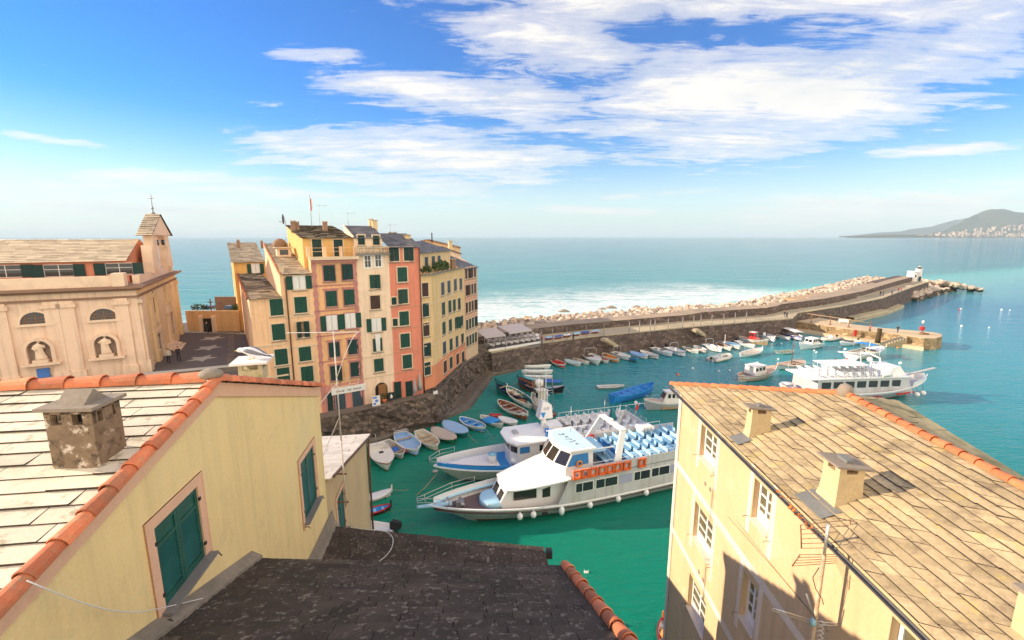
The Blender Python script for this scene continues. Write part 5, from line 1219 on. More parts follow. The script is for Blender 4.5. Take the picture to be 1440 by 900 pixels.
for sy in (-1, 1):
 mb = MB(); rings = []
 for x, z, hh, o in ((-.17, .265, .06, .10), (-.06, .262, .095, .138), (.08, .228, .095, .14), (.2, .175, .07, .105), (.34, .12, .035, .055)):
  rings.append([(x, sy * (o + .004), z + hh * .55), (x, sy * (o + .016), z), (x, sy * (o - .01), z - hh * .75), (x, sy * (o - .03), z)])
 mb.loft(rings, closed_ring=True); mb.build('wing', GG, t)
 mb = MB(); mb.hexa([(.30, sy * .05, .09), (.30, sy * .02, .09), (.49, sy * .02, .06), (.49, sy * .03, .06)], [(.30, sy * .05, .125), (.30, sy * .02, .125), (.49, sy * .02, .072), (.49, sy * .03, .072)]); mb.build('wing_tip', DARK, t)
 mb = MB(); mb.tube([(-.02 + .03 * sy, sy * .045, .13), (-.02 + .03 * sy, sy * .045, .005)], .008, 6); mb.bar((-.07 + .03 * sy, sy * .045, .006), (.0 + .03 * sy, sy * .045, .006), .03, .01); mb.build('leg', YEL, t)
 mb = MB(); mb.ball((-.345, sy * .045, .252), .008, 6); mb.build('eye', DARK, t)
mb = MB(); mb.tube([(-.38, 0, .235), (-.42, 0, .23), (-.445, 0, .218)], [.014, .011, .004], 6); mb.build('beak', YEL, t)
# --- house further along the same line (lower roof)
hs0, hs1 = s_fe + .02, ls(PV(519, 690, LA, LA + LT)); hn = LW(468.5, 665); hf = LW(517, 608)
tM = thing('house', 'buff house with white slab roof and brown corner pipe beyond the yellow gable', 'house', (*(LA + LT * (hs0 + 2)), 0), 0, 'near houses')
zn_ = hf.z + (hn.z - hf.z) * (hs1 - hs0) / (hs1 - ls(hn))
gd = LW(480, 724); sgd = ls(gd)
hole = [sgd - .55, sgd + .55, gd.z - 1.0, gd.z + 1.0]
mb = MB(); holed_wall(mb, LA, LT, [(hs0, 0), (hs1, 0), (hs1, hf.z), (hs0, zn_)], [hole], .1, .4); part(tM, 'wall', mb, mat('buff_plaster', (.58, .42, .24), .9, .08, .4, stain=(.5, .32, .22), stain_amt=.5, stain_scale=.3, streak=.3, world=True))
mb = MB(); mb.prism([LA + LT * hs1 - LN * .4, LA + LT * hs1 - LN * 9, LA + LT * (hs1 - .4) - LN * 9, LA + LT * (hs1 - .4) - LN * .4], 0, hf.z - .05); part(tM, 'end_wall', mb, MATS['buff_plaster'])
mb = MB(); slab_roof(mb, LP(hs1 + .25, hf.z, .2), LP(hs1 + .25, hf.z, -9), LP(hs0, zn_ + .1, .2), LP(hs0, zn_ + .1, -9), .42, .7, .05, 61); r_ = part(tM, 'roof', mb, mat('whitish_slab', (.56, .52, .46), .85, .08, 2, stain=(.35, .32, .27), stain_amt=.4, stain_scale=1.2, isl=.12, bmp=.3))
louvred_window(tM, LA, LT, hole, hooks=False)
mb = MB(); pts = [LP(hs1 + .1, hf.z - .15, .15), LP(hs1 - .02, hf.z - .5, .12), LP(hs1 - .05, hf.z - 1.2, .1), LP(hs1 - .05, .5, .1)]; mb.tube(pts, .06, 8); part(tM, 'downpipe', mb, PIPE)
mb = MB(); mb.bar(LP(hs0 + .3, zn_ + .02, .22), LP(hs1 + .2, hf.z - .04, .22), .07, .1); part(tM, 'verge_board', mb, PIPE)
mq = LW(472, 672); ms = ls(mq)
t = thing('aerial_mast', 'thin white rusty mast bracketed to the buff house wall, wires hanging from its crossbar', 'mast', (*LP(ms, 12.0, .32),)); top = PY(459, 466, LP(ms, 0, .32).y).z - 12.0; zb = mq.z - 12.0
mb = MB(); mb.tube([(0, 0, zb - 1.3), (0, 0, zb + 1.6)], .035, 8); mb.tube([(0, 0, zb + 1.6), (0, 0, top)], .028, 8); mb.build('pole', mat('flaking_white_steel', (.62, .58, .54), .6, .1, 2, stain=(.40, .16, .07), stain_amt=.8, stain_scale=2.2), t)
for dz in (.15, -1.1):
 mb = MB(); mb.bar((-.45, 0, zb + dz), (.12, 0, zb + dz), .05); mb.build('bracket', RUST, t)
mb = MB(); mb.bar((-1.9, .2, top - .1), (1.1, -.2, top + .02), .022); mb.build('crossbar', CLOTHW, t)
mb = MB(); pts = [(1.0 - .35 * k / 10 * 2 - .2 * (k / 10) ** 2, -.2, top - 1.75 * (k / 10) ** 1.6) for k in range(11)]; mb.tube(pts, .012, 5); mb.build('cable', CLOTHW, t)
mb = MB(); mb.bar((0, 0, zb + 2.6), (-.75, 0, zb + 1.0), .022); mb.bar((0, 0, zb + 4.0), (-1.2, .1, zb + 2.6), .03); mb.build('stay', CLOTHW, t)
# --- dark roof below us and the lower one beyond
d1 = LW(355, 786); d0 = LW(200, 903); sl_d = (d0.z - d1.z) / (ls(d1) - ls(d0)); sd1 = ls(d1); zd1 = d1.z
rr = P(795, 802, zd1 - .1); xr = V2(rr)
vx = (xr - V2(LP(sd1, 0, 0))); wl = vx.dot(LN)
tD_ = thing('house', 'house under the dark mossy slab roof with red verge tiles, just below the viewer', 'house', (*(LA + LT * 5 + LN * 3), 0), 0, 'near houses')
sNear = -2.0; zNear = zd1 + sl_d * (sd1 - sNear)
mb = MB(); slab_roof(mb, LP(sd1, zd1, .02), LP(sd1 + vx.dot(LT) * 1.0, zd1, wl), LP(sNear, zNear, .02), LP(sNear, zNear, wl), .30, .60, .028, 71, jit=.015); droof = part(tD_, 'roof', mb, ROOFDARK)
mb = MB(); tile_run(mb, LP(sNear, zNear + .05, wl - .02), LP(sd1 + vx.dot(LT), zd1 + .06, wl - .02), .11, .5, 72); sub(tD_, droof, 'verge_tiles', mb, TILE)
mb = MB(); a, b = LP(sNear, zNear + .1, .01), LP(sd1, zd1 + .1, .01); e = LP(0, 0, .22) - LP(0, 0, 0)
mb.hexa([a - Vector((0, 0, .2)), b - Vector((0, 0, .2)), b + e - Vector((0, 0, .2)), a + e - Vector((0, 0, .2))], [a + Vector((0, 0, .12)), b + Vector((0, 0, .12)), b + e - Vector((0, 0, .02)), a + e - Vector((0, 0, .02))]); part(tD_, 'flashing', mb, MORTAR)
mb = MB(); q = [LP(sNear, 0, .05), LP(sNear, 0, wl - .15), LP(sd1 + vx.dot(LT) - .25, 0, wl - .15), LP(sd1 - .25, 0, .05)]
mb.prism([V2(p) for p in q], 0, [zNear - .1, zNear - .1, zd1 - .1, zd1 - .1]); part(tD_, 'wall', mb, MATS['buff_plaster'])
tE_ = thing('house', 'lower house with a dark flat slab roof beyond the mossy one', 'house', (*(LA + LT * 10 + LN * 3), 0), 0, 'near houses')
lf = LW(466, 741); zlf = lf.z; fr_ = P(765, 771, zlf - .15); nr2 = P(768, 801, zlf + .25)
nl = LP(sd1 + .3, zlf + .35, .03); nrr = LP(sd1 + .3 + vx.dot(LT), zlf + .45, (V2(nr2) - LA).dot(LN))
mb = MB(); slab_roof(mb, LP(ls(lf), zlf, .03), fr_, nl, nrr, .42, .7, .04, 73, jit=.02); part(tE_, 'roof', mb, ROOFDARK)
mb = MB(); q = [V2(nl), V2(nrr) - LN * .2, V2(fr_) - LN * .2 - LT * .2, LA + LT * (ls(lf) - .2) + LN * .03]; mb.prism(q, 0, zlf - .25); part(tE_, 'wall', mb, MATS['buff_plaster'])
q = P(772, 778, zlf - .2); mb = MB(); mb.box(tuple(q), (.22, .3, .25)); part(tE_, 'rain_hopper', mb, DARK)
mb = MB(); a, b = LP(sd1, zlf + .5, .02), LP(ls(lf) + .2, zlf + .15, .02); e = LP(0, 0, .3) - LP(0, 0, 0); dn = Vector((0, 0, .35)); up_ = Vector((0, 0, .45))
mb.hexa([a - dn, b - dn, b + e - dn, a + e - dn], [a + up_, b + up_, b + e * .3, a + e * .3]); part(tE_, 'flashing', mb, MORTAR)
pts = []
c0, c1, c2 = LP(ls(ve) + .1, vez + .16, .2), LW(228, 853) + Vector((*LN, 0)) * .12, LW(388, 787) + Vector((*LN, 0)) * .5
for k in range(25):
 f = k / 24; p = c0.lerp(c1, f * 2) if f < .5 else c1.lerp(c2, f * 2 - 1)
 p = p - Vector((0, 0, .25 * math.sin(math.pi * (f * 2 % 1 if f < 1 else 1)))) * (1 if f < .5 else .8); pts.append(p)
for _ in range(3): pts = [pts[0]] + [(pts[i - 1] + pts[i] * 2 + pts[i + 1]) / 4 for i in range(1, 24)] + [pts[24]]
mb = MB(); mb.tube(pts, .008, 6); tag(mb.build('cable', CLOTHW, off=pts[0]), 'thin pale cable slung across the yellow wall to the dark roof', 'cable')
pts = [LW(486, 735) + Vector((*LN, 0)) * .15] + [P(u, v, zlf + z) for u, v, z in ((500, 744, .12), (525, 745, .12), (545, 747, .12), (554, 757, .14), (551, 772, .16), (541, 784, .2), (530, 791, .25))]
pp = []
for a, b in zip(pts, pts[1:]): pp += [a.lerp(b, k / 4) for k in range(4)]
for _ in range(3): pp = [pp[0]] + [(pp[i - 1] + pp[i] * 2 + pp[i + 1]) / 4 for i in range(1, len(pp) - 1)] + [pp[-1]]
mb = MB(); mb.tube(pp, .012, 6); tag(mb.build('cable', CLOTHW, off=pp[0]), 'white cable lying in a loop on the lower dark roof', 'cable')
# --- house on the right
KZ = 1.12; zEv = CAMZ - 5.87 * KZ; zRd = CAMZ - 4.62 * KZ
E1, E2 = P(943.5, 541, zEv), P(1316, 900, zEv); ed = (V2(E2) - V2(E1)).normalized(); E2 = E1 + Vector((*ed, 0)) * 19
R1, R2 = P(1188, 555, zRd), P(1440, 688, zRd); rdn = (V2(R2) - V2(R1)).normalized(); R2 = R1 + Vector((*rdn, 0)) * 15.5
zE4 = zRd - .6; E3, E4 = P(1262, 564.5, zE4), P(1440, 673, zE4); e4d = (V2(E4) - V2(E3)).normalized(); E4 = E3 + Vector((*e4d, 0)) * 17
tR = thing('house', 'pale peach house under a tan stone slab roof with orange ridge tiles at the right', 'house', (*(V2(E1) + ed * 6 + Vector((2, 0))), 0), 0, 'near houses')
mb = MB()
slab_roof(mb, E1, E2, R1, R2, .31, .62, .042, 81, jit=.022, gap=.008)
mbb = MB(); slab_roof(mbb, E3, E4, R1, R2, .36, .95, .04, 82, jit=.012)
slab_roof(mb, E1, E3, R1, R1 + Vector((.02, 0, 0)), .40, .8, .04, 83)
rroof = part(tR, 'roof', mb, ROOFTAN); part(tR, 'far_roof_slope', mbb, [ROOFMOSS, EDGEDIRT])
OT = mat('fresh_terracotta', (.60, .18, .075), .8, .15, 4, stain=(.45, .16, .08), stain_amt=.4, stain_scale=2, isl=.18, bmp=.2)
for nm, a, b, sd_ in (('hip_tiles', E1, R1, 84), ('ridge_tiles', R2, R1, 86)):
 mb = MB(); tile_run(mb, a + Vector((0, 0, .05)), b + Vector((0, 0, .05)), .105, .40, sd_); sub(tR, rroof, nm, mb, OT)
mb = MB(); mb.lathe([(.22, -.1), (.24, .15), (.17, .32), (.05, .38)], tuple(R1), 12); sub(tR, rroof, 'mortar_cap', mb, MORTAR)
rt = ed; rA = V2(E1) + Vector((.30, -.30)); rnn = Vector((rt.y, -rt.x))
def RW(u, v): return PV(u, v, rA, rA + rt)
def rs(p): return (V2(p) - rA).dot(rt)
def rrect(tl, bl, br):
 a, b, c = RW(*tl), RW(*bl), RW(*br); return [(rs(a) + rs(b)) / 2, rs(c), (b.z + c.z) / 2, a.z]
holes = [rrect((987, 596), (983, 645), (1004.5, 662)), rrect((978, 704), (973.5, 759), (998, 789)), rrect((1061, 671), (1056.7, 730), (1079, 756)), rrect((1046, 803), (1039, 872), (1059, 891))]
for h in holes:
 if h[3] > zEv - .45: h[3] = zEv - .45
holes.append([rs(RW(1254, 872)), rs(RW(1254, 872)) + 1.05, RW(1254, 872).z - 1.4, RW(1254, 872).z + .1])
holes.append([holes[3][0] + .0, holes[3][1], holes[3][2] - 3.3, holes[3][3] - 3.3]); holes.append([holes[1][0], holes[1][1], holes[1][2] - 3.3, holes[1][3] - 3.3])
RPL = mat('peach_cream_plaster', (.61, .44, .265), .9, .06, .4, stain=(.62, .40, .21), stain_amt=.45, stain_scale=.3, streak=.32, bmp=.1, bscale=18, world=True, lich=(.74, .58, .42), lich_amt=.35, lich_scale=.9)
mb = MB(); holed_wall(mb, rA, rt, [(0, 0), (18.4, 0), (18.4, zEv - .06), (0, zEv - .06)], holes, .3, .42); part(tR, 'wall', mb, RPL)
bq = V2(E3) + Vector((-.5, -.5))
mb = MB(); mb.prism([rA + rt * .42 - rnn * .42 * 0, rA + (bq - rA) * 1.0 + rt * .4, bq, rA + Vector((.0, 0))][::-1], 0, zEv - .06); part(tR, 'end_wall', mb, RPL)
BANDM = mat('white_painted_band', (.72, .62, .52), .85, .08, 1, stain=(.66, .48, .32), stain_amt=.5, stain_scale=.5, world=True)
def RQ(s, z, o): p = rA + rt * s + rnn * o; return Vector((p.x, p.y, z))
def rband(s0, s1, z0, z1, o=.006):
 mb.hexa([RQ(s0, z0, -.002), RQ(s1, z0, -.002), RQ(s1, z0, o), RQ(s0, z0, o)], [RQ(s0, z1, -.002), RQ(s1, z1, -.002), RQ(s1, z1, o), RQ(s0, z1, o)])
zc = [RW(970, 682).z]
for k, dz in enumerate((0, -3.3)):
 mb = MB(); rband(0, 18.3, zc[0] + dz, zc[0] + dz + .28, .008); part(tR, 'painted_band', mb, BANDM)
for (a, b) in ((holes[0], holes[1]), (holes[2], holes[3])):
 for h in (a, b):
  for s0, s1 in ((min(h[0], h[0]) - .26, h[0] - .05), (h[1] + .05, h[1] + .26)):
   mb = MB(); rband(s0, s1, h[2] - .55, min(h[3] + .35, zEv - .08), .005); part(tR, 'painted_band', mb, BANDM)
mb = MB(); rband(.02, .32, 0, zEv - .1, .007); part(tR, 'painted_band', mb, BANDM)
WF = mat('white_window_paint', (.80, .78, .74), .4, .04, 2, bmp=.02)
for h in holes:
 s0, s1, z0, z1 = h; w = s1 - s0; hh = z1 - z0; M = Matrix.Translation(RQ((s0 + s1) / 2, (z0 + z1) / 2, -.2)) @ Matrix.Rotation(math.atan2(rt.y, rt.x), 4, 'Z')
 mb = MB(); mb.M = M
 for x in (-w / 2 + .05, 0, w / 2 - .05): mb.box((x, 0, 0), (.1, .06, hh))
 for z in (-hh / 2 + .05, hh / 2 - .05): mb.box((0, .001, z), (w, .058, .1))
 mb.box((0, .001, -hh / 2 + .22), (w, .05, .26))
 for z in (-hh * .1, hh * .16): mb.box((0, .002, z), (w, .05, .045))
 mb.M = None; o = part(tR, 'window', mb, WF)
 mb = MB(); mb.M = M; mb.box((0, .02, 0), (w - .02, .01, hh - .02)); mb.M = None; sub(tR, o, 'pane', mb, mat_glass('olive_glass', (.11, .10, .06), .12))
 mb = MB(); mb.M = M; mb.box((0, -.13, -hh / 2 + .02), (w - .004, .27, .04)); mb.M = None; sub(tR, o, 'sill', mb, BANDM)
 for sx in (-1, 1):
  mb = MB(); mb.M = M; x = sx * (w / 2 + .14); mb.tube([(x, -.2, -hh / 2), (x, -.36, -hh / 2), (x, -.38, -hh / 2 - .06)], .010, 6); mb.M = None; sub(tR, o, 'shutter_hook', mb, RUST)
for (u, v) in ((992, 680), (999, 688), (983, 804), (989, 815)):
 q = RW(u, v); M = Matrix.Translation(q) @ Matrix.Rotation(math.atan2(rt.y, rt.x), 4, 'Z'); mb = MB(); mb.M = M; mb.tube([(0, .05, 0), (0, -.012, 0)], .085, 12); mb.M = None; part(tR, 'vent', mb, MORTAR)
mb = MB(); gs = []
for f in (0, 1):
 c = E1.lerp(E2, f) - Vector((.10, 0, .05)); gs.append([(c.x + .075 * math.cos(a), c.y, c.z + .075 * math.sin(a)) for a in [math.pi + math.pi * k / 8 for k in range(9)]] + [(c.x + .06 * math.cos(a), c.y, c.z + .06 * math.sin(a)) for a in [2 * math.pi - math.pi * k / 8 for k in range(9)]])
mb.loft(gs, closed_ring=True, smooth=False); part(tR, 'gutter', mb, mat('gutter_zinc', (.10, .095, .09), .5, .2, 2, stain=(.3, .28, .24), stain_amt=.5, stain_scale=1.5))
mb = MB(); rg = random.Random(8); gsx = []
for k in range(46):
 f = ((P(1097 + 55 * rg.random() ** .8, 690, zEv) - E1).length) / 19 * rg.uniform(.97, 1.03);
 q = PP(1092 + (k / 46) * 52 + rg.uniform(-3, 3), 686 + (k / 46) * 64 + rg.uniform(-3, 3), E1 + Vector((0, 0, .06)), Vector((0, 0, 1)))
 a = Vector((rg.uniform(-1, 1), rg.uniform(-1, 1), rg.uniform(-.3, .6))).normalized(); s = rg.uniform(.03, .08); b_ = a.cross(Vector((0, .3, 1))).normalized()
 mb.add([q - a * s, q + b_ * s * .6, q + a * s, q - b_ * s * .6], [(0, 1, 2, 3)])
tag(mb.build('dry_leaves', mat('dry_leaf', (.62, .17, .03), .8, .3, 5), off=tuple(E1), fix=False), 'orange dry leaves caught in the gutter of the right house', 'leaves', kind='stuff')
nr_r = (E2 - E1).cross(R1 - E1).normalized(); nr_r = nr_r if nr_r.z > 0 else -nr_r
CHR = mat('cream_chimney_render', (.58, .45, .26), .9, .12, 2.5, stain=(.36, .27, .15), stain_amt=.5, stain_scale=1.6, bmp=.25)
LEAD = mat('lead_sheet', (.20, .205, .19), .6, .15, 3, metal=.2)
for (bl_, br_, bk_, tz, lab) in (((1045, 611), (1056, 618.5), (1085, 605.5), 578, 'smaller cream chimney near the far corner of the tan slab roof'), ((1149, 693), (1174, 718.5), (1215, 703), 662, 'larger cream chimney halfway along the tan slab roof')):
 a, b, c = (PP(*x, E1 + Vector((0, 0, .04)), nr_r) for x in (bl_, br_, bk_))
 w1 = V2(b - a).length; w2 = V2(c - b).length
 w1 = w1 * .92; ctr = V2(a) + (V2(c) - V2(a)) * .5
 topz = PV(br_[0], tz, V2(b), V2(b) + Vector((1, 0))).z
 bz = min(a.z, b.z) - .1; t = thing('chimney', lab, 'chimney', (*ctr, bz), math.atan2(ed.y, ed.x), 'roof chimneys')
 h = topz - bz; mb = MB(); rings = []
 wx, wy = w1, w2                     # local x runs along the eave, y up the slope
 for f, k in ((0, 1.12), (.12, 1.02), (.3, .9), (.6, .84), (.86, .84)):
  z = f * h; rings.append([(sx * wx / 2 * k, sy * wy / 2 * k, z) for sx, sy in ((-1, -1), (1, -1), (1, 1), (-1, 1))])
 mb.loft(rings, closed_ring=True, smooth=False)
 for sx in (-1, 1):
  for sy in (-1, 1): mb.box((sx * wx * .42 * .72, sy * wy * .42 * .72, h * .93), (wx * .84 * .28, wy * .84 * .28, h * .14))
 mb.build('shaft', CHR, t); mb = MB(); mb.box((0, 0, h * .9), (wx * .4, wy * .4, h * .16)); mb.build('flue', RUST, t)
 mb = MB(); mb.box((0, 0, h + .022), (wx * 1.15, wy * 1.2, .05), rot=Matrix.Rotation(R(-5), 3, 'X')); cp = mb.build('cap', MORTAR, t)
 mb = MB(); mb.box((0, 0, h + .085), (wx * .5, wy * .22, .09)); mb.build('cap_stone', LEAD, cp)
 rx = Vector((*ed, 0)); ry = nr_r.cross(rx)
 if ry.x < 0: ry = -ry
 q0 = (a + b) / 2 - ry * .02
 mb = MB(); q = [q0 - rx * w1 * .75 - ry * .42, q0 + rx * w1 * .75 - ry * .42, q0 + rx * w1 * .75 + ry * .05, q0 - rx * w1 * .75 + ry * .05]
 mb.slab([x + nr_r * .035 for x in q], .02); tag(mb.build('lead_flashing', LEAD, off=tuple(q0)), 'grey lead sheet laid before the %s chimney on the tan roof' % ('smaller' if 'smaller' in lab else 'larger'), 'flashing')
q = PP(1436, 905, E1, nr_r); t = thing('chimney', 'cream chimney edge at the bottom right corner of the photo', 'chimney', (q.x + .28, q.y - .05, q.z - .2), 0, 'roof chimneys'); mb = MB(); mb.box((0, 0, .45), (.5, .5, 1.1)); mb.build('shaft', CHR, t); mb = MB(); mb.box((0, 0, 1.03), (.62, .62, .06)); mb.build('cap', MORTAR, t)
my = 8.9; mt = PY(1165, 737, my); t = thing('television_aerial', 'rusty television mast with grid and loop aerials before the peach wall', 'aerial', (mt.x, mt.y, mt.z - 3.2)); H0 = 3.2
mb = MB(); mb.tube([(0, 0, -2.5), (0, 0, H0 - .75)], .045, 10); mb.build('mast', mat('peeling_mast', (.56, .42, .28), .7, .2, 4, stain=(.30, .12, .05), stain_amt=.8, stain_scale=3), t)
mb = MB(); mb.tube([(0, 0, H0 - .85), (0, 0, H0)], .032, 10); mb.build('upper_mast', STEEL, t)
def pz(u, v): q = PY(u, v, my - .05); return Vector((q.x - t.location.x, q.y - t.location.y, q.z - t.location.z))
for quad, nb, nm in ((((1114, 796), (1125, 780), (1203, 795), (1191, 807)), 5, 'reflector_grid'), (((1127, 771), (1126, 738), (1206, 745), (1207, 785)), 6, 'reflector_grid')):
 a, b, c, d = [pz(*x) for x in quad]; mb = MB(); c = c + Vector((.1, .35, 0)); d = d + Vector((.1, .35, 0))
 mb.tube([a, b], .014, 6); mb.tube([d, c], .014, 6)
 for k in range(nb): f = k / (nb - 1); mb.tube([a.lerp(b, f), d.lerp(c, f)], .007, 5)
 mb.build(nm, RUST, t)
mb = MB(); a, b = pz(1134, 835), pz(1147, 872); mb.tube([a, b], .018, 6); mb.build('boom', GREYM, t)
c = pz(1143.5, 875); mb = MB(); mb.ball(tuple(c), .085, 10, sc=(.8, .8, 1.15)); mb.build('junction_box', mat('pale_blue_plastic', (.30, .58, .70), .4), t)
for e in ((1087, 857), (1205, 882)):
 e_ = pz(*e); mb = MB(); dv = Vector((0, 0, .035)); mb.tube([c + dv, e_ + dv, e_ + (e_ - c).normalized() * .03, e_ - dv, c - dv], .010, 6); mb.build('folded_dipole', STEEL, t)
mb = MB(); pts = [pz(1152, 798), pz(1143, 812), pz(1147, 828), pz(1156, 842), pz(1158, 850)]; mb.tube(pts, .009, 6); mb.build('cable', DARK, t)
mb = MB(); w0 = RW(1156, 890); mb.bar((0, 0, -.6), (w0.x - t.location.x, 0, -.6), .04); mb.bar((0, 0, -1.4), (w0.x - t.location.x, 0, -1.4), .04); mb.build('bracket', RUST, t)
c = pz(1149, 888); mb = MB();
for k in range(5): mb.tube([c + Vector((.05 * math.cos(k), -.05, .12 * k - .3)), c + Vector((.1, -.08, .12 * k - .22)), c + Vector((.02, -.05, .12 * k - .15))], .012, 5)
mb.build('cable_knot', CLOTHW, t)
q0, q1 = RW(1035, 727) - Vector((.25, 0, 0)), RW(1090, 800) - Vector((.02, 0, 0)); pts = [q0.lerp(q1, k / 6) for k in range(7)] + [RW(1165, 889) - Vector((.02, 0, 0))]
mb = MB(); mb.tube(pts, .008, 5); tag(mb.build('clothes_wire', RUST, off=tuple(q0)), 'thin rusty wire stretched slantwise down the peach wall', 'wire')
# ------------------------------------------------------------------ breakwater
JW = [Vector(p) for p in ((-3.6, 77), (5.6, 84.5), (15.8, 89.9), (38.8, 99.7), (69.5, 111), (74, 116.3), (91.5, 125.8), (116.7, 142.5), (152, 172), (176, 192))]
JZ = [4, 4, 4, 4, 4, 4.5, 4.7, 4.8, 5.2, 5.2]
def poly_n(pts):
 out = []
 for i in range(len(pts)):
  a = pts[max(0, i - 1)]; b = pts[min(len(pts) - 1, i + 1)]; t = (b - a).normalized(); out.append(Vector((-t.y, t.x)))
 return out
JN = poly_n(JW)
def densify(pts, zs, k=6):
 P2, Z2 = [], []
 for i in range(len(pts) - 1):
  for q in range(k): f = q / k; P2.append(pts[i].lerp(pts[i + 1], f)); Z2.append(zs[i] + (zs[i + 1] - zs[i]) * f)
 return P2 + [pts[-1]], Z2 + [zs[-1]]
JD, JDZ = densify(JW, JZ); JDN = poly_n(JD)
for _ in range(3): JDN = [JDN[0]] + [((JDN[i - 1] + JDN[i] + JDN[i + 1]) / 3).normalized() for i in range(1, len(JDN) - 1)] + [JDN[-1]]
nJ = len(JD)
PW = [6.5 if i <= 26 else 4.0 if i < 40 else 5.0 for i in range(nJ)]        # promenade width
for _ in range(4): PW = [PW[0]] + [(PW[i - 1] + PW[i] + PW[i + 1]) / 3 for i in range(1, nJ - 1)] + [PW[-1]]
PHt = [1.5 if i < 20 else 1.9 for i in range(nJ)]
JSTONE = mat_stone('breakwater_stone', (.105, .075, .065), (.24, .175, .15), .9, stretch=(1, 1, 1.8))
JTOP = mat('promenade_concrete', (.44, .37, .25), .9, .12, .25, stain=(.25, .21, .15), stain_amt=.6, stain_scale=.15, world=True, bmp=.15)
JCROWN = mat('breakwater_crown', (.36, .28, .20), .9, .15, .2, stain=(.20, .17, .14), stain_amt=.6, stain_scale=.12, world=True)
def jp(i, o, z): p = JD[i] + JDN[i] * o; return (p.x, p.y, z)
tJ = thing('breakwater', 'long stone breakwater with promenade and parapet closing the harbour', 'breakwater', (5, 84, 0))
def jstrip(name, m, fa, fb, i0=0, i1=None):
 mb = MB(); i1 = nJ if i1 is None else i1
 a = [fa(i) for i in range(i0, i1)]; b = [fb(i) for i in range(i0, i1)]; k = len(a)
 mb.add(a + b, [(i, i + 1, k + i + 1, k + i) for i in range(k - 1)]); return part(tJ, name, mb, m)
jstrip('harbour_wall', JSTONE, lambda i: jp(i, -.5, -1.5), lambda i: jp(i, 0, JDZ[i]))
mb = MB(); rr_ = []
for i in range(nJ): rr_.append([jp(i, -.06, JDZ[i] - .02), jp(i, -.06, JDZ[i] + .22), jp(i, .42, JDZ[i] + .22), jp(i, .42, JDZ[i] - .02)])
mb.loft(rr_, closed_ring=True, smooth=False); part(tJ, 'coping', mb, JTOP)
tag(jstrip('promenade', JTOP, lambda i: jp(i, .4, JDZ[i]), lambda i: jp(i, PW[i], JDZ[i] + .05)), kind=None)
jstrip('parapet', JSTONE, lambda i: jp(i, PW[i], JDZ[i]), lambda i: jp(i, PW[i] + .15, JDZ[i] + PHt[i]))
CWd = [3.0 if i < 8 else 4.2 if i < 26 else 2.2 if i < 36 else 5.0 for i in range(nJ)]
mb = MB(); rr_ = [[jp(i, PW[i] + .1, JDZ[i] + PHt[i] + .004), jp(i, PW[i] + CWd[i], JDZ[i] + PHt[i] + .1), jp(i, PW[i] + CWd[i] + .1, JDZ[i] + PHt[i] - 2)] for i in range(nJ)]
mb.loft(rr_, caps=False, smooth=False); part(tJ, 'crown', mb, JCROWN)
mb = MB(); rr_ = [[jp(i, .2, .55), jp(i, -1.6, .5), jp(i, -1.8, -1)] for i in range(8, 27)]; mb.loft(rr_, caps=False, smooth=False); part(tJ, 'mooring_shelf', mb, LEDGE)
mb = MB(); rr_ = [[jp(i, .2, .9), jp(i, -2.0, .85), jp(i, -2.2, -1)] for i in range(30, 46)]; mb.loft(rr_, caps=False, smooth=False); part(tJ, 'landing_shelf', mb, JTOP)
mb = MB(); rr_ = [[jp(i, -.2, 1.5), jp(i, -2.1, 1.45), jp(i, -2.3, .8)] for i in range(37, 43)]; mb.loft(rr_, caps=False, smooth=False); part(tJ, 'landing_steps', mb, JTOP)
for (u0, v0, u1, v1) in ((1071, 449, 1061, 463), (848, 475, 870, 488), (976, 462, 993, 474)):
 a = P(u0, v0, 4.0); b = P(u1, v1, .8); mb = MB(); k = 9
 nrm2 = (V2(a) - V2(b)); out2 = Vector((.45, -.9, 0)).normalized()
 for q in range(k):
  f = q / (k - 1); c = a.lerp(b, f) + out2 * .5; mb.box((c.x, c.y, c.z - .25), ((V2(a) - V2(b)).length / k * 1.25 + .25, 1.1, .5), math.atan2(nrm2.y, nrm2.x))
 part(tJ, 'stair', mb, JTOP)
mb = MB(); mb.prism([JD[i] + JDN[i] * PW[i] for i in range(41, nJ)] + [JD[i] + JDN[i] * (PW[i] + 9) for i in range(nJ - 1, 40, -1)], 2.0, 5.35); part(tJ, 'head_terrace', mb, mat('grey_terrace', (.30, .28, .27), .9, .1, .3, world=True))
mb = MB(); mb.prism([JD[i] + JDN[i] * (PW[i] + 3.5) for i in (46, 48, 50, 52, 54)] + [JD[i] + JDN[i] * (PW[i] + 6) for i in (54, 52, 50, 48, 46)], 4, 7.2); part(tJ, 'head_wall', mb, JSTONE)
mb = MB(); mb.prism([JD[i] + JDN[i] * (PW[i] + 1) for i in (34, 36, 38, 40)] + [JD[i] + JDN[i] * (PW[i] + 8) for i in (40, 38, 36, 34)], 3, 6.3); part(tJ, 'side_terrace', mb, mat('ochre_terrace', (.42, .29, .17), .9, .1, .3, world=True))
RAILG = 'lamp posts along the breakwater promenade'
lamp0 = None
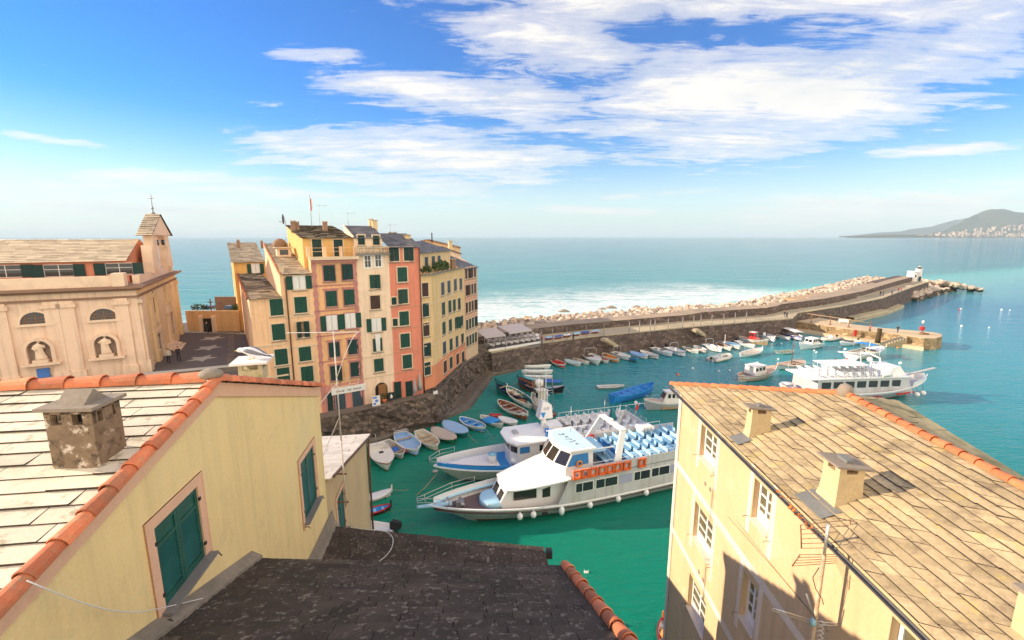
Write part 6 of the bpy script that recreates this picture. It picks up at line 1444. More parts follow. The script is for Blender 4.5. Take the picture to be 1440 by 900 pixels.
for u in (761, 777, 797, 824, 849, 884.5, 899, 914.5, 920.5, 939, 959.5, 975, 985, 1000.5, 1017, 1033, 1049):
 base = P(u, 474.4 - (u - 830) * .0965 if u > 800 else 483 - (u - 761) * .13, 4.2)
 d = min(range(nJ), key=lambda i: (JD[i] - V2(base)).length)
 if lamp0 is None:
  lamp0 = thing('promenade_post', 'thin tall post standing on the promenade edge of the breakwater', 'post', base, 0, RAILG)
  mb = MB(); mb.tube([(0, 0, -.2), (0, 0, 2.6)], .055, 6); mb.build('pole', GREYM, lamp0); mb = MB(); mb.box((0, 0, .05), (.22, .22, .12)); mb.build('foot', GREYM, lamp0)
 else:
  c = copy_tree(lamp0); c.location = base
for (a, b) in (((1000.5, 459.5), (1125, 446.8)),):
 mb = MB(); p0, p1 = P(*a, 4.2), P(*b, 4.2); t = thing('railing', 'iron railing along the promenade near the pier corner', 'railing', p0)
 for k in range(14): q = p0.lerp(p1, k / 13); mb.tube([q, q + Vector((0, 0, 1.1))], .035, 5)
 for zz in (.55, 1.08): mb.tube([p0 + Vector((0, 0, zz)), p1 + Vector((0, 0, zz))], .025, 5)
 part(t, 'rail', mb, GREYM)
# --- boulders: nearest three hundred as things, the rest as one mass
WETB = (1.5, (.10, .085, .06), 1.2)
ROCK = mat('breakwater_rock', (.60, .47, .36), .92, .14, .6, stain=(.30, .22, .16), stain_amt=.6, stain_scale=.8, zband=WETB, bmp=.4, bscale=4)
ROCK2 = mat('grey_rock', (.48, .41, .34), .92, .16, .6, zband=WETB, stain=(.26, .22, .18), stain_amt=.5, stain_scale=.8, bmp=.4, bscale=4)
ROCK3 = mat('dark_rock', (.34, .27, .22), .92, .16, .6, bmp=.4, bscale=4)
def rock_mesh(seed):
 bm = bmesh.new(); bmesh.ops.create_icosphere(bm, subdivisions=2, radius=1)
 rg = random.Random(seed); pl = [Vector((rg.uniform(-1, 1), rg.uniform(-1, 1), rg.uniform(-1, 1))).normalized() for _ in range(9)]; dd = [rg.uniform(.42, .74) for _ in pl]
 for v in bm.verts:
  for n_, d in zip(pl, dd):
   k = v.co.dot(n_)
   if k > d: v.co -= n_ * (k - d) * 1.0
  v.co *= 1 + .12 * mnoise.noise(v.co * 2 + Vector((seed, 0, 0)))
 me = bpy.data.meshes.new('boulder'); bm.to_mesh(me); bm.free(); return me
rmeshes = [rock_mesh(k) for k in range(9)]
for k, me in enumerate(rmeshes): me.materials.append((ROCK, ROCK, ROCK2, ROCK, ROCK2, ROCK3, ROCK, ROCK2, ROCK)[k])
spots = []; rg = random.Random(21)
for i in range(nJ - 1):
 a, b = JD[i], JD[i + 1]; L = (b - a).length
 nn = int(L * 24 / 1.1 if i < 12 else L * 24 / 1.6)
 for k in range(nn):
  f = rg.random(); o = rg.random() ** 1.0 * 22; base = PW[i] + CWd[i] + .3
  p = a.lerp(b, f) + JDN[i].lerp(JDN[i + 1], f) * (base + o)
  z = (JDZ[i] + .55) if o < 11 else (JDZ[i] + .55) - (o - 11) * .5
  z += rg.uniform(-.45, .3)
  if i > 43 and o < 4: continue
  spots.append((p.x, p.y, z, rg.choice((.42, .5, .6, .66, .74, .85, 1.0)) * (1.0 if i < 18 else 1.2)))
for k in range(60):                                                     # bank left of the jetty root, before the houses
 f = rg.random(); p = Vector((-14, 100)).lerp(Vector((-3.4, 84 + 4)), f) + Vector((.0, 8 * rg.random() + 6)); spots.append((p.x, p.y, 3.2 + rg.uniform(-.6, .6), rg.uniform(.8, 1.4)))
hd0 = V2(P(1283, 417, 1)); hd1 = V2(P(1345, 408, 1))
for k in range(420):                                                    # round the head
 f = rg.random(); e = rg.random()
 p = Vector((152, 170.5)).lerp(Vector((203, 207)), f) + Vector((-.62, .78)) * e * (2.5 + 13 * f)
 q = abs(f - .5) * 2; spots.append((p.x, p.y, (.2 + 4.3 * e * (1 - .5 * max(0, f - .6))) + rg.uniform(-.3, .5), rg.uniform(.8, 1.7)))
for k in range(140):
 a_ = rg.uniform(-.6, 2.3); rr = rg.uniform(4, 20); spots.append((188 + rr * math.cos(a_), 204 + rr * math.sin(a_) * .6, 4.4 * (1 - rr / 24) + .2, rg.uniform(1.1, 1.9)))
core = MB()
rr_ = [[jp(i, PW[i] + CWd[i] - .2, JDZ[i] + .8), jp(i, PW[i] + CWd[i] + 12, JDZ[i] + .2), jp(i, PW[i] + CWd[i] + 24, -2)] for i in range(0, nJ)]
core.loft(rr_, caps=False);
core.prism([Vector((153, 172)), Vector((202, 207)), Vector((194, 217)), Vector((176, 194))], -2, [.0, -.2, .6, 4.0])
tag(core.build('rock_bank', ROCK3), kind='structure')
spots.sort(key=lambda s: math.hypot(s[0], s[1]));
for n_, (x, y, z, s) in enumerate(spots[:300]):
 o = bpy.data.objects.new('boulder', rmeshes[n_ % 9]); COL.objects.link(o); o.location = (x, y, z)
 o.scale = (s, s * rg.uniform(.7, 1.1), s * rg.uniform(.6, .95)); o.rotation_euler = (rg.uniform(-.5, .5), rg.uniform(-.5, .5), rg.uniform(0, 6.28))
 tag(o, 'pale boulder in the rock bank on the seaward side of the breakwater', 'boulder', 'boulders of the breakwater bank')
mb = MB()
for (x, y, z, s) in spots[300:]:
 me = rmeshes[rg.randrange(9)]; M = Matrix.Translation((x, y, z)) @ Matrix.Rotation(rg.uniform(0, 6.28), 4, 'Z') @ Matrix.Rotation(rg.uniform(-.5, .5), 4, 'X') @ Matrix.Diagonal((s, s * rg.uniform(.7, 1.1), s * rg.uniform(.6, .95), 1))
 mi = rg.choice((0, 0, 1, 1, 2)); mb.add([M @ v.co for v in me.vertices], [tuple(p.vertices) for p in me.polygons], mi)
tag(mb.build('rock_armour', [ROCK, ROCK2, ROCK3], fix=False), 'mass of far pale boulders along the outer breakwater and its head', 'rocks', kind='stuff')
for k, (u, v, s) in enumerate(((858, 433, 1.6), (846, 434.5, 1.0), (894, 432, 1.3), (792, 438, 1.5))):
 p = P(u, v, .1); o = bpy.data.objects.new('reef_rock', rmeshes[5]); COL.objects.link(o); o.location = p; o.scale = (s * 1.6, s * .8, s * .7)
 tag(o, ['largest dark rock awash in the surf beyond the boulders', 'small dark rock just left of the largest rock in the surf', 'dark rock rightmost in the surf', 'low dark rock leftmost in the surf'][k], 'rock')
# --- lighthouse
lp = PY(1284.5, 395.5, 196); t = thing('lighthouse', 'white stubby lighthouse with higher lantern turret on the breakwater head', 'lighthouse', (lp.x, lp.y, 5.0)); dz = lp.z - 5.0
mb = MB(); mb.lathe([(2.0, 0), (2.0, dz + .2), (1.75, dz + 4.0), (1.95, dz + 4.05), (1.95, dz + 4.4)], (-.9, 0, 0), 10, smooth=False); mb.build('tower', WHITE, t)
mb = MB(); mb.lathe([(1.25, 0), (1.15, dz + 5.0), (1.35, dz + 5.1), (1.35, dz + 5.4)], (1.2, -.6, 0), 12, smooth=False); mb.build('turret', WHITE, t)
mb = MB(); mb.lathe([(.6, dz + 5.4), (.6, dz + 6.2)], (1.2, -.6, 0), 10); mb.build('lantern', GLASS, t); mb = MB(); mb.lathe([(.75, dz + 6.2), (.1, dz + 6.6)], (1.2, -.6, 0), 10); mb.build('lantern_roof', PL_E, t)
mb = MB(); mb.box((.9, -1.9, dz + 1.2), (.9, .2, 2.0)); mb.build('door', GREEN_SH2, t)
mb = MB(); mb.box((-1, -1.85, dz + 2.4), (.5, .2, .8)); mb.build('window', GLASS, t)
# --- inner pier
MZ = 2.4
sp_n = [P(1117, 452, MZ), P(1150, 456.5, MZ), P(1200, 464, MZ), P(1240, 468, MZ), P(1269, 471.5, MZ), P(1300, 476, MZ)]
sp_f = [P(1134, 444.5, MZ), P(1165, 449.5, MZ), P(1200, 456.8, MZ), P(1240, 461.8, MZ), P(1285, 465.5, MZ), P(1312, 468, MZ)]
end = [P(1318, 469, MZ), P(1325, 471, MZ), P(1323.5, 474, MZ), P(1314, 476.5, MZ)]
PIER = mat_stone('ochre_pier_stone', (.30, .20, .095), (.62, .45, .26), 1.1, mortar=(.22, .15, .08), stretch=(1, 1, 2.0), msize=.08)
PTOP = mat('pier_paving', (.55, .43, .28), .9, .1, .3, stain=(.38, .29, .18), stain_amt=.5, stain_scale=.25, world=True, bmp=.2)
t = thing('pier', 'ochre stone pier with rounded end reaching into the harbour mouth', 'pier', (82, 105, 0))
poly = [V2(p) for p in sp_n] + [V2(p) for p in end[::-1]] + [V2(p) for p in sp_f[::-1]]
ctr = sum(poly, Vector((0, 0))) / len(poly)
mb = MB(); top = [Vector((*p, MZ)) for p in poly]; k = len(poly)
bot = []
for i, p in enumerate(poly):
 tt = (poly[(i + 1) % k] - poly[i - 1]).normalized(); bot.append(Vector((*(p + Vector((tt.y, -tt.x)) * .25), -1.2)))
mb.add(top + bot, [(i, (i + 1) % k, (i + 1) % k + k, i + k) for i in range(k)]); part(t, 'wall', mb, PIER)
mb = MB(); mb.prism(poly, MZ - .12, MZ + .12); part(t, 'deck', mb, PTOP)
mb = MB(); rr_ = []
for a in sp_n: p = V2(a); rr_.append([(p.x + .1, p.y + .1, .75), (p.x - 1.1, p.y - 1.4, .7), (p.x - 1.3, p.y - 1.6, -1)])
mb.loft(rr_, caps=False, smooth=False); part(t, 'lower_quay', mb, PTOP)
a, b = P(1269, 472, 2.3), P(1243, 481, .8); mb = MB()
for q in range(8): f = q / 7; c = a.lerp(b, f) + Vector((-.4, -.7, 0)); mb.box((c.x, c.y, c.z / 2), (1.2, 1.3, c.z), .6)
part(t, 'stair', mb, PTOP)
t0 = None; PG = 'tall posts carrying the pipe along the pier'
tops = []
for k, (u, v, vt) in enumerate(((1139.5, 462, 441.5), (1166, 465, 445.5), (1192, 469, 449), (1221.5, 473.5, 454))):
 b = P(u, v, 1.0); tp = PV(u, vt, V2(b), V2(b) + Vector((1, 0))); h = tp.z - 1.0; tops.append(tp)
 if t0 is None:
  t0 = thing('pier_post', 'rusty wooden post of the row standing against the ochre pier', 'post', b, 0, PG); mb = MB(); mb.box((0, 0, h * .2), (.45, .45, h * .4 + .4)); mb.build('foot', WOOD, t0); mb = MB(); mb.tube([(0, 0, .5), (0, 0, h)], .1, 8); mb.build('pole', RUST, t0)
 else: c = copy_tree(t0); c.location = b
mb = MB(); mb.tube([P(1134, 441, 4.2)] + tops, .09, 6); tag(mb.build('pipe', WOODP, off=tuple(tops[0])), 'pale pipe running from post to post above the ochre pier', 'pipe')
b = P(1234, 482, .8); mb = MB(); mb.tube([b, b + Vector((0, 0, 1)), b + Vector((.1, 0, 2.3)), b + Vector((.05, 0, 3.2))], [.55, .5, .42, .45], 9); tag(mb.build('bollard', mat('dark_timber', (.07, .045, .02), .9, .3, 3), off=tuple(b)), 'dark timber fender pile standing against the ochre pier', 'pile')
b = P(1296.5, 471, MZ); t = thing('signal_light', 'small red harbour light with bent arm on the pier end', 'harbour light', b); mb = MB(); mb.lathe([(.5, 0), (.45, .5)], (0, 0, .1), 10); mb.tube([(0, 0, .5), (-.2, 0, 1.4), (-.2, 0, 2.6)], .08, 6); mb.build('post', RUST, t); mb = MB(); mb.box((-.2, 0, 1.5), (.7, .6, .8)); mb.build('box', RED, t); mb = MB(); mb.lathe([(.2, 0), (.25, .5), (.1, .7)], (-.2, 0, 2.6), 8); mb.build('lamp', WHITE, t); mb = MB(); mb.bar((0, 0, .5), (1.6, 0, .2), .25); mb.build('arm', RUST, t)
b = P(1202, 473.5, 1.0); t = thing('rescue_post', 'red rescue post against the ochre pier wall', 'rescue post', b); mb = MB(); mb.box((0, 0, .9), (.5, .35, 1.4)); mb.build('box', RED, t); mb = MB(); mb.tube([(0, 0, -.1), (0, 0, .3)], .08, 6); mb.build('post', GREYM, t)
b = P(1186, 455.5, MZ); t = thing('bench', 'white bench on the ochre pier deck', 'bench', (b.x, b.y, MZ + .12), -.6); mb = MB(); mb.box((0, 0, .45), (2.2, .6, .1)); mb.build('seat', WHITE, t); mb = MB(); mb.box((0, .28, .8), (2.2, .08, .5)); mb.build('backrest', WHITE, t)
for sx in (-1, 1): mb = MB(); mb.box((sx * .9, 0, .2), (.12, .5, .4)); mb.build('leg', WHITE, t)
# --- restaurant terrace at the root of the breakwater
def jpos(u, v, z): return P(u, v, z)
t = thing('restaurant_terrace', 'raised timber restaurant deck with pale edge at the breakwater root', 'terrace', P(690, 492, 4.0))
q = [P(687, 493.5, 4.35), P(760, 481.5, 4.35), P(757, 472, 4.35), P(684, 480, 4.35)]
mb = MB(); mb.prism([V2(p) for p in q], 3.6, 4.35); part(t, 'deck', mb, mat('deck_timber', (.20, .17, .16), .8, .15, 2))
mb = MB(); mb.bar(q[0] + Vector((0, 0, .05)), q[1] + Vector((0, 0, .05)), .25, .35); part(t, 'edge_beam', mb, CLOTHW)
AWC = mat('pale_awning_cloth', (.50, .45, .45), .9, .06, 1)
for k, (c, lab) in enumerate((((681.5, 474, 711, 470.5), 'left of two pale awnings over the restaurant terrace'), ((716, 468, 748, 463.5), 'right of two pale awnings over the restaurant terrace'))):
 a, b = P(c[0], c[1], 6.9), P(c[2], c[3], 6.9); d = (V2(b) - V2(a)); nv_ = Vector((-d.y, d.x)).normalized()
 t = thing('awning', lab, 'awning', (a.x, a.y, 4.35), 0, 'restaurant awnings'); mb = MB(); a2, b2 = V2(a) + nv_ * 4.0, V2(b) + nv_ * 4.0
 mb.slab([(a.x, a.y, 6.9), (b.x, b.y, 6.9), (*b2, 7.5), (*a2, 7.5)], .06); mb.bar((a.x, a.y, 6.8), (b.x, b.y, 6.8), .08, .35); part(t, 'canopy', mb, AWC)
 for f in (0, .5, 1):
  mb = MB(); p = V2(a).lerp(V2(b), f); mb.tube([(p.x, p.y, 4.35), (p.x, p.y, 6.85)], .05, 6); part(t, 'pole', mb, GREYM)
 for f in (0, 1):
  mb = MB(); p = a2.lerp(b2, f); mb.tube([(*p, 4.2), (*p, 7.45)], .05, 6); part(t, 'pole', mb, GREYM)
tb0 = thing('terrace_table', 'small table under a white cloth on the restaurant terrace', 'table', (0, 0, 0), 0, 'white tables on the restaurant terrace')
mb = MB(); mb.box((0, 0, .74), (.85, .85, .05)); mb.box((0, 0, .6), (.88, .88, .26)); mb.build('tablecloth', CLOTHW, tb0); mb = MB(); mb.tube([(0, 0, 0), (0, 0, .7)], .05, 6); mb.box((0, 0, .03), (.5, .5, .05)); mb.build('base', GREYM, tb0)
ch0 = thing('terrace_chair', 'light chair at a white table on the restaurant terrace', 'chair', (0, 0, 0), 0, 'chairs on the restaurant terrace')
CHM2 = mat('rattan_grey', (.42, .38, .37), .8, .12, 8)
mb = MB(); mb.box((0, 0, .45), (.48, .48, .06)); mb.build('seat', CHM2, ch0); mb = MB(); mb.box((0, .23, .72), (.48, .05, .5)); mb.build('backrest', CHM2, ch0)
for sx in (-1, 1):
 for sy in (-1, 1): mb = MB(); mb.box((sx * .2, sy * .2, .21), (.04, .04, .43)); mb.build('leg', GREYM, ch0)
first = True; firstc = True
for k in range(9):
 for j in range(2):
  f = (k + .5) / 9; g = .28 + .45 * j
  p = (V2(q[0]).lerp(V2(q[1]), f)).lerp(V2(q[3]).lerp(V2(q[2]), f), g)
  tb = tb0 if first else copy_tree(tb0); first = False; tb.location = (p.x, p.y, 4.35); tb.rotation_euler.z = .6
  for a in (0, 1.57, 3.14, 4.71):
   if rg.random() < .15: continue
   c = ch0 if firstc else copy_tree(ch0); firstc = False
   c.location = (p.x + .8 * math.sin(a + .6) * -1, p.y + .8 * math.cos(a + .6), 4.35); c.rotation_euler.z = a + .6
for k, (u, v, c, lab) in enumerate(((696, 500, RED, 'red crate heap at the slipway corner'), (705, 497, RED, 'red plastic crate against the breakwater wall root'), (686, 505, WHITE, 'white drum at the slipway corner'), (720.5, 503, CLOTHW, 'white door hatch on the breakwater wall foot'))):
 p = P(u, v, 1.2 if k != 3 else 1.6); t = thing('crate', lab, 'crate', (p.x, p.y, .7)); mb = MB()
 if k == 2: mb.lathe([(.4, 0), (.45, .4), (.4, .9)], (0, 0, 0), 10); mb.build('drum', c, t)
 else:
  w = (1.6, 1.2, .9) if k == 0 else (1.2, .9, .8) if k == 1 else (.9, .15, 1.5)
  for sx in (-1, 1): mb.box((sx * w[0] / 2, 0, w[2] / 2), (.06, w[1], w[2]))
  for sy in (-1, 1): mb.box((0, sy * w[1] / 2, w[2] / 2), (w[0], .06, w[2] - .04))
  mb.box((0, 0, .05), (w[0], w[1], .06)); mb.build('body', c, t)
  mb = MB(); mb.box((0, 0, w[2] + .01), (w[0] + .1, w[1] + .1, .05)); mb.build('rim', c, t)
mb = MB(); s4 = [P(683, 512, 1.6), P(722, 503, 1.2), P(722, 514, -.3), P(690, 533, -.3)]; mb.prism([V2(p) for p in s4][::-1], -1.5, [p.z for p in s4][::-1]); structure(mb, 'slipway', LEDGE)
# --- people
SKIN = mat('skin', (.55, .33, .23), .6, .05, 5)
def person(label, loc, rz, top, leg, stride=.12, carry=False, h=1.72):
 me = bpy.data.meshes.new('person'); k = h / 1.72
 V = [(0, 0, .93), (0, .01, 1.15), (0, .0, 1.38), (0, -.01, 1.5), (0, -.03, 1.62), (0, -.02, 1.70)]; E = [(0, 1), (1, 2), (2, 3), (3, 4), (4, 5)]
 RR = [(.15, .11), (.14, .10), (.17, .11), (.055, .055), (.085, .10), (.07, .08)]
 for s in (-1, 1):
  b = len(V); V += [(s * .19, 0, 1.40), (s * .24, .02 * s, 1.12), (s * .23, -.08 - .05 * s, .88)]; E += [(2, b), (b, b + 1), (b + 1, b + 2)]; RR += [(.065, .065), (.05, .05), (.04, .04)]
  b = len(V); V += [(s * .10, 0, .86), (s * .11, -stride * s * .5 - .02, .48), (s * .11, -stride * s, .09), (s * .12, -stride * s - .14, .04)]; E += [(0, b), (b, b + 1), (b + 1, b + 2), (b + 2, b + 3)]; RR += [(.095, .095), (.07, .07), (.05, .05), (.045, .035)]
 me.from_pydata([tuple(Vector(v) * k) for v in V], E, []); o = bpy.data.objects.new('person', me); COL.objects.link(o)
 sk = o.modifiers.new('s', 'SKIN'); sk.use_smooth_shade = True
 for i, r_ in enumerate(RR): me.skin_vertices[0].data[i].radius = (r_[0] * k, r_[1] * k)
 me.skin_vertices[0].data[0].use_root = True
 o.modifiers.new('u', 'SUBSURF').levels = 1
 dg = bpy.context.evaluated_depsgraph_get(); ev = o.evaluated_get(dg); m2 = bpy.data.meshes.new_from_object(ev); m2.name = 'person'
 o.modifiers.clear(); o.data = m2; m2.materials.clear()
 for m in (leg, top, SKIN, DARK): m2.materials.append(m)
 for p in m2.polygons:
  z = p.center.z / k; x = abs(p.center.x) / k
  p.material_index = 3 if z < .09 else 2 if (z > 1.47 or (x > .19 and z < .96)) else 1 if (z > .9 or x > .17) else 0
  p.use_smooth = True
 o.location = loc; o.rotation_euler = (0, 0, rz); tag(o, label, 'person')
 mb = MB(); mb.ball((0, .012 * k, 1.675 * k), .105 * k, 10, sc=(.9, 1.0, .8)); mb.build('hair', mat('dark_hair', (.04, .025, .018), .8, .2, 8), o); return o
DKC = mat('dark_clothes', (.03, .03, .04), .9, .2, 4); JEAN = mat('denim', (.06, .09, .17), .9, .2, 4); PALEC = mat('pale_clothes', (.55, .50, .45), .9, .1, 4); REDC = mat('red_clothes', (.45, .05, .05), .9, .1, 4)
person('person in a pale jacket and dark trousers walking past the church front', P(238, 511, 10.0), .5, PALEC, DKC)
person('person in dark clothes walking beside the church steps', P(252, 508, 10.0), .7, DKC, DKC)
person('person in dark clothes before the gate of the church square', P(292, 468, 10.0), 3.0, DKC, DKC)
for k, (u, v, a, b, lab) in enumerate(((1238, 416, DKC, DKC, 'left of two people in dark clothes on the grey head terrace'), (1241.5, 416, DKC, JEAN, 'right of two people in dark clothes on the grey head terrace'), (1254, 414.5, JEAN, DKC, 'person in blue walking alone towards the lighthouse'),
  (1263, 411, REDC, JEAN, 'person in red, nearer the lighthouse, left of the pair in red'), (1267, 410, REDC, DKC, 'person in red and black before the lighthouse wall'), (1103, 446, DKC, JEAN, 'person on the promenade near the pier corner'), (1106, 447.5, DKC, DKC, 'person in black beside the pier corner railing'))):
 person(lab, P(u, v, 5.3 if u > 1200 else 4.2), k * 1.1, a, b)
person('person in dark clothes standing on the ochre pier deck', P(1262, 468, MZ + .12), 2, DKC, JEAN)
person('person in red standing by the last post on the ochre pier', P(1223, 467, MZ + .12), 1, REDC, DKC)
person('person in dark clothes by the shaded awnings on the promenade', P(806, 479.5, 4.1), 1, DKC, DKC)
person('person in a red top at the end of the restaurant terrace', P(762, 483, 4.1), 2, REDC, DKC)
# ------------------------------------------------------------------ boats
NAVY = mat('navy_paint', (.015, .025, .07), .35, .15, 3); TEAL = mat('teal_paint', (.02, .19, .20), .4, .12, 3); GREENP = mat('green_paint', (.02, .17, .09), .4, .12, 3)
GREYP = mat('grey_boat_paint', (.38, .38, .38), .45, .1, 2); BEIGE = mat('beige_tarp', (.50, .46, .38), .85, .1, 2.5); LBT = mat('light_blue_tarp', (.26, .42, .66), .8, .1, 2); BLT = mat('blue_tarp', (.03, .12, .42), .75, .15, 2)
GRT = mat('grey_tarp', (.42, .41, .42), .85, .1, 2.5); WHT = mat('white_tarp', (.66, .66, .68), .85, .08, 2.5); BROWNI = mat('brown_varnish', (.20, .07, .035), .45, .2, 3); BRIGHTB = mat('bright_blue_paint', (.02, .25, .62), .4, .1, 2); ORI = mat('orange_lining', (.62, .24, .06), .5, .12, 3); DKRED = mat('dark_red_paint', (.32, .02, .03), .4, .15, 3); BLACKH = mat('black_hull', (.014, .014, .02), .35, .2, 3); PINKI = mat('sand_paint', (.52, .36, .26), .5, .1, 3); ANTIF = mat('antifouling', (.20, .05, .035), .7, .2, 3); PURP = mat('purple_paint', (.16, .12, .45), .4, .1, 3)
NETS = mat('fishing_net', (.30, .12, .05), .95, .4, 9, stain=(.06, .12, .10), stain_amt=.9, stain_scale=3, bmp=.6)
def hull_geo(L, B, h, hb, hs, tw=0.0, draft=.3, rake=.35, N_=15):
 def w(t):
  if tw > 0:
   f = tw + (1 - tw) * math.sin(min(1, t / .42) * math.pi / 2)
  else: f = (max(0, 1 - abs(1 - t / .5) ** 2.3)) ** .72 if t < .5 else 1
  if t > .5: f = max(0, 1 - ((t - .5) / .5) ** 2.3) ** .85
  return max(.012, B / 2 * f)
 def sh(t): return h + (hb - h) * max(0, (t - .35) / .65) ** 2 + (hs - h) * max(0, (.35 - t) / .35) ** 2
 def X(t, q=1.0): return -L / 2 + L * t - rake * (1 - q) * max(0, (t - .6) / .4) ** 2 * L * .22 + (0 if tw > 0 else rake * (1 - q) * max(0, (.4 - t) / .4) ** 2 * L * .12)
 return w, sh, X
def hull_mesh(mb, g, draft=.3, N_=15, bow_flare=1.0):
 w, sh, X = g; qs = [1, .86, .68, .5, .34, .18, .06, 0]; rings = []
 for i in range(N_ + 1):
  t = i / N_; t = .5 - .5 * math.cos(math.pi * t) if True else t
  W, S = w(t), sh(t); ring = []
  for q in qs:
   fl = q ** (.42 + .5 * max(0, (t - .5) / .5) ** 1.5); ring.append((X(t, q), W * fl, -draft + (S + draft) * q))
  full = ring + [(x, -y, z) for x, y, z in ring[-2::-1]]; rings.append(full)
 n = len(rings[0]); base = len(mb.v)
 vs = [p for r_ in rings for p in r_]; mb.add(vs, [], 0)
 for i in range(N_):
  for k in range(n - 1):
   f = (i * n + k, i * n + k + 1, (i + 1) * n + k + 1, (i + 1) * n + k); zc = sum(vs[j][2] for j in f) / 4
   kk = min(k, n - 2 - k); mb.f.append([base + j for j in f]); mb.m.append(1 if zc < .07 else (2 if kk == 0 else 0)); mb.s.append(True)
 mb.f.append([base + k for k in range(n)]); mb.m.append(0); mb.s.append(False)
 return rings
def rim_mesh(mb, g, wid=.08, th=.07, N_=18, tw=0, dz=0.0):
 w, sh, X = g; path = []
 ts = [.5 - .5 * math.cos(math.pi * i / N_) for i in range(N_ + 1)]
 for sy in (1, -1):
  ring = []
  for t in ts:
   W = w(t) + .015; wi = max(0.0, W - wid); z = sh(t) + dz; x = X(t)
   ring.append([(x, sy * wi, z - th / 2), (x, sy * W, z - th / 2), (x, sy * W, z + th / 2), (x, sy * wi, z + th / 2)])
  mb.loft(ring, closed_ring=True, smooth=False)
 if tw: t = 0; mb.box((X(0) + wid / 2, 0, sh(0)), (wid, 2 * w(0), th))
def strip_surface(mb, g, t0, t1, inset, zf, N_=10, crown=0.0, K=6):
 w, sh, X = g; rings = []
 for i in range(N_ + 1):
  t = t0 + (t1 - t0) * i / N_; W = max(.005, w(t) - inset); z = zf(t)
  rings.append([(X(t), W * (1 - 2 * k / K), z + crown * (1 - (1 - 2 * k / K) ** 2)) for k in range(K + 1)])
 mb.loft(rings, caps=False)
def interior_mesh(mb, g, t0, t1, floor, N_=10):
 w, sh, X = g; rings = []
 for i in range(N_ + 1):
  t = t0 + (t1 - t0) * i / N_; W = max(.01, w(t) - .07); f = floor + (.0 if .15 < t < .85 else .12); Wf = W * .74
  rings.append([(X(t), W, sh(t) - .03), (X(t), Wf, f), (X(t), -Wf, f), (X(t), -W, sh(t) - .03)])
 mb.loft(rings, caps=True, smooth=False)
def outboard(root, x, z, s=1.0, m=None, y=0):
 mb = MB(); mb.loft([[(x - .42 * s, y + a * .13 * s, z + b) for a, b in ((-1, .08 * s), (1, .08 * s), (.8, .42 * s), (-.8, .42 * s))], [(x + .08 * s, y + a * .15 * s, z + b) for a, b in ((-1, .02 * s), (1, .02 * s), (.85, .5 * s), (-.85, .5 * s))], [(x + .2 * s, y + a * .1 * s, z + b) for a, b in ((-1, .05 * s), (1, .05 * s), (.8, .36 * s), (-.8, .36 * s))]], closed_ring=True, smooth=False)
 mb.box((x - .12 * s, y, z - .3 * s), (.16 * s, .1 * s, .8 * s)); return mb.build('outboard_motor', m or DARK, root)
def fender_ring(root, x, y, z, m=None):
 mb = MB(); mb.tube([(x + .17 * math.cos(a), y, z + .17 * math.sin(a)) for a in [k * math.pi / 5 for k in range(10)]], .06, 6, closed=True); return mb.build('life_ring', m or RED, root)
BOATS = []
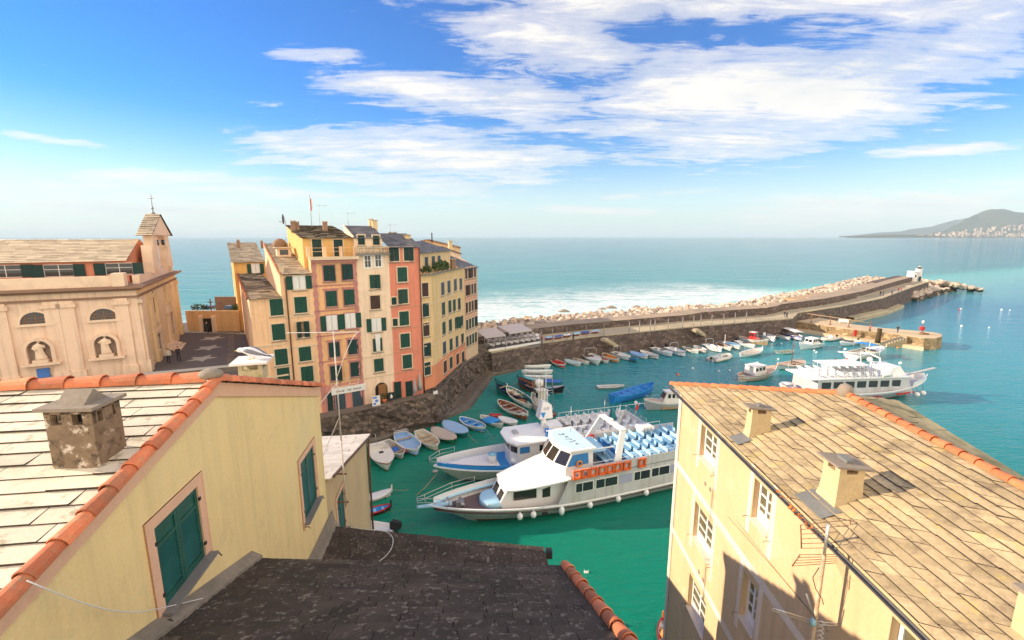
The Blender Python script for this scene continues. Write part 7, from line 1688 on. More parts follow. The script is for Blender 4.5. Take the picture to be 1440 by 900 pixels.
def boat(kind, label, stern, bow, beam=.36, z=.5, hull=None, boot=None, stripe=None, rim=None, inside=None, cover=None, h=.5, hb=.85, hs=.6, tw=0.0, cat='boat', group=None, Lk=1.0, **k):
 hull = hull or WHITE; s, b = P(*stern, z), P(*bow, z); d = V2(b) - V2(s); L = d.length * Lk; c = (V2(s) + V2(b)) / 2
 B = beam if beam > 1 else L * beam
 root = thing(kind, label, cat, (c.x, c.y, 0), math.atan2(d.y, d.x), group); BOATS.append((label, round(L, 1)))
 sc = L / 5.0; h, hb, hs = h * (sc ** .6), hb * (sc ** .6), hs * (sc ** .6)
 g = hull_geo(L, B, h, hb, hs, tw); w, sh, X = g
 mb = MB(); hull_mesh(mb, g); mb.build('hull', [hull, boot or ANTIF, stripe or hull], root)
 mb = MB(); rim_mesh(mb, g, .09, .08, tw=tw); mb.build('gunwale', rim or hull, root)
 inside = inside or hull
 if cover:
  mb = MB(); ct0, ct1 = k.get('ct', (.03, .97)); dome = k.get('dome', .16)
  rings = []; N_ = 14; K_ = 8
  for i in range(N_ + 1):
   t = ct0 + (ct1 - ct0) * i / N_; W = w(t) + .03; z0 = sh(t) + .05
   rings.append([(X(t), W * 1.0, z0 - .16)] + [(X(t), W * (1 - 2 * q / K_), z0 + dome * B * .5 * (1 - abs(1 - 2 * q / K_) ** 1.6) * min(1, 6 * (t - ct0 + .02), 6 * (ct1 - t + .02)) + .02 * math.sin(i * 2.1 + q)) for q in range(K_ + 1)] + [(X(t), -W, z0 - .16)])
  mb.loft(rings, caps=True); mb.build('cover', cover, root)
 if not cover or k.get('ct'):
  t0, t1 = k.get('well', (.03, .97 if not k.get('deck') else k['deck']))
  mb = MB(); interior_mesh(mb, g, t0, t1, .13); mb.build('interior', inside, root)
  for t in k.get('thwarts', (.28, .5, .72) if not cover else ()):
   mb = MB(); mb.box((X(t), 0, sh(t) - .16), (.24, 2 * w(t) - .16, .05)); mb.build('thwart', k.get('thwart_m', WOODP), root)
 if k.get('deck'):
  td = k['deck']; mb = MB(); strip_surface(mb, g, td, .995, .03, lambda t: sh(t) + .02, crown=.07); mb.box((X(td), 0, sh(td) - .12), (.05, 2 * w(td) - .08, .28)); mb.build('foredeck', k.get('deck_m', hull), root)
  if k.get('hatch'): mb = MB(); t = td + .12; mb.box((X(t), 0, sh(t) + .09), (.45, .45, .07)); mb.build('hatch', k['hatch'], root)
 if k.get('aft'):
  ta = k['aft']; mb = MB(); strip_surface(mb, g, .01, ta, .03, lambda t: sh(t) + .02, crown=.03); mb.build('aft_deck', k.get('deck_m', hull), root)
 if k.get('cabin'):
  t0, t1, hc, wk = k['cabin']; x0, x1 = X(t0), X(t1); W = w((t0 + t1) / 2) * wk; z0 = sh((t0 + t1) / 2) - .12; cm = k.get('cabin_m', WHITE)
  mb = MB(); mb.hexa([(x0, -W, z0), (x1, -W * .8, z0), (x1, W * .8, z0), (x0, W, z0)], [(x0 + .05, -W * .88, z0 + hc), (x1 - hc * .4, -W * .75, z0 + hc), (x1 - hc * .4, W * .75, z0 + hc), (x0 + .05, W * .88, z0 + hc)]); cb_ = mb.build('cabin', cm, root)
  mb = MB(); mb.box(((x0 + x1 - hc * .4) / 2, 0, z0 + hc + .03), (x1 - x0 - hc * .2, W * 1.9, .06)); mb.build('cabin_roof', k.get('roof_m', WHITE), cb_)
  n_w = k.get('nwin', 3)
  for q in range(n_w):
   xa = x0 + (x1 - hc * .4 - x0) * (q + .5) / n_w; ww = (x1 - x0 - hc * .4) / n_w * .62
   for sy in (-1, 1):
    f = (xa - x0) / (x1 - x0); yy = W * (.94 - .11 * f)
    mb = MB(); mb.box((xa, sy * (yy + .0), z0 + hc * .66), (ww, .05, hc * .36), rz=-sy * .05); mb.build('window', GLASS, cb_)
  for q in (-1, 1):
   mb = MB(); xm = x1 - hc * .4 * .62; mb.add([(xm + .18 * hc + .02, q * W * .08, z0 + hc * .45), (xm + .18 * hc + .02, q * W * .66, z0 + hc * .45), (xm - .09 * hc + .04, q * W * .62, z0 + hc * .88), (xm - .09 * hc + .04, q * W * .08, z0 + hc * .88)], [(0, 1, 2, 3)]); mb.build('windscreen', GLASS, cb_, fix=False)
 if k.get('screen'):
  t = k['screen']; x = X(t); W = w(t) * .8; z0 = sh(t) + .02; mb = MB()
  mb.hexa([(x, -W, z0), (x + .3, -W * .5, z0), (x + .3, W * .5, z0), (x, W, z0)], [(x - .2, -W * .9, z0 + .36), (x + .06, -W * .45, z0 + .36), (x + .06, W * .45, z0 + .36), (x - .2, W * .9, z0 + .36)]); mb.build('windscreen', mat_glass('smoked_screen', (.05, .06, .07)), root)
 if k.get('console'):
  t = k['console']; x = X(t); mb = MB(); mb.box((x, 0, .55 * sc ** .5 + .1), (.5, .6, .95 * sc ** .5), taper=(.6, .85)); mb.build('console', WHITE2, root); mb = MB(); mb.box((x - .9, 0, .45), (.5, .8, .5)); mb.build('seat', WHITE2, root)
 if k.get('arch'):
  t = k['arch']; W = w(t) * .92; z0 = sh(t); hh = k.get('arch_h', .95); mb = MB(); mb.tube([(X(t), -W, z0), (X(t) - .12, -W * .95, z0 + hh * .8), (X(t) - .15, -W * .8, z0 + hh), (X(t) - .15, W * .8, z0 + hh), (X(t) - .12, W * .95, z0 + hh * .8), (X(t), W, z0)], .045, 6); mb.build('roll_bar', STEEL if not k.get('arch_m') else k['arch_m'], root)
 if k.get('mast'):
  t, hm = k['mast']; mb = MB(); mb.tube([(X(t), 0, .1), (X(t), 0, hm)], [.07, .045], 8); mb.build('mast', k.get('mast_m', WOOD), root)
  if k.get('boom'): mb = MB(); mb.tube([(X(t), 0, sh(t) + .7), (X(max(.05, t - .5)), 0, sh(t) + .6)], .07, 7); mb.build('boom', k['boom'], root)
  if k.get('stays'):
   for e in (.01, .99): mb = MB(); mb.tube([(X(t), 0, hm - .1), (X(e), 0, sh(e))], .012, 4); mb.build('stay', GREYM, root)
 if k.get('bimini'):
  t0, t1, hh, m_ = k['bimini']; W = w((t0 + t1) / 2) * .92; z0 = sh(.4); mb = MB(); rings = []
  for q in range(6): f = q / 5; x = X(t0) + (X(t1) - X(t0)) * f; rings.append([(x, W * (1 - 2 * j / 6), z0 + hh + .12 * math.sin(math.pi * j / 6) + .08 * math.sin(math.pi * f)) for j in range(7)])
  mb.loft(rings, caps=False); bi = mb.build('bimini', m_, root)
  for x in (X(t0), X(t1)):
   for sy in (-1, 1): mb = MB(); mb.tube([(x, sy * W, z0 - .05), (x, sy * W, z0 + hh)], .02, 5); mb.build('pole', STEEL, bi)
 if k.get('motor'): outboard(root, X(0) - .05, sh(0) + .05, k['motor'], k.get('motor_m'))
 if k.get('gear'):
  rg_ = random.Random(int(L * 100));
  for q, t in enumerate(k['gear']):
   mb = MB(); a = w(t) * .6; mb.lathe([(a, 0), (a * 1.05, .14), (a * .8, .32), (a * .35, .46)], (X(t), 0, .2), 10, sx=1.1); me_ = mb
   for p in me_.v: p += Vector((rg_.uniform(-.06, .06), rg_.uniform(-.06, .06), rg_.uniform(-.04, .06)))
   mb.build('net_heap', k.get('gear_m', NETS), root)
 if k.get('stem'): mb = MB(); mb.hexa([(X(1) - .1, -.05, sh(1) - .3), (X(1) + .04, -.05, sh(1) - .3), (X(1) + .04, .05, sh(1) - .3), (X(1) - .1, .05, sh(1) - .3)], [(X(1) - .06, -.04, sh(1) + .4), (X(1) + .06, -.04, sh(1) + .4), (X(1) + .06, .04, sh(1) + .4), (X(1) - .06, .04, sh(1) + .4)]); mb.build('stem_post', k['stem'], root)
 if k.get('rail'):
  mb = MB(); pts = [(X(t), w(t) * .9, sh(t) + .45) for t in (.6, .75, .9)] + [(X(.99), 0, sh(.99) + .5)] + [(X(t), -w(t) * .9, sh(t) + .45) for t in (.9, .75, .6)]; mb.tube(pts, .022, 5)
  for t in (.6, .75, .9):
   for sy in (-1, 1): mb.tube([(X(t), sy * w(t) * .9, sh(t)), (X(t), sy * w(t) * .9, sh(t) + .45)], .018, 5)
  mb.build('bow_rail', STEEL, root)
 if k.get('ring'): t = k['ring']; fender_ring(root, X(t), w(t) + .06, sh(t) - .1, k.get('ring_m'))
 rq = random.Random(int(L * 1000))
 if z < 1.3 and L > 2.5 and rq.random() < .6:
  a = Vector((X(.98), 0, sh(.98))); b_ = Vector((X(.98) + rq.uniform(1.2, 2.4), rq.uniform(-.8, .8), -.05)); mb = MB(); mb.tube([a.lerp(b_, q / 5) - Vector((0, 0, .35 * math.sin(math.pi * q / 5))) * .6 for q in range(6)], .016, 4); mb.build('mooring_rope', WOODP, root)
 if kind == 'rowboat' and not cover and rq.random() < .75:
  for sy in (-1, 1): mb = MB(); ya = w(.5) * .45 * sy; mb.tube([(X(.2), ya * .9, sh(.3) - .08), (X(.72), ya, sh(.7) - .06)], .028, 5); mb.box((X(.2) - .2, ya * .9, sh(.3) - .08), (.5, .13, .02)); mb.build('oar', WOODP, root)
 if k.get('flag'): mb = MB(); t = .08; mb.tube([(X(t), 0, sh(t)), (X(t) - .2, 0, sh(t) + 1.1)], .018, 5); f = mb.build('flag_staff', GREYM, root); mb = MB(); mb.box((X(t) - .34, .02, sh(t) + .9), (.32, .02, .34)); mb.build('flag', k['flag'], f)
 return root
def rib(label, stern, bow, tube_m=None, z=.4, **k):
 s, b = P(*stern, z), P(*bow, z); d = V2(b) - V2(s); L = d.length; c = (V2(s) + V2(b)) / 2; B = L * .4; r_ = L * .055
 root = thing('inflatable_boat', label, 'boat', (c.x, c.y, 0), math.atan2(d.y, d.x)); BOATS.append((label, round(L, 1)))
 yb = B / 2 - r_; pts = [(-L / 2, yb, .38)] + [(-L / 2 + L * .62 * f, yb, .38) for f in (.25, .5, .75, 1)] + [(L * .28, yb * .82, .42), (L * .40, yb * .5, .47), (L * .46, 0, .52), (L * .40, -yb * .5, .47), (L * .28, -yb * .82, .42)] + [(-L / 2 + L * .62 * f, -yb, .38) for f in (1, .75, .5, .25)] + [(-L / 2, -yb, .38)]
 mb = MB(); mb.tube(pts, r_, 9); mb.build('tube', tube_m or GRT, root)
 mb = MB(); mb.loft([[(x, w_ * yb, .36), (x, w_ * yb * .5, .0), (x, 0, -.25), (x, -w_ * yb * .5, 0), (x, -w_ * yb, .36)] for x, w_ in ((-L / 2 + .2, 1), (0, 1), (L * .28, .8), (L * .44, .1))]); mb.build('hull', WHITE2, root)
 mb = MB(); mb.box((-L * .05, 0, .75), (.55, .65, .9), taper=(.6, .9)); mb.build('console', WHITE2, root); mb = MB(); mb.box((-L * .22, 0, .55), (.5, 1.0, .45)); mb.build('seat', k.get('seat', WHITE2), root)
 if k.get('arch'): mb = MB(); mb.tube([(-L * .4, -yb, .5), (-L * .44, -yb * .9, 1.7), (-L * .44, yb * .9, 1.7), (-L * .4, yb, .5)], .05, 6); mb.build('roll_bar', WHITE2, root)
 outboard(root, -L / 2 - .05, .5, 1.0); return root
boat('motorboat', 'white cuddy boat with red rubbing strake moored first in the row by the rocks', (528, 622), (546, 654), .40, .9, WHITE, stripe=RED, deck=.36, aft=.12, well=(.1, .37), hatch=DARK, tw=.75, h=.75, hb=1.0, hs=.75, thwarts=(), flag=WHITE)
boat('rowboat', 'small open boat with blue tarp bundle and red ring on its bow by the rocks', (541, 619), (567, 640), .40, .6, WHITE, inside=GREYP, tw=.6, gear=(.55,), gear_m=BLT, ring=.85, thwarts=(.3, .7))
boat('rowboat', 'wide white rowboat with pale blue floor, third in the row by the rocks', (562, 608), (587, 636), .40, .6, WHITE, inside=LBT, tw=.6, arch=.12, arch_h=.5, thwarts=(.25,))
boat('rowboat', 'off white boat with cream seats, fourth in the row by the rocks', (589, 605), (615, 629), .38, .6, WHITE, inside=BEIGE, tw=.55, thwarts=(.3, .5, .7))
boat('rowboat', 'boat under a sand grey cover with orange trim and green bow by the rocks', (608, 600), (641, 620), .38, .6, GREENP, rim=ORANGE, cover=mat('sand_grey_tarp', (.44, .38, .34), .85, .1, 2.5), dome=.1)
boat('rowboat', 'boat fully under a light blue cover in the row by the rocks', (624, 591), (657, 611), .40, .6, TEAL, cover=LBT, dome=.14, rim=LBLUE)
boat('rowboat', 'white boat with bright blue lining in the row by the rocks', (647, 586), (683, 603), .36, .6, WHITE, inside=BRIGHTB, thwarts=(.25, .5, .75), thwart_m=LBLUE)
boat('rowboat', 'pale boat with a blue cover half over it at the end of the rock row', (676, 583), (708, 597), .38, .6, WHITE, inside=GREYP, cover=BRIGHTB, ct=(.25, .7), thwarts=(.85,))
boat('dinghy', 'short red dinghy squeezed behind the blue covered boat', (688, 580.5), (706, 582.5), .45, .5, RED, inside=DKRED, rim=RED)
boat('rowboat', 'boat under a plain white cover below the long wooden boat', (701, 584), (728, 594), .42, .6, WHITE, cover=WHT, dome=.12)
boat('rowboat', 'long open boat with white rim and dark wooden inside in the crowded cluster', (701, 563), (742, 587), .30, .6, WHITE, inside=BROWNI, stem=WHITE, thwarts=(.25, .45, .65), thwart_m=GREYP)
boat('fishing_boat', 'white fishing boat with teal inside beside the long wooden boat', (748, 569), (713, 549), .34, .7, WHITE, inside=TEAL, stem=WHITE, h=.7, hb=1.2, gear=(.4,), thwarts=(.6, .8))
boat('fishing_boat', 'dark blue fishing boat with teal deck and raised stem, leftmost of the cluster', (741, 561), (697, 543), .30, .7, NAVY, inside=TEAL, stem=BLACKH, h=.75, hb=1.3, gear=(.3, .55), gear_m=NETS, thwarts=(.75,))
boat('fishing_boat', 'dark fishing boat heaped with orange nets in the cluster', (772, 552), (728, 537), .30, .7, NAVY, inside=BROWNI, stem=NAVY, h=.75, hb=1.3, gear=(.35, .55, .72), mast=(.5, 3.2), mast_m=WOODP, thwarts=())
boat('fishing_boat', 'black hulled fishing boat with blue deck, rightmost of the cluster', (748, 545), (794, 545.5), .28, .8, BLACKH, inside=LBLUE, deck=.66, deck_m=GREYP, gear=(.3,), h=.8, hb=1.2, mast=(.62, 3.0), mast_m=WOODP)
boat('fishing_boat', 'teal boat with a deep blue tarp over its stern in the cluster', (792, 537), (733, 534.5), .24, .7, TEAL, inside=LBLUE, cover=BLT, ct=(.05, .45), gear=(.7,), gear_m=ORI, h=.7, hb=1.1, thwarts=())
boat('rowing_shell', 'white covered rowing shell, nearest of three lying side by side', (736, 527.5), (777, 529), .17, .6, WHITE, cover=WHT, dome=.3, hb=.7)
boat('rowing_shell', 'white covered rowing shell between its two neighbours', (733, 520.5), (778, 521.5), .17, .6, WHITE, cover=WHT, dome=.3, hb=.7)
boat('rowing_shell', 'white covered rowing shell nearest the breakwater wall', (737, 514), (775, 513.5), .17, .6, WHITE, cover=WHITE, dome=.3, hb=.7)
fb = boat('fishing_boat', 'white trawler crowded with masts and a white dome behind the rear ferry', (776, 578), (748, 560), .36, 1.2, WHITE, stripe=DKRED, inside=GREYP, cabin=(.45, .75, 2.0, .75), mast=(.3, 6.5), mast_m=WHITE, stays=1, h=1.2, hb=2.0, hs=1.3, arch=.12, arch_h=2.6, gear=(.25,), gear_m=PURP, thwarts=())
for t, hh in ((-1.2, 5.2), (-.4, 5.8), (.9, 4.8), (1.6, 5.0)): mb = MB(); mb.tube([(t, .5, 1), (t * .8, .3, hh)], .05, 6); mb.build('pole', WOODP, fb)
mb = MB(); mb.ball((.7, 0, 4.1), .62, 14); mb.lathe([(.12, 0), (.1, .7)], (.7, 0, 3.0), 8); mb.build('radar_dome', WHITE2, fb)
boat('rowboat', 'crimson hulled boat peeping out right of the trawler', (782, 577), (764, 582), .4, .7, DKRED, inside=GREYP, rim=DKRED)
JB = 'boats moored along the breakwater wall'
def jb(*a, **k): return boat(*a, group=JB, **k)
jb('rowboat', 'white boat with bright red lining, leftmost at the breakwater wall', (777, 504.5), (794, 514.5), .42, .6, WHITE, boot=NAVY, inside=RED, thwarts=(.3, .6), thwart_m=RED)
jb('rowboat', 'boat under a pale teal cover next to the red lined boat', (794, 504.5), (817, 512), .38, .6, WHITE, boot=NAVY, cover=mat('pale_teal_tarp', (.40, .52, .54), .8, .1, 2), dome=.1)
jb('rowboat', 'slim cream rowboat beside the boat under the pale teal cover', (806, 503), (829, 509.5), .34, .6, WHITE, boot=NAVY, inside=BEIGE, thwarts=(.3, .6))
jb('motorboat', 'white motorboat with high roll bar before the dark wall', (825, 498), (842.5, 511), .42, .6, WHITE2, boot=NAVY, deck=.5, arch=.3, arch_h=1.5, tw=.8, h=.7, hb=1.0, thwarts=())
jb('rowboat', 'dark red lined boat right of the white roll bar boat', (836, 499), (856, 508.5), .36, .6, WHITE, boot=NAVY, inside=DKRED, deck=.8, deck_m=DKRED)
jb('rowboat', 'white boat with glowing orange lining at the breakwater wall', (848, 496.5), (870, 507), .38, .6, WHITE, boot=NAVY, inside=ORI, thwarts=(.5,), thwart_m=ORI)
jb('motorboat', 'pale motorboat with a rounded roll bar right of the orange lined boat', (862, 495), (886.5, 504), .36, .6, WHITE2, boot=NAVY, deck=.45, arch=.25, arch_h=1.4, tw=.8, h=.7, hb=1.0, thwarts=())
jb('rowboat', 'slim blue boat between the pale motorboat and the blue covered boat', (878, 496), (896, 507), .34, .6, BLUE, inside=TEAL, rim=LBLUE, thwarts=(.4,))
jb('rowboat', 'boat under a sky blue cover at the breakwater wall', (886, 493.5), (911, 502), .36, .6, WHITE, boot=NAVY, cover=LBT, dome=.12, ct=(.02, .97))
jb('rowboat', 'grey boat with pale seats right of the sky blue cover', (901, 492.5), (926, 502), .36, .6, GREYP, inside=WHITE, rim=WHITE, thwarts=(.25, .5, .75), thwart_m=WHT)
jb('motorboat', 'long white motorboat with low screen at the edge of the shade', (918, 489), (946, 499), .32, .6, WHITE2, boot=NAVY, deck=.55, screen=.55, tw=.8, motor=1.0, h=.65, hb=.95, thwarts=())
jb('motorboat', 'white angling boat with centre console and pinkish bow in the sun', (938, 488), (964, 498), .36, .7, WHITE2, stripe=PINKI, console=.45, arch=.4, arch_h=1.4, tw=.8, motor=1.2, h=.7, hb=1.05, thwarts=())
jb('rowboat', 'white boat with green waterline right of the angling boat', (960, 487), (983, 494.5), .36, .6, WHITE, boot=GREENP, inside=BEIGE, deck=.7)
jb('rowboat', 'white boat with scarlet bow band by the breakwater', (977, 485.5), (993, 494), .38, .6, WHITE, stripe=RED, boot=RED, inside=WHT, deck=.65)
jb('motorboat', 'white boat with centre console and steel arch in the sunny row', (991, 484), (1015, 493), .36, .6, WHITE2, console=.45, arch=.3, arch_h=1.5, tw=.8, h=.65, hb=.95, thwarts=())
jb('sailing_boat', 'small white boat with short bare mast and boom in the sunny row', (1008, 482), (1028, 491), .36, .6, WHITE, inside=BROWNI, mast=(.55, 3.2), mast_m=WHITE, boom=CLOTHW, deck=.7)
jb('rowboat', 'white boat with light blue deck before the red wheelhouse boat', (1018, 479.5), (1041, 488.5), .36, .7, WHITE, boot=ANTIF, deck=.3, deck_m=LBLUE, stripe=LBLUE, h=.65, hb=.95)
jb('motorboat', 'white flat motorboat just left of the red wheelhouse boat', (1036, 479), (1062, 487), .34, .6, WHITE2, deck=.5, screen=.5, tw=.8, motor=.9, thwarts=())
jb('fishing_boat', 'white fishing boat with red wheelhouse and red bow bottom', (1038, 474), (1081, 481.5), .34, .9, WHITE, boot=RED, inside=WOODP, cabin=(.42, .66, 1.7, .72), cabin_m=RED, h=.85, hb=1.3, hs=1.0, thwarts=(), rail=1, nwin=2)
jb('motorboat', 'white console boat with large motor behind the red wheelhouse boat', (1060, 466.5), (1090, 478), .32, .7, WHITE2, console=.5, tw=.8, motor=1.3, arch=.3, arch_h=1.3, h=.7, hb=1.0, thwarts=())
jb('rowboat', 'long white open boat left of the striped awning boat', (1084, 469), (1112, 476), .30, .6, WHITE, inside=WHT, tw=.6)
jb('motorboat', 'boat with long white awning and violet hull near the pier corner', (1103, 467), (1128, 476), .34, .7, PURP, rim=WHITE, inside=WHT, bimini=(.05, .85, 1.0, CLOTHW), tw=.7, h=.7, hb=.95)
rib('white inflatable boat with tall arch anchored in front of the row', (1000.5, 506), (1027, 499.5), mat('cream_hypalon', (.62, .58, .50), .6, .06, 2), arch=1)
boat('rowboat', 'white clinker rowboat with dark waterline anchored alone near the row', (1040.5, 499.5), (1072, 492.5), .32, .5, WHITE, boot=BLACKH, inside=WHT, stem=WHITE, thwarts=(.3, .5, .7))
boat('rowboat', 'green and white gozzo with a red flag aft anchored near the mast boat', (1116, 493), (1090, 495), .34, .5, WHITE, boot=GREENP, stripe=GREENP, inside=GREENP, flag=RED, deck=.75, deck_m=GREENP)
boat('motorboat', 'white cabin cruiser anchored off the pier corner', (1153, 482), (1124, 487), .36, .8, WHITE2, deck=.6, cabin=(.28, .62, 1.25, .8), tw=.85, motor=1.2, h=.85, hb=1.2, thwarts=(), rail=1)
rib('pale inflatable boat moored left of the others under the pier', (1176, 474), (1157, 478), mat('cream_hypalon', (.62, .58, .50), .6, .06, 2))
boat('motorboat', 'white open motorboat moored under the ochre pier', (1206, 479.5), (1182, 484), .36, .5, WHITE2, inside=BEIGE, tw=.8, motor=.9, screen=.55, deck=.6, thwarts=())
boat('motorboat', 'sport boat with blue sunshade and grey hull anchored before the pier end', (1197, 500.5), (1241, 493.5), .34, .7, WHITE2, boot=GREYP, inside=BEIGE, deck=.62, screen=.55, bimini=(.3, .55, 1.5, BRIGHTB), tw=.85, h=.8, hb=1.1, thwarts=(), mast=(.45, 2.8), mast_m=WHITE, rail=1)
boat('motorboat', 'white cabin boat with orange deck line anchored nearest the right house roof', (1037, 531.5), (1091, 522), .33, .7, WHITE, boot=ANTIF, stripe=mat('orange_stripe', (.60, .22, .10), .5), inside=PINKI, deck=.62, deck_m=PINKI, cabin=(.3, .64, 1.45, .72), cabin_m=WHITE, h=.75, hb=1.2, hs=.8, thwarts=(), stem=ORANGE)
boat('sailing_boat', 'wooden decked sailing gozzo with bare brown mast anchored beyond the cabin boat', (1131, 509), (1093.5, 517), .34, .5, WHITE, boot=GREENP, stripe=ORI, inside=PINKI, deck=.6, deck_m=PINKI, aft=.25, mast=(.5, 6.2), mast_m=BROWNI, boom=PINKI, stem=WHITE)
boat('rowboat', 'flat grey rowboat afloat alone left of the big blue boat', (839.5, 543), (878, 542), .30, .4, GREYP, inside=GREYP, tw=.7, rim=WHITE, thwarts=(.3, .65), h=.35, hb=.5, hs=.4)
boat('barge', 'big bright blue open boat afloat in mid harbour', (860, 561), (919, 545), .28, .7, BRIGHTB, inside=BLUE, boot=NAVY, tw=.5, thwarts=(.2, .35, .5, .65, .8), thwart_m=BRIGHTB, rim=BRIGHTB, h=.7, hb=1.1, hs=.9)
boat('motor_launch', 'grey and white launch half hidden by the corner of the right house roof', (968, 563), (905, 567), .30, 1.0, GREYP, rim=WHITE, stripe=WHITE, inside=WOODP, cabin=(.25, .62, 1.6, .7), cabin_m=WHITE, deck=.64, deck_m=PINKI, h=.9, hb=1.4, thwarts=(), rail=1)
boat('motorboat', 'white motorboat with light canopy and red jerrycan lying beside the white ferry stern', (1096, 549), (1132, 547), .36, .7, WHITE2, inside=WHT, tw=.85, motor=1.1, bimini=(.1, .45, 1.1, WHT), console=.55, gear=(.75,), gear_m=RED, h=.7, hb=1.0, thwarts=())
boat('gozzo', 'white gozzo with wooden stem post below the corner of the buff house', (505, 697), (551, 687.5), .34, .7, WHITE, boot=BLACKH, stripe=DKRED, inside=WOODP, stem=WHITE, cover=WHT, dome=.08, hb=1.0)
boat('gozzo', 'red rimmed gozzo with blue inside below the buff house', (503, 718), (550, 709), .36, .6, BLACKH, stripe=RED, rim=RED, inside=BRIGHTB, stem=BLACKH, thwarts=(.3, .5, .75), thwart_m=LBLUE)
boat('motorboat', 'white motorboat with big black outboard next to the dark flat roof', (553, 742), (500, 735), .38, .6, WHITE2, inside=WHT, tw=.85, motor=1.5, h=.6, hb=.8, deck=.6, thwarts=())
boat('dinghy', 'white dinghy bow showing at the bottom of the water channel', (876, 928), (857, 887), .40, .5, WHITE, inside=GREYP, tw=.6, deck=.7)
boat('gozzo', 'dark wooden gozzo with orange stem beside the foot of the peach house', (936, 912), (932, 868), .34, .5, BROWNI, rim=DKRED, inside=WHT, gear=(.5,), gear_m=ORI, stem=ORANGE)
for k, (u, v, c, lab) in enumerate(((772, 474, LBT, 'leftmost covered dinghy stored on the breakwater promenade'), (785, 472.5, BLT, 'second covered dinghy stored on the breakwater promenade'), (797, 470.5, WHT, 'white covered dinghy among the blue ones on the promenade'), (810, 468.5, LBLUE, 'light blue dinghy standing before the parapet'), (823, 466.5, BLT, 'dark blue covered dinghy near the end of the stored row'), (837, 465, LBT, 'rightmost covered dinghy stored on the breakwater promenade'))):
 o = boat('dinghy', lab, (u - 5.5, v + .8), (u + 5.5, v - .7), .36, 4.6, WHITE if k % 2 else BLUE, cover=c, dome=.25, group='dinghies stored on the promenade', hb=.6); p = P(u, v, 4.6); o.location = (p.x, p.y, 4.32)
bu = None
for (u, v, r_) in ((1255, 521, .36), (1099, 483.5, .2), (1094.5, 505.5, .2), (1065, 510.5, .2), (1026, 521.5, .2), (1010.5, 522.5, .2), (974, 518.5, .2), (1145, 493.5, .2), (1148, 496, .2), (1188.5, 492, .3), (1266, 511.5, .3), (1143.5, 515, .2), (1408.5, 436, .3), (1420, 436.5, .2), (1351, 435, .3), (1352, 459, .3), (1391, 461, .2), (894, 567.5, .3)):
 p = P(u, v, 0)
 if bu is None:
  bu = thing('mooring_buoy', 'round white mooring buoy floating in the harbour', 'buoy', p, 0, 'white mooring buoys'); mb = MB(); mb.ball((0, 0, .12), .3, 10); mb.build('float', WHITE2, bu); mb = MB(); mb.tube([(.06 * math.cos(a), 0, .46 + .06 * math.sin(a)) for a in [q * math.pi / 4 for q in range(8)]], .015, 5, closed=True); mb.build('eye_ring', STEEL, bu)
 else: c = copy_tree(bu); c.location = p; c.scale = (r_ / .3,) * 3
ob = None
for (u, v, lab, m_) in ((953, 527.5, 'orange float bobbing alone in mid harbour', ORANGE), (1191, 506, 'red round buoy before the sport boat', RED), (1262.5, 489.5, 'yellow orange buoy under the ochre pier end', ORI), (864.5, 878.5, 'orange buoy in the green channel at the bottom', ORANGE), (1175, 507, 'dark small float left of the red buoy', DARK), (1349, 435.5, 'pink buoy outside the harbour beyond the pier', RED)):
 p = P(u, v, 0); t = thing('mooring_buoy', lab, 'buoy', p); mb = MB(); mb.ball((0, 0, .1), .26, 10); mb.build('float', m_, t); mb = MB(); mb.lathe([(.05, 0), (.04, .12)], (0, 0, .33), 6); mb.build('neck', DARK, t)
p = P(824.5, 803.5, 0); o = boat('paddle_float', 'small white float drifting in the green channel', (821, 803), (828, 804), .45, .1, WHITE, h=.2, hb=.25, hs=.2, thwarts=(), cat='float')
# ------------------------------------------------------------------ ferries
def rail_on(root, pts, h=.9, m=None, name='railing', bars=(.45, .9), step=1):
 mb = MB(); pts = [Vector(p) for p in pts]
 for z in bars: mb.tube([p + Vector((0, 0, z)) for p in pts], .025, 5)
 for p in pts: mb.tube([p, p + Vector((0, 0, h))], .022, 5)
 return mb.build(name, m or WHITE2, root)
def sheer_ring(g, ts, inset=0.0, dz=0.0):
 w, sh, X = g; return [(X(t), max(.01, w(t) - inset), sh(t) + dz) for t in ts], [(X(t), -max(.01, w(t) - inset), sh(t) + dz) for t in ts]
HGREY = mat('ferry_hull_grey', (.54, .53, .54), .35, .05, .7, stain=(.36, .31, .26), stain_amt=.5, stain_scale=.5, streak=.5)
SEATB = mat('bench_pale_blue', (.36, .62, .78), .5, .06, 2); SEATD = mat('bench_deep_blue', (.03, .20, .48), .5, .1, 2); DECKB = mat('deck_grey', (.30, .29, .32), .8, .12, 1)
LAV = mat('lavender_panel', (.36, .37, .50), .4, .06, 1)
def bow_ferry(name, label, bow_tip, stern, beam, zb, H): pass
# ---- ferry one: the big white one in front
b0 = P(606, 711.5, 2.05); ax = Vector((-.943, -.333)); L1 = 27.0
c1 = V2(b0) - ax * (L1 / 2 - .15); MB.MIRROR = True; F1 = thing('ferry', 'large white tour ferry with light blue benches and orange rafts, nearest in the basin', 'ferry', (c1.x, c1.y, 0), math.atan2(ax.y, ax.x))
g1 = hull_geo(L1, 5.6, 1.35, 2.1, 1.35, tw=.9, rake=.75); w1, s1, X1 = g1
mb = MB(); hull_mesh(mb, g1, draft=.6, N_=26); mb.build('hull', [HGREY, ANTIF, HGREY], F1)
mb = MB(); rim_mesh(mb, g1, .16, .12, 30, .9, .02); mb.build('gunwale', WHITE2, F1)
mb = MB(); strip_surface(mb, g1, .02, .985, .05, lambda t: s1(t) - .35, 20); mb.build('deck', mat('deck_brown', (.15, .10, .10), .7, .15, 1), F1)
ts = [.72, .78, .84, .9, .95, .985]
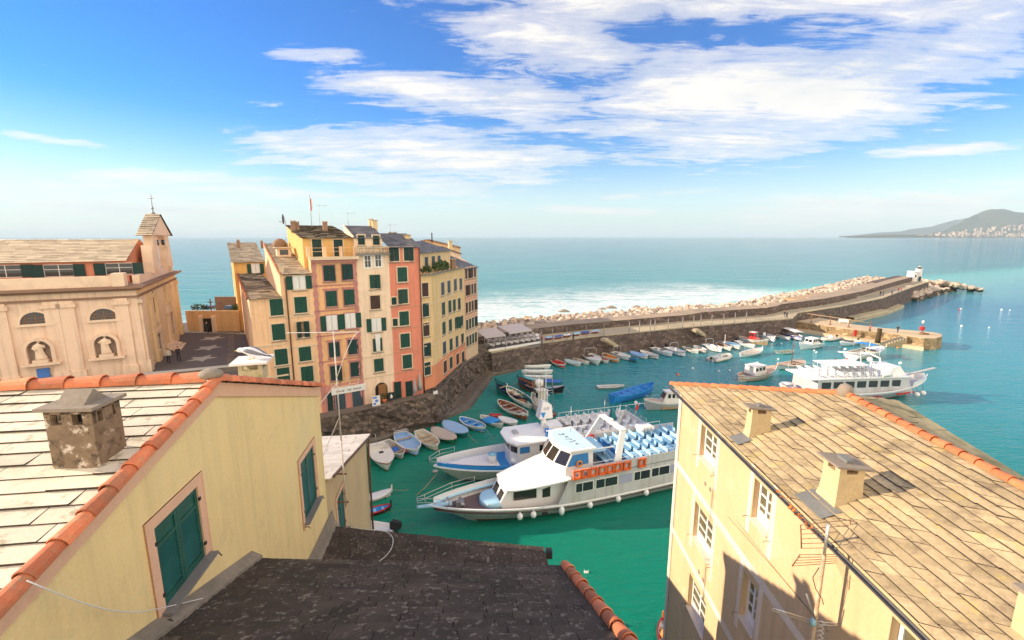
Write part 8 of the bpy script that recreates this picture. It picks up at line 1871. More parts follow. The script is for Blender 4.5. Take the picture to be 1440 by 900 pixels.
for sg, nm in ((1, 'bulwark'),):
 mb = MB(); mb.loft([[(X1(t), sg * (w1(t) - .02), s1(t) - .3), (X1(t), sg * (w1(t) + .03), s1(t) + .55), (X1(t), sg * (w1(t) - .06), s1(t) + .57), (X1(t), sg * (w1(t) - .10), s1(t) - .3)] for t in ts], closed_ring=True, smooth=False); mb.build(nm, WHITE2, F1)
mb = MB(); mb.loft([[(X1(t), (w1(t) - .35) * 1.0, s1(t) + .1), (X1(t), (w1(t) - .05), s1(t) + .1), (X1(t), w1(t) - .05, s1(t) + .16), (X1(t), w1(t) - .35, s1(t) + .16)] for t in ts], closed_ring=True, smooth=False); mb.build('side_bench', SEATB, F1)
mb = MB(); mb.hexa([(X1(.93), -.28, s1(.93) - .05), (X1(1) + 1.0, -.13, s1(1) + .05), (X1(1) + 1.0, .13, s1(1) + .05), (X1(.93), .28, s1(.93) - .05)], [(X1(.93), -.28, s1(.93) + .05), (X1(1) + 1.0, -.13, s1(1) + .15), (X1(1) + 1.0, .13, s1(1) + .15), (X1(.93), .28, s1(.93) + .05)]); mb.build('bowsprit', SEATB, F1)
pr = [(X1(.84), w1(.84) - .1, s1(.84) + .5), (X1(.92), w1(.92), s1(.92) + .5), (X1(1) + .3, .3, s1(1) + .15), (X1(1) + .95, .1, s1(1) + .15), (X1(1) + .95, -.1, s1(1) + .15), (X1(1) + .3, -.3, s1(1) + .15), (X1(.95), -w1(.95), s1(.95) + .05)]
rail_on(F1, pr, .75, STEEL, bars=(.38, .75))
mb = MB(); mb.box((X1(.905), -.2, s1(.9) + .05), (.7, .4, .45)); mb.tube([(X1(.9), -.7, s1(.9) + .1), (X1(.9), .4, s1(.9) + .1)], .17, 10); mb.build('windlass', GREYM, F1)
mb = MB(); mb.tube([(X1(.94) , -.4, s1(.94) - .3), (X1(.94), -.4, s1(.94) + .35)], .09, 8); mb.tube([(X1(.94), .4, s1(.94) - .3), (X1(.94), .4, s1(.94) + .35)], .09, 8); mb.build('bollard', GREYM, F1)
zu = 3.75; xa, xf = -L1 / 2 + .6, X1(.70)
def sidew(x): return w1((x + L1 / 2) / L1)
xs_ = [xa + (X1(.57) - xa) * k / 10 for k in range(11)]
for sg in (-1, 1):
 mb = MB(); mb.loft([[(x, sg * sidew(x), s1(.4) - .1), (x, sg * (sidew(x) - .02), zu), (x, sg * (sidew(x) - .12), zu), (x, sg * (sidew(x) - .12), s1(.4) - .1)] for x in xs_], closed_ring=True, smooth=False)
 mb.hexa([(X1(.57), sg * sidew(X1(.57)), s1(.57) - .1), (X1(.615), sg * sidew(X1(.615)), s1(.61) - .1), (X1(.615), sg * (sidew(X1(.615)) - .1), s1(.61) - .1), (X1(.57), sg * (sidew(X1(.57)) - .1), s1(.57) - .1)], [(X1(.57), sg * sidew(X1(.57)), zu), (X1(.576), sg * sidew(X1(.576)), zu), (X1(.576), sg * (sidew(X1(.576)) - .1), zu), (X1(.57), sg * (sidew(X1(.57)) - .1), zu)])
 mb.build('side_wall', HGREY, F1)
 for (ta, tb_) in ((.552, .492), (.480, .402), (.335, .275), (.265, .195), (.15, .08)):
  mb = MB(); x0, x1 = X1(ta), X1(tb_); y = sidew((x0 + x1) / 2); mb.box(((x0 + x1) / 2, sg * (y + .012), 2.85), (abs(x0 - x1), .05, .78)); wn = mb.build('window', GLASS, F1); mb = MB(); mb.box(((x0 + x1) / 2, sg * y, 2.85), (abs(x0 - x1) + .14, .04, .92)); mb.box(((x0 + x1) / 2 + .2, sg * (y + .02), 2.85), (.05, .05, .78)); mb.build('frame', WHITE2, wn)
 for (ta, tb_) in ((.392, .345), (.188, .158)):
  mb = MB(); x0, x1 = X1(ta), X1(tb_); y = sidew((x0 + x1) / 2); mb.box(((x0 + x1) / 2, sg * y, 2.85), (abs(x0 - x1), .05, .8)); mb.build('door', LAV, F1)
xr0, xr1 = X1(.575), X1(.795)
mb = MB(); Wf = 2.15
mb.hexa([(xr0, -Wf, 1.0), (xr1 + .1, -1.15, 1.2), (xr1 + .1, 1.15, 1.2), (xr0, Wf, 1.0)], [(xr0, -Wf, 3.55), (xr1 - .9, -1.35, 3.0), (xr1 - .9, 1.35, 3.0), (xr0, Wf, 3.55)]); sal = mb.build('saloon', WHITE2, F1)
for sg in (-1, 1):
 for (fa, fb_) in ((.16, .52), (.62, .74)):
  mb = MB(); xA, xB = xr0 + (xr1 - .5 - xr0) * (1 - fb_), xr0 + (xr1 - .5 - xr0) * (1 - fa)
  yA = Wf + (1.22 - Wf) * ((xA - xr0) / (xr1 - xr0)); yB = Wf + (1.22 - Wf) * ((xB - xr0) / (xr1 - xr0))
  mb.hexa([(xA, sg * (yA - .02), 2.05), (xB, sg * (yB - .02), 2.0), (xB, sg * (yB + .06), 2.0), (xA, sg * (yA + .06), 2.05)], [(xA, sg * (yA - .02), 2.95), (xB, sg * (yB - .02), 2.75), (xB, sg * (yB + .06), 2.75), (xA, sg * (yA + .06), 2.95)]); mb.build('window', GLASSB, sal)
for sy in (-.62, .62):
 mb = MB(); n_ = Vector((1.8, 0, 1.0)).normalized()
 def fp(y, f): return Vector((xr1 + .1 - 1.0 * f, y, 1.2 + 1.8 * f)) + n_ * .02
 mb.add([fp(sy - .45, .35), fp(sy + .45, .35), fp(sy + .42, .78), fp(sy - .42, .78)], [(0, 1, 2, 3)]); mb.build('front_window', GLASSB, sal, fix=False)
mb = MB(); rings = []                         # sweeping white roof from the wheelhouse down to the saloon front
for k in range(9):
 f = k / 8; x = xr1 - .75 - (xr1 - .75 - X1(.555)) * f; W = 1.45 + (2.85 - 1.45) * f ** .7; z = 3.02 + 1.35 * f ** 1.15
 rings.append([(x, W * (1 - 2 * j / 8), z - .55 * f * abs(1 - 2 * j / 8) ** 3) for j in range(9)])
mb.loft([r_ for r_ in rings], caps=False); mb.loft([[Vector(p) - Vector((0, 0, .1)) for p in r_] for r_ in rings], caps=False)
for j in (0, 8): mb.loft([[r_[j], Vector(r_[j]) - Vector((0, 0, .1))] for r_ in rings], caps=False)
mb.add([rings[0][0], rings[0][8], Vector(rings[0][8]) - Vector((0, 0, .1)), Vector(rings[0][0]) - Vector((0, 0, .1))], [(0, 1, 2, 3)])
mb.build('saloon_roof', WHITE2, F1)
mb = MB()
for sg in (-1, 1): mb.hexa([(X1(.52), sg * 2.3, 3.62), (X1(.70), sg * 1.75, 3.15), (X1(.70), sg * 1.85, 3.15), (X1(.52), sg * 2.9, 3.62)], [(X1(.52), sg * 2.3, 3.8), (X1(.70), sg * 1.75, 3.3), (X1(.70), sg * 1.85, 3.3), (X1(.52), sg * 2.9, 3.8)])
mb.box((xr1 + .35, 0, 1.75), (.9, 2.0, .12)); mb.build('roof_edge', WHITE2, F1)
mb = MB(); mb.lathe([(1.35, 0), (1.3, .5), (1.2, .55)], (xr1 - .1, 0, 1.35), 18, sy=.95); mb.build('front_ledge', SEATB, F1)
mb = MB(); mb.prism([(X1(.57), -2.85), (X1(.57), 2.85), (xa, 2.7), (xa, -2.7)], zu - .02, zu + .16); mb.build('upper_deck', DECKB, F1)
for sg in (-1, 1):
 mb = MB(); mb.hexa([(X1(.50), sg * 2.9, zu + .1), (xa, sg * 2.75, zu + .1), (xa, sg * 2.67, zu + .1), (X1(.50), sg * 2.82, zu + .1)], [(X1(.50), sg * 2.9, zu + .95), (xa, sg * 2.75, zu + .85), (xa, sg * 2.67, zu + .85), (X1(.50), sg * 2.82, zu + .95)]); mb.build('deck_bulwark', HGREY, F1)
wx0, wx1 = X1(.482), X1(.596); z0 = zu + .15; z1 = 6.0
def whp(f, z_): return None
mb = MB(); Nn = 4
low = [(wx1 + .55 - .95 * abs(2 * k / Nn - 1) ** 2, 2.35 * (1 - 2 * k / Nn), 4.6) for k in range(Nn + 1)]; hi = [(wx1 - .35 - .75 * abs(2 * k / Nn - 1) ** 2, 2.15 * (1 - 2 * k / Nn), 5.85) for k in range(Nn + 1)]
mb.add([(wx0, 2.3, z0), (wx0, -2.3, z0)] + [(p[0], p[1], z0) for p in low] + [(wx0, 2.15, 5.85), (wx0, -2.15, 5.85)] + hi + low, [(2, 3, 4, 5, 6, 1, 0)[::-1]] + [(2 + k, 3 + k, 15 + k, 14 + k) for k in range(4)] + [(14 + k, 15 + k, 10 + k, 9 + k) for k in range(4)])
mb.add([(wx0, 2.3, z0), (low[0][0], low[0][1], z0), low[0], hi[0], (wx0, 2.15, 5.85)], [(0, 1, 2, 3, 4)]); mb.add([(wx0, -2.3, z0), (low[4][0], low[4][1], z0), low[4], hi[4], (wx0, -2.15, 5.85)], [(4, 3, 2, 1, 0)])
wh = mb.build('wheelhouse', WHITE2, F1)
for k in range(Nn):
 a, b, c, d = Vector(low[k]), Vector(low[k + 1]), Vector(hi[k + 1]), Vector(hi[k]); n_ = (b - a).cross(d - a).normalized()
 if n_.x < 0: n_ = -n_
 def bl(fu, fv): return (a.lerp(b, fu)).lerp(d.lerp(c, fu), fv) + n_ * .03
 mb = MB(); mb.add([bl(.08, .1), bl(.92, .1), bl(.92, .88), bl(.08, .88)] + [bl(.08, .1) - n_ * .02, bl(.92, .1) - n_ * .02, bl(.92, .88) - n_ * .02, bl(.08, .88) - n_ * .02], [(0, 1, 2, 3), (7, 6, 5, 4), (0, 4, 5, 1), (1, 5, 6, 2), (2, 6, 7, 3), (3, 7, 4, 0)]); mb.build('front_pane', GLASSB, wh)
for sg in (-1, 1):
 mb = MB(); mb.hexa([(wx0 + .5, sg * 2.2, 4.7), (low[0][0] - .2, sg * 2.28, 4.7), (low[0][0] - .2, sg * 2.36, 4.7), (wx0 + .5, sg * 2.36, 4.7)], [(wx0 + .5, sg * 2.1, 5.6), (hi[0][0] - .05, sg * 2.12, 5.6), (hi[0][0] - .05, sg * 2.24, 5.6), (wx0 + .5, sg * 2.24, 5.6)]); mb.build('side_window', LAV if sg > 0 else SEATD, wh)
rf = [(p[0] + .25, p[1] * 1.08) for p in hi]; mb = MB(); mb.prism([(wx0 - .2, -2.4)] + rf[::-1] + [(wx0 - .2, 2.4)], 5.86, 6.06); mb.prism([(wx0 - .1, -2.1)] + [(p[0] - .28, p[1] * .88) for p in rf[::-1]] + [(wx0 - .1, 2.1)], 6.06, 6.09, 1, 1); wr = mb.build('wheelhouse_roof', [WHITE2, mat('roof_pale_blue', (.50, .68, .76), .5, .05, 2)], F1)
mb = MB(); pts = []
def scr(cx, cy, pat):
 return [Vector((cx + x * .42, cy + y * .42, 6.10)) for x, y in pat]
for cy, pat in ((.95, [(0.6, .5), (.9, .1), (.6, -.2), (0, .1), (-.3, .4), (-.4, 0), (0, -.25), (.1, .05), (-.3, .0)]), (.25, [(.3, .45), (.3, .0), (-.2, .0), (-.3, .35), (.2, .35)]), (-.25, [(.9, .35), (-.2, .2), (-.3, -.05), (0, -.2)]), (-.75, [(.9, .3), (.8, -.05), (.3, .15), (-.5, .2), (-.6, .4), (0, .1)]), (-1.35, [(.2, .45), (.3, .1), (-.2, .1), (-.25, .4), (.2, .4)])):
 mb.tube(scr(wx0 + 1.3 + .15 * cy, cy, pat), .035, 5)
mb.build('roof_script', mat('script_grey', (.20, .27, .31), .5), wr)
for sg in (-1, 1):
 mb = MB(); mb.hexa([(X1(.415), sg * 2.55, zu + .7), (X1(.388), sg * 2.55, zu + .7), (X1(.388), sg * 2.7, zu + .7), (X1(.415), sg * 2.7, zu + .7)], [(X1(.374), sg * 1.75, 6.95), (X1(.354), sg * 1.75, 6.95), (X1(.354), sg * 1.9, 6.95), (X1(.374), sg * 1.9, 6.95)]); mb.build('arch_leg', WHITE2, F1)
mb = MB(); mb.box((X1(.364), 0, 7.0), (.6, 3.85, .13)); mb.ball((X1(.364), .2, 7.2), .24, 12, sc=(1, 1, .6)); mb.build('arch_beam', WHITE2, F1)
for sg in (1, -1):
 mb = MB(); mb.bar((wx1 - .6, sg * 2.3, 6.0), (X1(.41), sg * 2.45, 5.9), .08); mb.build('side_bar', WHITE2, F1)
mb = MB(); mb.prism([(X1(.470), -1.4), (X1(.470), 1.5), (X1(.415), 1.5), (X1(.415), -1.4)], 5.05, 5.15); mb.build('canopy', SEATB, F1)
for x in (X1(.465), X1(.42)):
 for y in (-1.3, 1.4): mb = MB(); mb.tube([(x, y, zu + .1), (x, y, 5.05)], .03, 6); mb.build('canopy_pole', STEEL, F1)
mb = MB(); mb.tube([(X1(.33) + .0, 1.6 + 0, 5.0)] * 1 + [(X1(.33), 1.62, 5.0)], .01, 4) if False else mb.tube([(X1(.345), 1.9 + .0, 5.2 + 0)] and [(X1(.40) + .28 * math.cos(a), 2.0, 4.75 + .28 * math.sin(a)) for a in [q * math.pi / 6 for q in range(12)]], .09, 7, closed=True); mb.build('life_ring', RED, F1)
mb = MB(); mb.tube([(X1(.535) + .24 * math.cos(a), -2.42, 4.85 + .24 * math.sin(a)) for a in [q * math.pi / 6 for q in range(12)]], .08, 7, closed=True); mb.build('life_ring', ORI, F1)
def bench(root, x, y, L, z, m=SEATB, rot=0):
 mb = MB(); mb.box((x, y, z + .42), (.42, L, .06)); mb.box((x - .22, y, z + .68), (.05, L, .34)); o = mb.build('bench', m, root)
 mb = MB(); mb.box((x, y, z + .2), (.3, L * .9, .38)); mb.build('bench_base', SEATD, o); return o
for k in range(3):
 for y in (-1.2, 1.2): bench(F1, X1(.405) + .55 * k - .6, y, 1.7, zu + .16, SEATB if k else SEATD)
for k in range(11):
 x = X1(.345) - .95 * k * .98
 if x < xa + .6: break
 for y, L_ in ((-1.85, 1.35), (-.05, 1.5), (1.8, 1.35)): bench(F1, x, y, L_, zu + .16)
FLO = mat('raft_orange', (.80, .14, .035), .55, .1, 4, stain=(.55, .2, .1), stain_amt=.4)
for k in range(9):
 if k in (7,): continue
 x = X1(.553) - .78 * k - (.12 if k > 2 else 0) - (.12 if k > 5 else 0); z = zu + .32
 mb = MB()
 for dx, dz_, w_, h_ in ((-.29, 0, .15, .85), (.29, 0, .15, .85), (0, .35, .72, .16), (0, -.35, .72, .16)): mb.box((x + dx, -2.98, z + dz_ + .12), (w_, .2, h_))
 rf_ = mb.build('life_float', FLO, F1)
 mb = MB();
 for q in range(4): mb.tube([(x - .36 + .24 * q, -3.0, z + .58), (x - .24 + .24 * q, -3.02, z + .50), (x - .12 + .24 * q, -3.0, z + .58)], .02, 4)
 mb.build('grab_line', WHITE2, rf_)
for sg in (1,):
 for k in range(3): mb = MB(); x = X1(.36) - .9 * k; mb.box((x, 2.95, zu + .5), (.7, .2, .3)); mb.build('life_float', FLO, F1)
for k in range(4):
 mb = MB(); x = X1(.19) - .35 * k; mb.tube([(x, 1.6, zu + 1.1), (x, 2.7, zu + 1.1)], .3, 12); mb.build('raft_canister', WHITE2, F1)
for sg in (1, -1): rail_on(F1, [(X1(.50 - .052 * k), sg * (2.86 - .008 * k), zu + .9) for k in range(9)], .32, WHITE2, bars=(.30,))
for (x, y, h_) in ((X1(.50), 1.2, 2.6), (X1(.364), -1.2, 2.0), (X1(.364), 1.4, 1.5)): mb = MB(); mb.tube([(x, y, 6.0 if x > X1(.4) else 7.2), (x, y, (6.0 if x > X1(.4) else 7.2) + h_)], .02, 5); mb.build('whip_aerial', STEEL, F1)
mb = MB(); mb.tube([(X1(.62), 2.62, 1.15), (X1(.58), 2.95, 1.0), (X1(.53), 3.0, .85), (X1(.49), 2.98, .95), (X1(.47), 2.9, 1.2)], .025, 5); mb.build('side_rope', DARK, F1)
mb = MB(); rl = random.Random(4)
for k in range(16): mb.box((X1(.525) - .16 * k, 2.885, zu - .14), (.09, .02, rl.uniform(.08, .16)))
mb.build('side_lettering', GREYM, F1)
for t in (.80, .60, .42, .25): mb = MB(); mb.box((X1(t), w1(t) * .93, 1.02), (.10, .06, .08)); mb.build('scupper', RUST, F1)
# --- hull details
mb = MB(); mb.loft([[(X1(t), -w1(t) - .0, s1(t) - .05), (X1(t), -w1(t) - .07, s1(t) - .02), (X1(t), -w1(t) - .07, s1(t) + .05), (X1(t), -w1(t), s1(t) + .08)] for t in [k / 14 * .66 for k in range(15)]], closed_ring=True, smooth=False); mb.build('rubbing_strake', WHITE2, F1)
mb = MB(); mb.box((X1(.655), -w1(.655) * .97, .95), (.5, .08, .22)); mb.build('hull_port', DARK, F1)
MB.MIRROR = False
for t, lab in ((.735, 'bow fender, first hanging on the grey side of the large ferry'), (.692, 'second fender hanging on the large ferry side'), (.60, 'long fender hanging where the ferry side steps up'), (.50, 'fourth fender hanging below the ferry windows'), (.395, 'fifth fender hanging below the ferry windows'), (.285, 'last fender seen before the right house on the ferry side')):
 p = Matrix.Rotation(F1.rotation_euler.z, 3, 'Z') @ Vector((X1(t), w1(t) * (.90 if t < .65 else .865) + .27, 1.0)) + F1.location
 th_ = thing('fender', 'round white ' + lab if 'long' not in lab else 'white ' + lab, 'fender', p, 0); mb = MB(); mb.ball((0, 0, 0), .27, 12, sc=(1, 1, 1.15 if t != .60 else 1.6)); mb.lathe([(.07, .25), (.05, .45)], (0, 0, 0), 8); mb.build('ball', WHITE2, th_); mb = MB(); mb.tube([(0, 0, .4), (.0, .1, .75)], .02, 5); mb.build('rope', DARK, th_)
# ---- ferry two: behind, blue sheer band
bw = P(611, 655, 2.0); st = P(897, 585, 4.4); ax2 = (V2(bw) - V2(st)).normalized(); L2 = (V2(bw) - V2(st)).length + .2; c2 = (V2(bw) + V2(st)) / 2
MB.MIRROR = True; F2 = thing('ferry', 'older white ferry with bright blue bow deck and open white seats behind the large one', 'ferry', (c2.x, c2.y, 0), math.atan2(ax2.y, ax2.x))
g2 = hull_geo(L2, 5.0, 1.3, 2.0, 1.3, tw=.8, rake=.7); w2_, s2, X2 = g2
HW2 = mat('ferry_hull_cream', (.66, .63, .58), .4, .07, .8, stain=(.42, .34, .26), stain_amt=.5, stain_scale=.4, streak=.4)
mb = MB(); hull_mesh(mb, g2, draft=.6, N_=24); mb.build('hull', [HW2, ANTIF, HW2], F2)
mb = MB(); rim_mesh(mb, g2, .16, .14, 28, .8, .02); mb.build('gunwale', WHITE2, F2)
mb = MB(); strip_surface(mb, g2, .02, .985, .1, lambda t: s2(t) - .1, 20); mb.build('deck', BRIGHTB, F2)
ts = [.60, .70, .78, .86, .93, .985]
for sg in (1, -1):
 mb = MB(); hh = .75 if sg == 1 else .42; mb.loft([[(X2(t), sg * (w2_(t) - .05), s2(t) - .1), (X2(t), sg * (w2_(t) - .10 * hh), s2(t) + hh), (X2(t), sg * (w2_(t) - .12 - .10 * hh), s2(t) + hh), (X2(t), sg * (w2_(t) - .18), s2(t) - .1)] for t in ts], closed_ring=True, smooth=False); mb.build('bulwark', WHITE2 if sg == 1 else BRIGHTB, F2)
mb = MB(); strip_surface(mb, g2, .72, .97, .75, lambda t: s2(t) + .22, 10); mb.build('foredeck', WHT, F2)
mb = MB(); mb.lathe([(.42, 0), (.42, 1.0), (.38, 1.05)], (X2(.745), -.5, s2(.74)), 12); mb.build('hatch_bin', WHITE2, F2); mb = MB(); mb.lathe([(.44, 0), (.44, .08)], (X2(.745), -.5, s2(.74) + 1.05), 12); mb.build('bin_lid', LBLUE, F2)
rail_on(F2, [(X2(.90), w2_(.9) - .1, s2(.9) + .6), (X2(.97), w2_(.97), s2(.97) + .6), (X2(1) + .35, .12, s2(1) + .15), (X2(1) + .35, -.12, s2(1) + .15), (X2(.97), -w2_(.97), s2(.97) + .2)], .8, STEEL, bars=(.4, .8))
mb = MB(); mb.ball((X2(.99) + .1, -.25, 1.55), .24, 10, sc=(1.5, 1, .8)); mb.build('anchor', GREYM, F2)
q0, q1 = X2(.50), X2(.665)
mb = MB(); oct_ = [(q0, -1.9), (q1 - .5, -1.8), (q1 + .1, -.9), (q1 + .1, .9), (q1 - .5, 1.8), (q0, 1.9)]; mb.prism(oct_, s2(.6) - .1, 3.95); wh2 = mb.build('wheelhouse', WHITE2, F2)
for sg in (-1, 1):
 for xA, w_ in ((q0 + .7, .75), (q1 - 1.15, 1.0)): mb = MB(); mb.box((xA, sg * 1.86, 3.25), (w_, .06, .62)); mb.build('window', SEATD if w_ > .8 else GLASS, wh2)
 mb = MB(); a, b = Vector((q1 - .5, sg * 1.8, 3.25)), Vector((q1 + .1, sg * .9, 3.25)); mb.bar(a.lerp(b, .12) + Vector((.03, sg * .02, 0)), a.lerp(b, .88) + Vector((.03, sg * .02, 0)), .06, .6); mb.build('window', GLASSB, wh2)
mb = MB(); mb.box((q1 + .1, 0, 3.25), (.06, 1.5, .6)); mb.build('window', GLASSB, wh2)
mb = MB(); mb.prism([(q0 - .3, -2.25), (q1 - .1, -2.15), (q1 + .55, -1.1), (q1 + .55, 1.1), (q1 - .1, 2.15), (q0 - .3, 2.25)], 3.95, 4.12); mb.build('wheelhouse_roof', WHITE2, F2)
mb = MB(); mb.box((q1 - .9, .5, 4.2), (.5, .9, .12)); mb.build('roof_hatch', GREYP, F2)
mb = MB(); mb.box((q0 + .15, -1.93, 3.75), (1.0, .05, .42)); mb.build('sign', RED, F2)
mb = MB(); mb.tube([(q1 - .2, -1.2, s2(.7) + .1), (q1 - .2, -1.2, s2(.7) + .7)], .3, 10); mb.build('vent', WHITE2, F2)
zu2 = 3.6; ua, ub = -L2 / 2 + .4, q0 - .3
mb = MB(); mb.prism([(ub, -2.4), (ub, 2.4), (ua, 2.1), (ua, -2.1)], s2(.3) - .1, zu2); mb.build('deckhouse', HW2, F2)
mb = MB(); mb.prism([(ub, -2.5), (ub, 2.5), (ua - .2, 2.2), (ua - .2, -2.2)], zu2, zu2 + .1); mb.build('upper_deck', GREYP, F2)
for sg in (-1, 1):
 mb = MB(); mb.hexa([(ub - 2.2, sg * 2.45, zu2 + .1), (ua, sg * 2.2, zu2 + .1), (ua, sg * 2.12, zu2 + .1), (ub - 2.2, sg * 2.37, zu2 + .1)], [(ub - 2.2, sg * 2.45, zu2 + .75), (ua, sg * 2.2, zu2 + .75), (ua, sg * 2.12, zu2 + .75), (ub - 2.2, sg * 2.37, zu2 + .75)]); mb.build('deck_bulwark', WHITE2, F2)
mb = MB(); mb.box((ua, 0, zu2 + .45), (.1, 4.3, .7)); mb.build('stern_bulwark', WHITE2, F2)
rail_on(F2, [(ub - 2.5 - 1.2 * k, 2.4 - .02 * k, zu2 + .75) for k in range(10)], .5, WHITE2, bars=(.5,))
rail_on(F2, [(ua, 2.1 - 1.05 * k, zu2 + .75) for k in range(5)], .55, STEEL, bars=(.28, .55))
for k in range(7):
 for y in (-1.55, -.3, 1.1, 1.9):
  x = ub - 2.9 - 1.05 * k
  if x < ua + .8: continue
  mb = MB(); mb.box((x, y, zu2 + .55), (.5, .62 if y < 1.5 else .5, .1)); mb.hexa([(x - .3, y - .3, zu2 + .5), (x - .2, y - .3, zu2 + .5), (x - .2, y + .3, zu2 + .5), (x - .3, y + .3, zu2 + .5)], [(x - .42, y - .24, zu2 + 1.12), (x - .34, y - .24, zu2 + 1.12), (x - .34, y + .24, zu2 + 1.12), (x - .42, y + .24, zu2 + 1.12)]); ch_ = mb.build('seat', WHITE2, F2)
  mb = MB(); mb.box((x - .05, y, zu2 + .3), (.14, .4, .42)); mb.build('seat_post', GREYP, ch_)
mb = MB(); mb.box((ub - .9, .3, zu2 + .6), (1.5, 1.7, 1.1)); mb.build('helm_locker', WHITE2, F2)
mb = MB(); mb.hexa([(ub - 1.0, .5, zu2 + 1.6), (ub + .5, .5, zu2 + 1.6), (ub + .5, 1.7, zu2 + 1.6), (ub - 1.0, 1.7, zu2 + 1.6)], [(ub - .9, .65, zu2 + 3.0), (ub + .1, .65, zu2 + 3.5), (ub + .1, 1.5, zu2 + 3.5), (ub - .9, 1.5, zu2 + 3.0)]); fn_ = mb.build('funnel', WHITE2, F2)
mb = MB(); mb.tube([(ub - .1, .9, zu2), (ub - .1, .9, zu2 + 1.7)], .3, 8); mb.build('funnel_base', WHITE2, fn_)
mb = MB(); mb.hexa([(ub + .05, .47, zu2 + 1.75), (ub + .1, .47, zu2 + 1.75), (ub + .1, .52, zu2 + 1.75), (ub + .05, .52, zu2 + 1.75)], [(ub - .2, .50, zu2 + 2.3), (ub + .35, .50, zu2 + 2.3), (ub + .35, .56, zu2 + 2.3), (ub - .2, .56, zu2 + 2.3)]); mb.build('emblem', BRIGHTB, fn_)
mb = MB()
for k, h_ in enumerate((.32, .36, .3, .34)): mb.box((ub - .55 + .17 * k, .585 , zu2 + 2.66), (.06, .03, h_))
mb.build('funnel_lettering', GREYM, fn_)
for (x, y, s_) in ((ub - .2, -.6, .8), (ub - 2.0, -1.9, .7), (ub + .2, -1.3, .5)): mb = MB(); mb.box((x, y, zu2 + .1 + s_ / 2), (s_, s_, s_)); mb.build('locker', BRIGHTB, F2)
mb = MB(); mb.tube([(ub - .6, 1.1, zu2 + 3), (ub - .6, 1.1, zu2 + 4.6)], .04, 6); mb.bar((ub - .6, .5, zu2 + 4.1), (ub - .6, 1.7, zu2 + 4.1), .05); mb.build('mast', WHITE2, F2)
mb = MB(); mb.tube([(ua - .1, .4, zu2 + .7), (ua - .7, .4, zu2 + 2.2)], .03, 6); fs_ = mb.build('flag_staff', WHITE2, F2); mb = MB(); mb.hexa([(ua - .5, .38, zu2 + 1.4), (ua - .15, .30, zu2 + 1.3), (ua - .15, .33, zu2 + 1.3), (ua - .5, .41, zu2 + 1.4)], [(ua - .65, .38, zu2 + 2.0), (ua - .25, .33, zu2 + 1.9), (ua - .25, .36, zu2 + 1.9), (ua - .65, .41, zu2 + 2.0)]); mb.build('flag', RED, fs_)
mb = MB(); mb.box((ua + 2.4, .8, zu2 + .9), (.7, .7, 1.5), taper=(.5, .5)); mb.build('stowed_parasol', TEAL, F2)
mb = MB(); mb.tube([P(636, 668, .9) - F2.location] and [Vector((X2(.985), -.2, 1.3)), Vector((X2(1) + 1.0, -.9, .35)), Vector((X2(1) + 1.9, -1.4, -.05))], .03, 6); mb.build('mooring_rope', WOODP, F2)
MB.MIRROR = False
p = P(629, 662, .3); t = thing('float', 'orange and white float tied under the bow of the older ferry', 'float', (p.x, p.y, .35)); mb = MB(); mb.ball((0, 0, 0), .26, 10); mb.build('ball', ORANGE, t); mb = MB(); mb.lathe([(.06, .2), (.05, .4)], (0, 0, 0), 6); mb.build('neck', WHITE, t)
# ---- ferry three: lying right of the harbour behind the right house
b3 = P(1303, 533, 2.4); s3_ = P(1112, 541, 2.0); ax3 = (V2(b3) - V2(s3_)).normalized(); L3 = (V2(b3) - V2(s3_)).length; c3 = (V2(b3) + V2(s3_)) / 2
F3 = thing('ferry', 'white passenger ferry with sun deck lying beyond the roof of the right house', 'ferry', (c3.x, c3.y, 0), math.atan2(ax3.y, ax3.x))
g3 = hull_geo(L3, 6.0, 1.3, 2.6, 1.3, tw=.85, rake=.8); w3, s3, X3 = g3
mb = MB(); hull_mesh(mb, g3, draft=.6, N_=24); mb.build('hull', [HGREY, ANTIF, WHITE2], F3)
mb = MB(); rim_mesh(mb, g3, .18, .14, 28, .85, .02); mb.build('gunwale', WHITE2, F3)
mb = MB(); strip_surface(mb, g3, .02, .985, .1, lambda t: s3(t) - .3, 20); mb.build('deck', LAV, F3)
mb = MB(); mb.hexa([(X3(.1), -2.7, 1.0), (X3(.80), -2.3, 1.0), (X3(.80), 2.3, 1.0), (X3(.1), 2.7, 1.0)], [(X3(.1), -2.6, 3.5), (X3(.76), -2.2, 3.5), (X3(.76), 2.2, 3.5), (X3(.1), 2.6, 3.5)]); sal3 = mb.build('saloon', HGREY, F3)
for sg in (-1, 1):
 for k in range(7): mb = MB(); t = .16 + .085 * k; mb.box((X3(t), sg * (2.68 - .062 * (k + .5)), 2.65), (1.35, .1, .95)); mb.build('window', GLASS, sal3)
mb = MB(); mb.box((X3(.775), 0, 2.7), (.4, 3.4, .9)); mb.build('front_window', GLASS, sal3)
mb = MB(); mb.prism([(X3(.04), -2.8), (X3(.78), -2.35), (X3(.78), 2.35), (X3(.04), 2.8)], 3.5, 3.66); mb.build('sun_deck', WHITE2, F3)
mb = MB(); mb.hexa([(X3(.64), -1.9, 3.66), (X3(.77), -1.5, 3.66), (X3(.77), 1.5, 3.66), (X3(.64), 1.9, 3.66)], [(X3(.64), -1.8, 4.9), (X3(.73), -1.3, 4.9), (X3(.73), 1.3, 4.9), (X3(.64), 1.8, 4.9)]); w3h = mb.build('wheelhouse', WHITE2, F3)
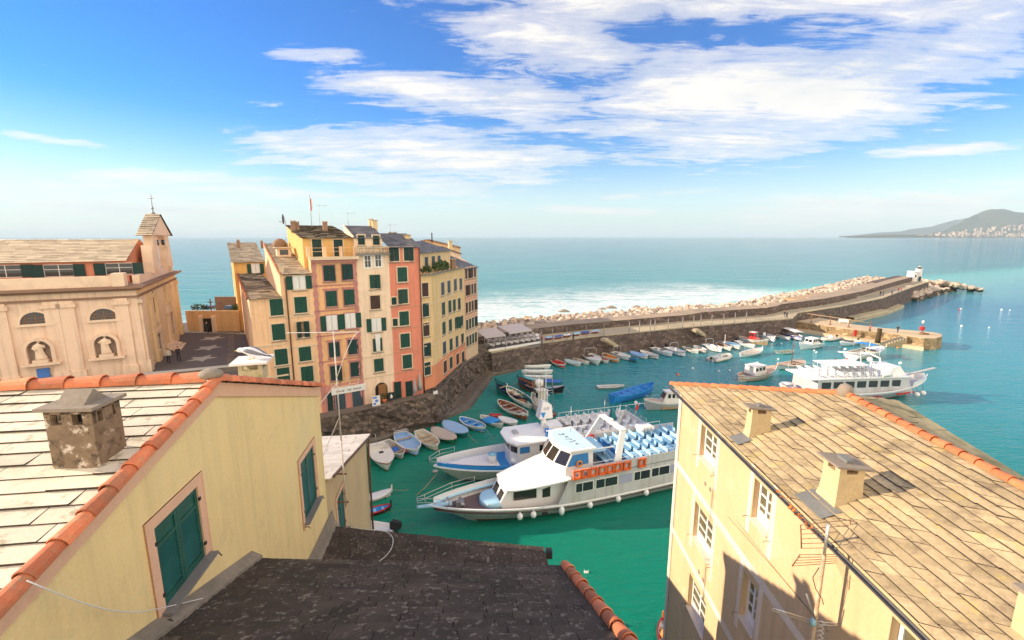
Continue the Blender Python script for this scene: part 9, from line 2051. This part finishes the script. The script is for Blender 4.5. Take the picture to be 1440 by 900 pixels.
mb = MB(); mb.hexa([(X3(.745), -1.35, 4.05), (X3(.765), -1.35, 4.05), (X3(.765), 1.35, 4.05), (X3(.745), 1.35, 4.05)], [(X3(.725), -1.2, 4.75), (X3(.742), -1.2, 4.75), (X3(.742), 1.2, 4.75), (X3(.725), 1.2, 4.75)]); mb.build('windscreen', GLASS, w3h)
for k in range(9):
 for y in (-1.5, .1, 1.6):
  mb = MB(); x = X3(.12) + 1.3 * k; mb.box((x, y, 4.08), (.42, 1.3, .06)); mb.box((x - .2, y, 4.24), (.05, 1.3, .24)); mb.box((x, y, 3.86), (.25, 1.1, .4)); mb.build('bench', WHITE2, F3)
mb = MB(); mb.box((X3(.36), .4, 5.15), (6.5, 3.4, .08)); mb.build('sun_awning', CLOTHW, F3)
for x in (X3(.25), X3(.47)):
 for y in (-1.2, 2.0): mb = MB(); mb.tube([(x, y, 3.66), (x, y, 5.15)], .04, 6); mb.build('awning_pole', WHITE2, F3)
for sg in (-1, 1): rail_on(F3, [(X3(.06 + .06 * k), sg * (2.75 - .03 * k), 3.66) for k in range(11)], .95, WHITE2)
for sg in (-1, 1): mb = MB(); mb.tube([(X3(.58), sg * 1.9, 3.6), (X3(.55), sg * 1.7, 6.4), (X3(.55), 0, 6.6)], .12, 8); mb.build('arch_leg', WHITE2, F3)
mb = MB(); mb.tube([(X3(.56), 0, 6.5), (X3(.33), .4, 6.9)], .1, 6); mb.tube([(X3(.58), 1.0, 6.4), (X3(.58), 1.0, 8.3)], .04, 6); mb.tube([(X3(.575), -1.0, 6.4), (X3(.575), -1.0, 7.8)], .03, 6); mb.build('mast_boom', WHITE2, F3)
mb = MB(); mb.ball((X3(.60), 1.1, 5.4), .4, 12); mb.build('radar_dome', WHITE2, F3)
mb = MB(); mb.tube([(X3(.62), -2.3, 4.1), (X3(.56), -2.4, 4.1)], .38, 10); mb.build('raft_canister', WHITE2, F3)
ts = [.80, .86, .92, .96, .99]
for sg in (-1, 1):
 mb = MB(); mb.loft([[(X3(t), sg * (w3(t) - .05), s3(t) - .2), (X3(t), sg * (w3(t) + .08), s3(t) + .75), (X3(t), sg * (w3(t) - .04), s3(t) + .75), (X3(t), sg * max(.02, w3(t) - .16), s3(t) - .2)] for t in ts], closed_ring=True, smooth=False); mb.build('bulwark', WHITE2, F3)
mb = MB(); mb.bar((X3(.88), .8, s3(.9) + .7), (X3(1) + 1.3, .2, s3(1) + 1.5), .5, .1); mb.build('gangway', GREYP, F3)
mb = MB(); mb.loft([[(X3(t), -w3(t), .75), (X3(t), -w3(t) - .08, .78), (X3(t), -w3(t) - .08, .95), (X3(t), -w3(t), .98)] for t in [.1 + .05 * k for k in range(10)]], closed_ring=True, smooth=False); mb.build('rubbing_strake', DKRED, F3)
mb = MB(); mb.loft([[(X3(t), -w3(t) * .97, 1.0), (X3(t), -w3(t) * .97 - .07, 1.0), (X3(t), -w3(t) * .985 - .07, 1.25), (X3(t), -w3(t) * .985, 1.25)] for t in (.66, .70, .74, .78, .82)], closed_ring=True, smooth=False); mb.build('hull_lettering', RED, F3)
for t, lab in ((.86, 'fender hanging under the bow of the far white ferry'), (.93, 'fender hanging at the very bow of the far white ferry')):
 p = Matrix.Rotation(F3.rotation_euler.z, 3, 'Z') @ Vector((X3(t), -w3(t) * .8 - .35, .6)) + F3.location; th_ = thing('fender', 'white round ' + lab, 'fender', p); mb = MB(); mb.ball((0, 0, 0), .4, 12); mb.build('ball', WHITE2, th_); mb = MB(); mb.tube([(0, 0, .35), (0, .2, 1.1)], .03, 5); mb.build('rope', DARK, th_)
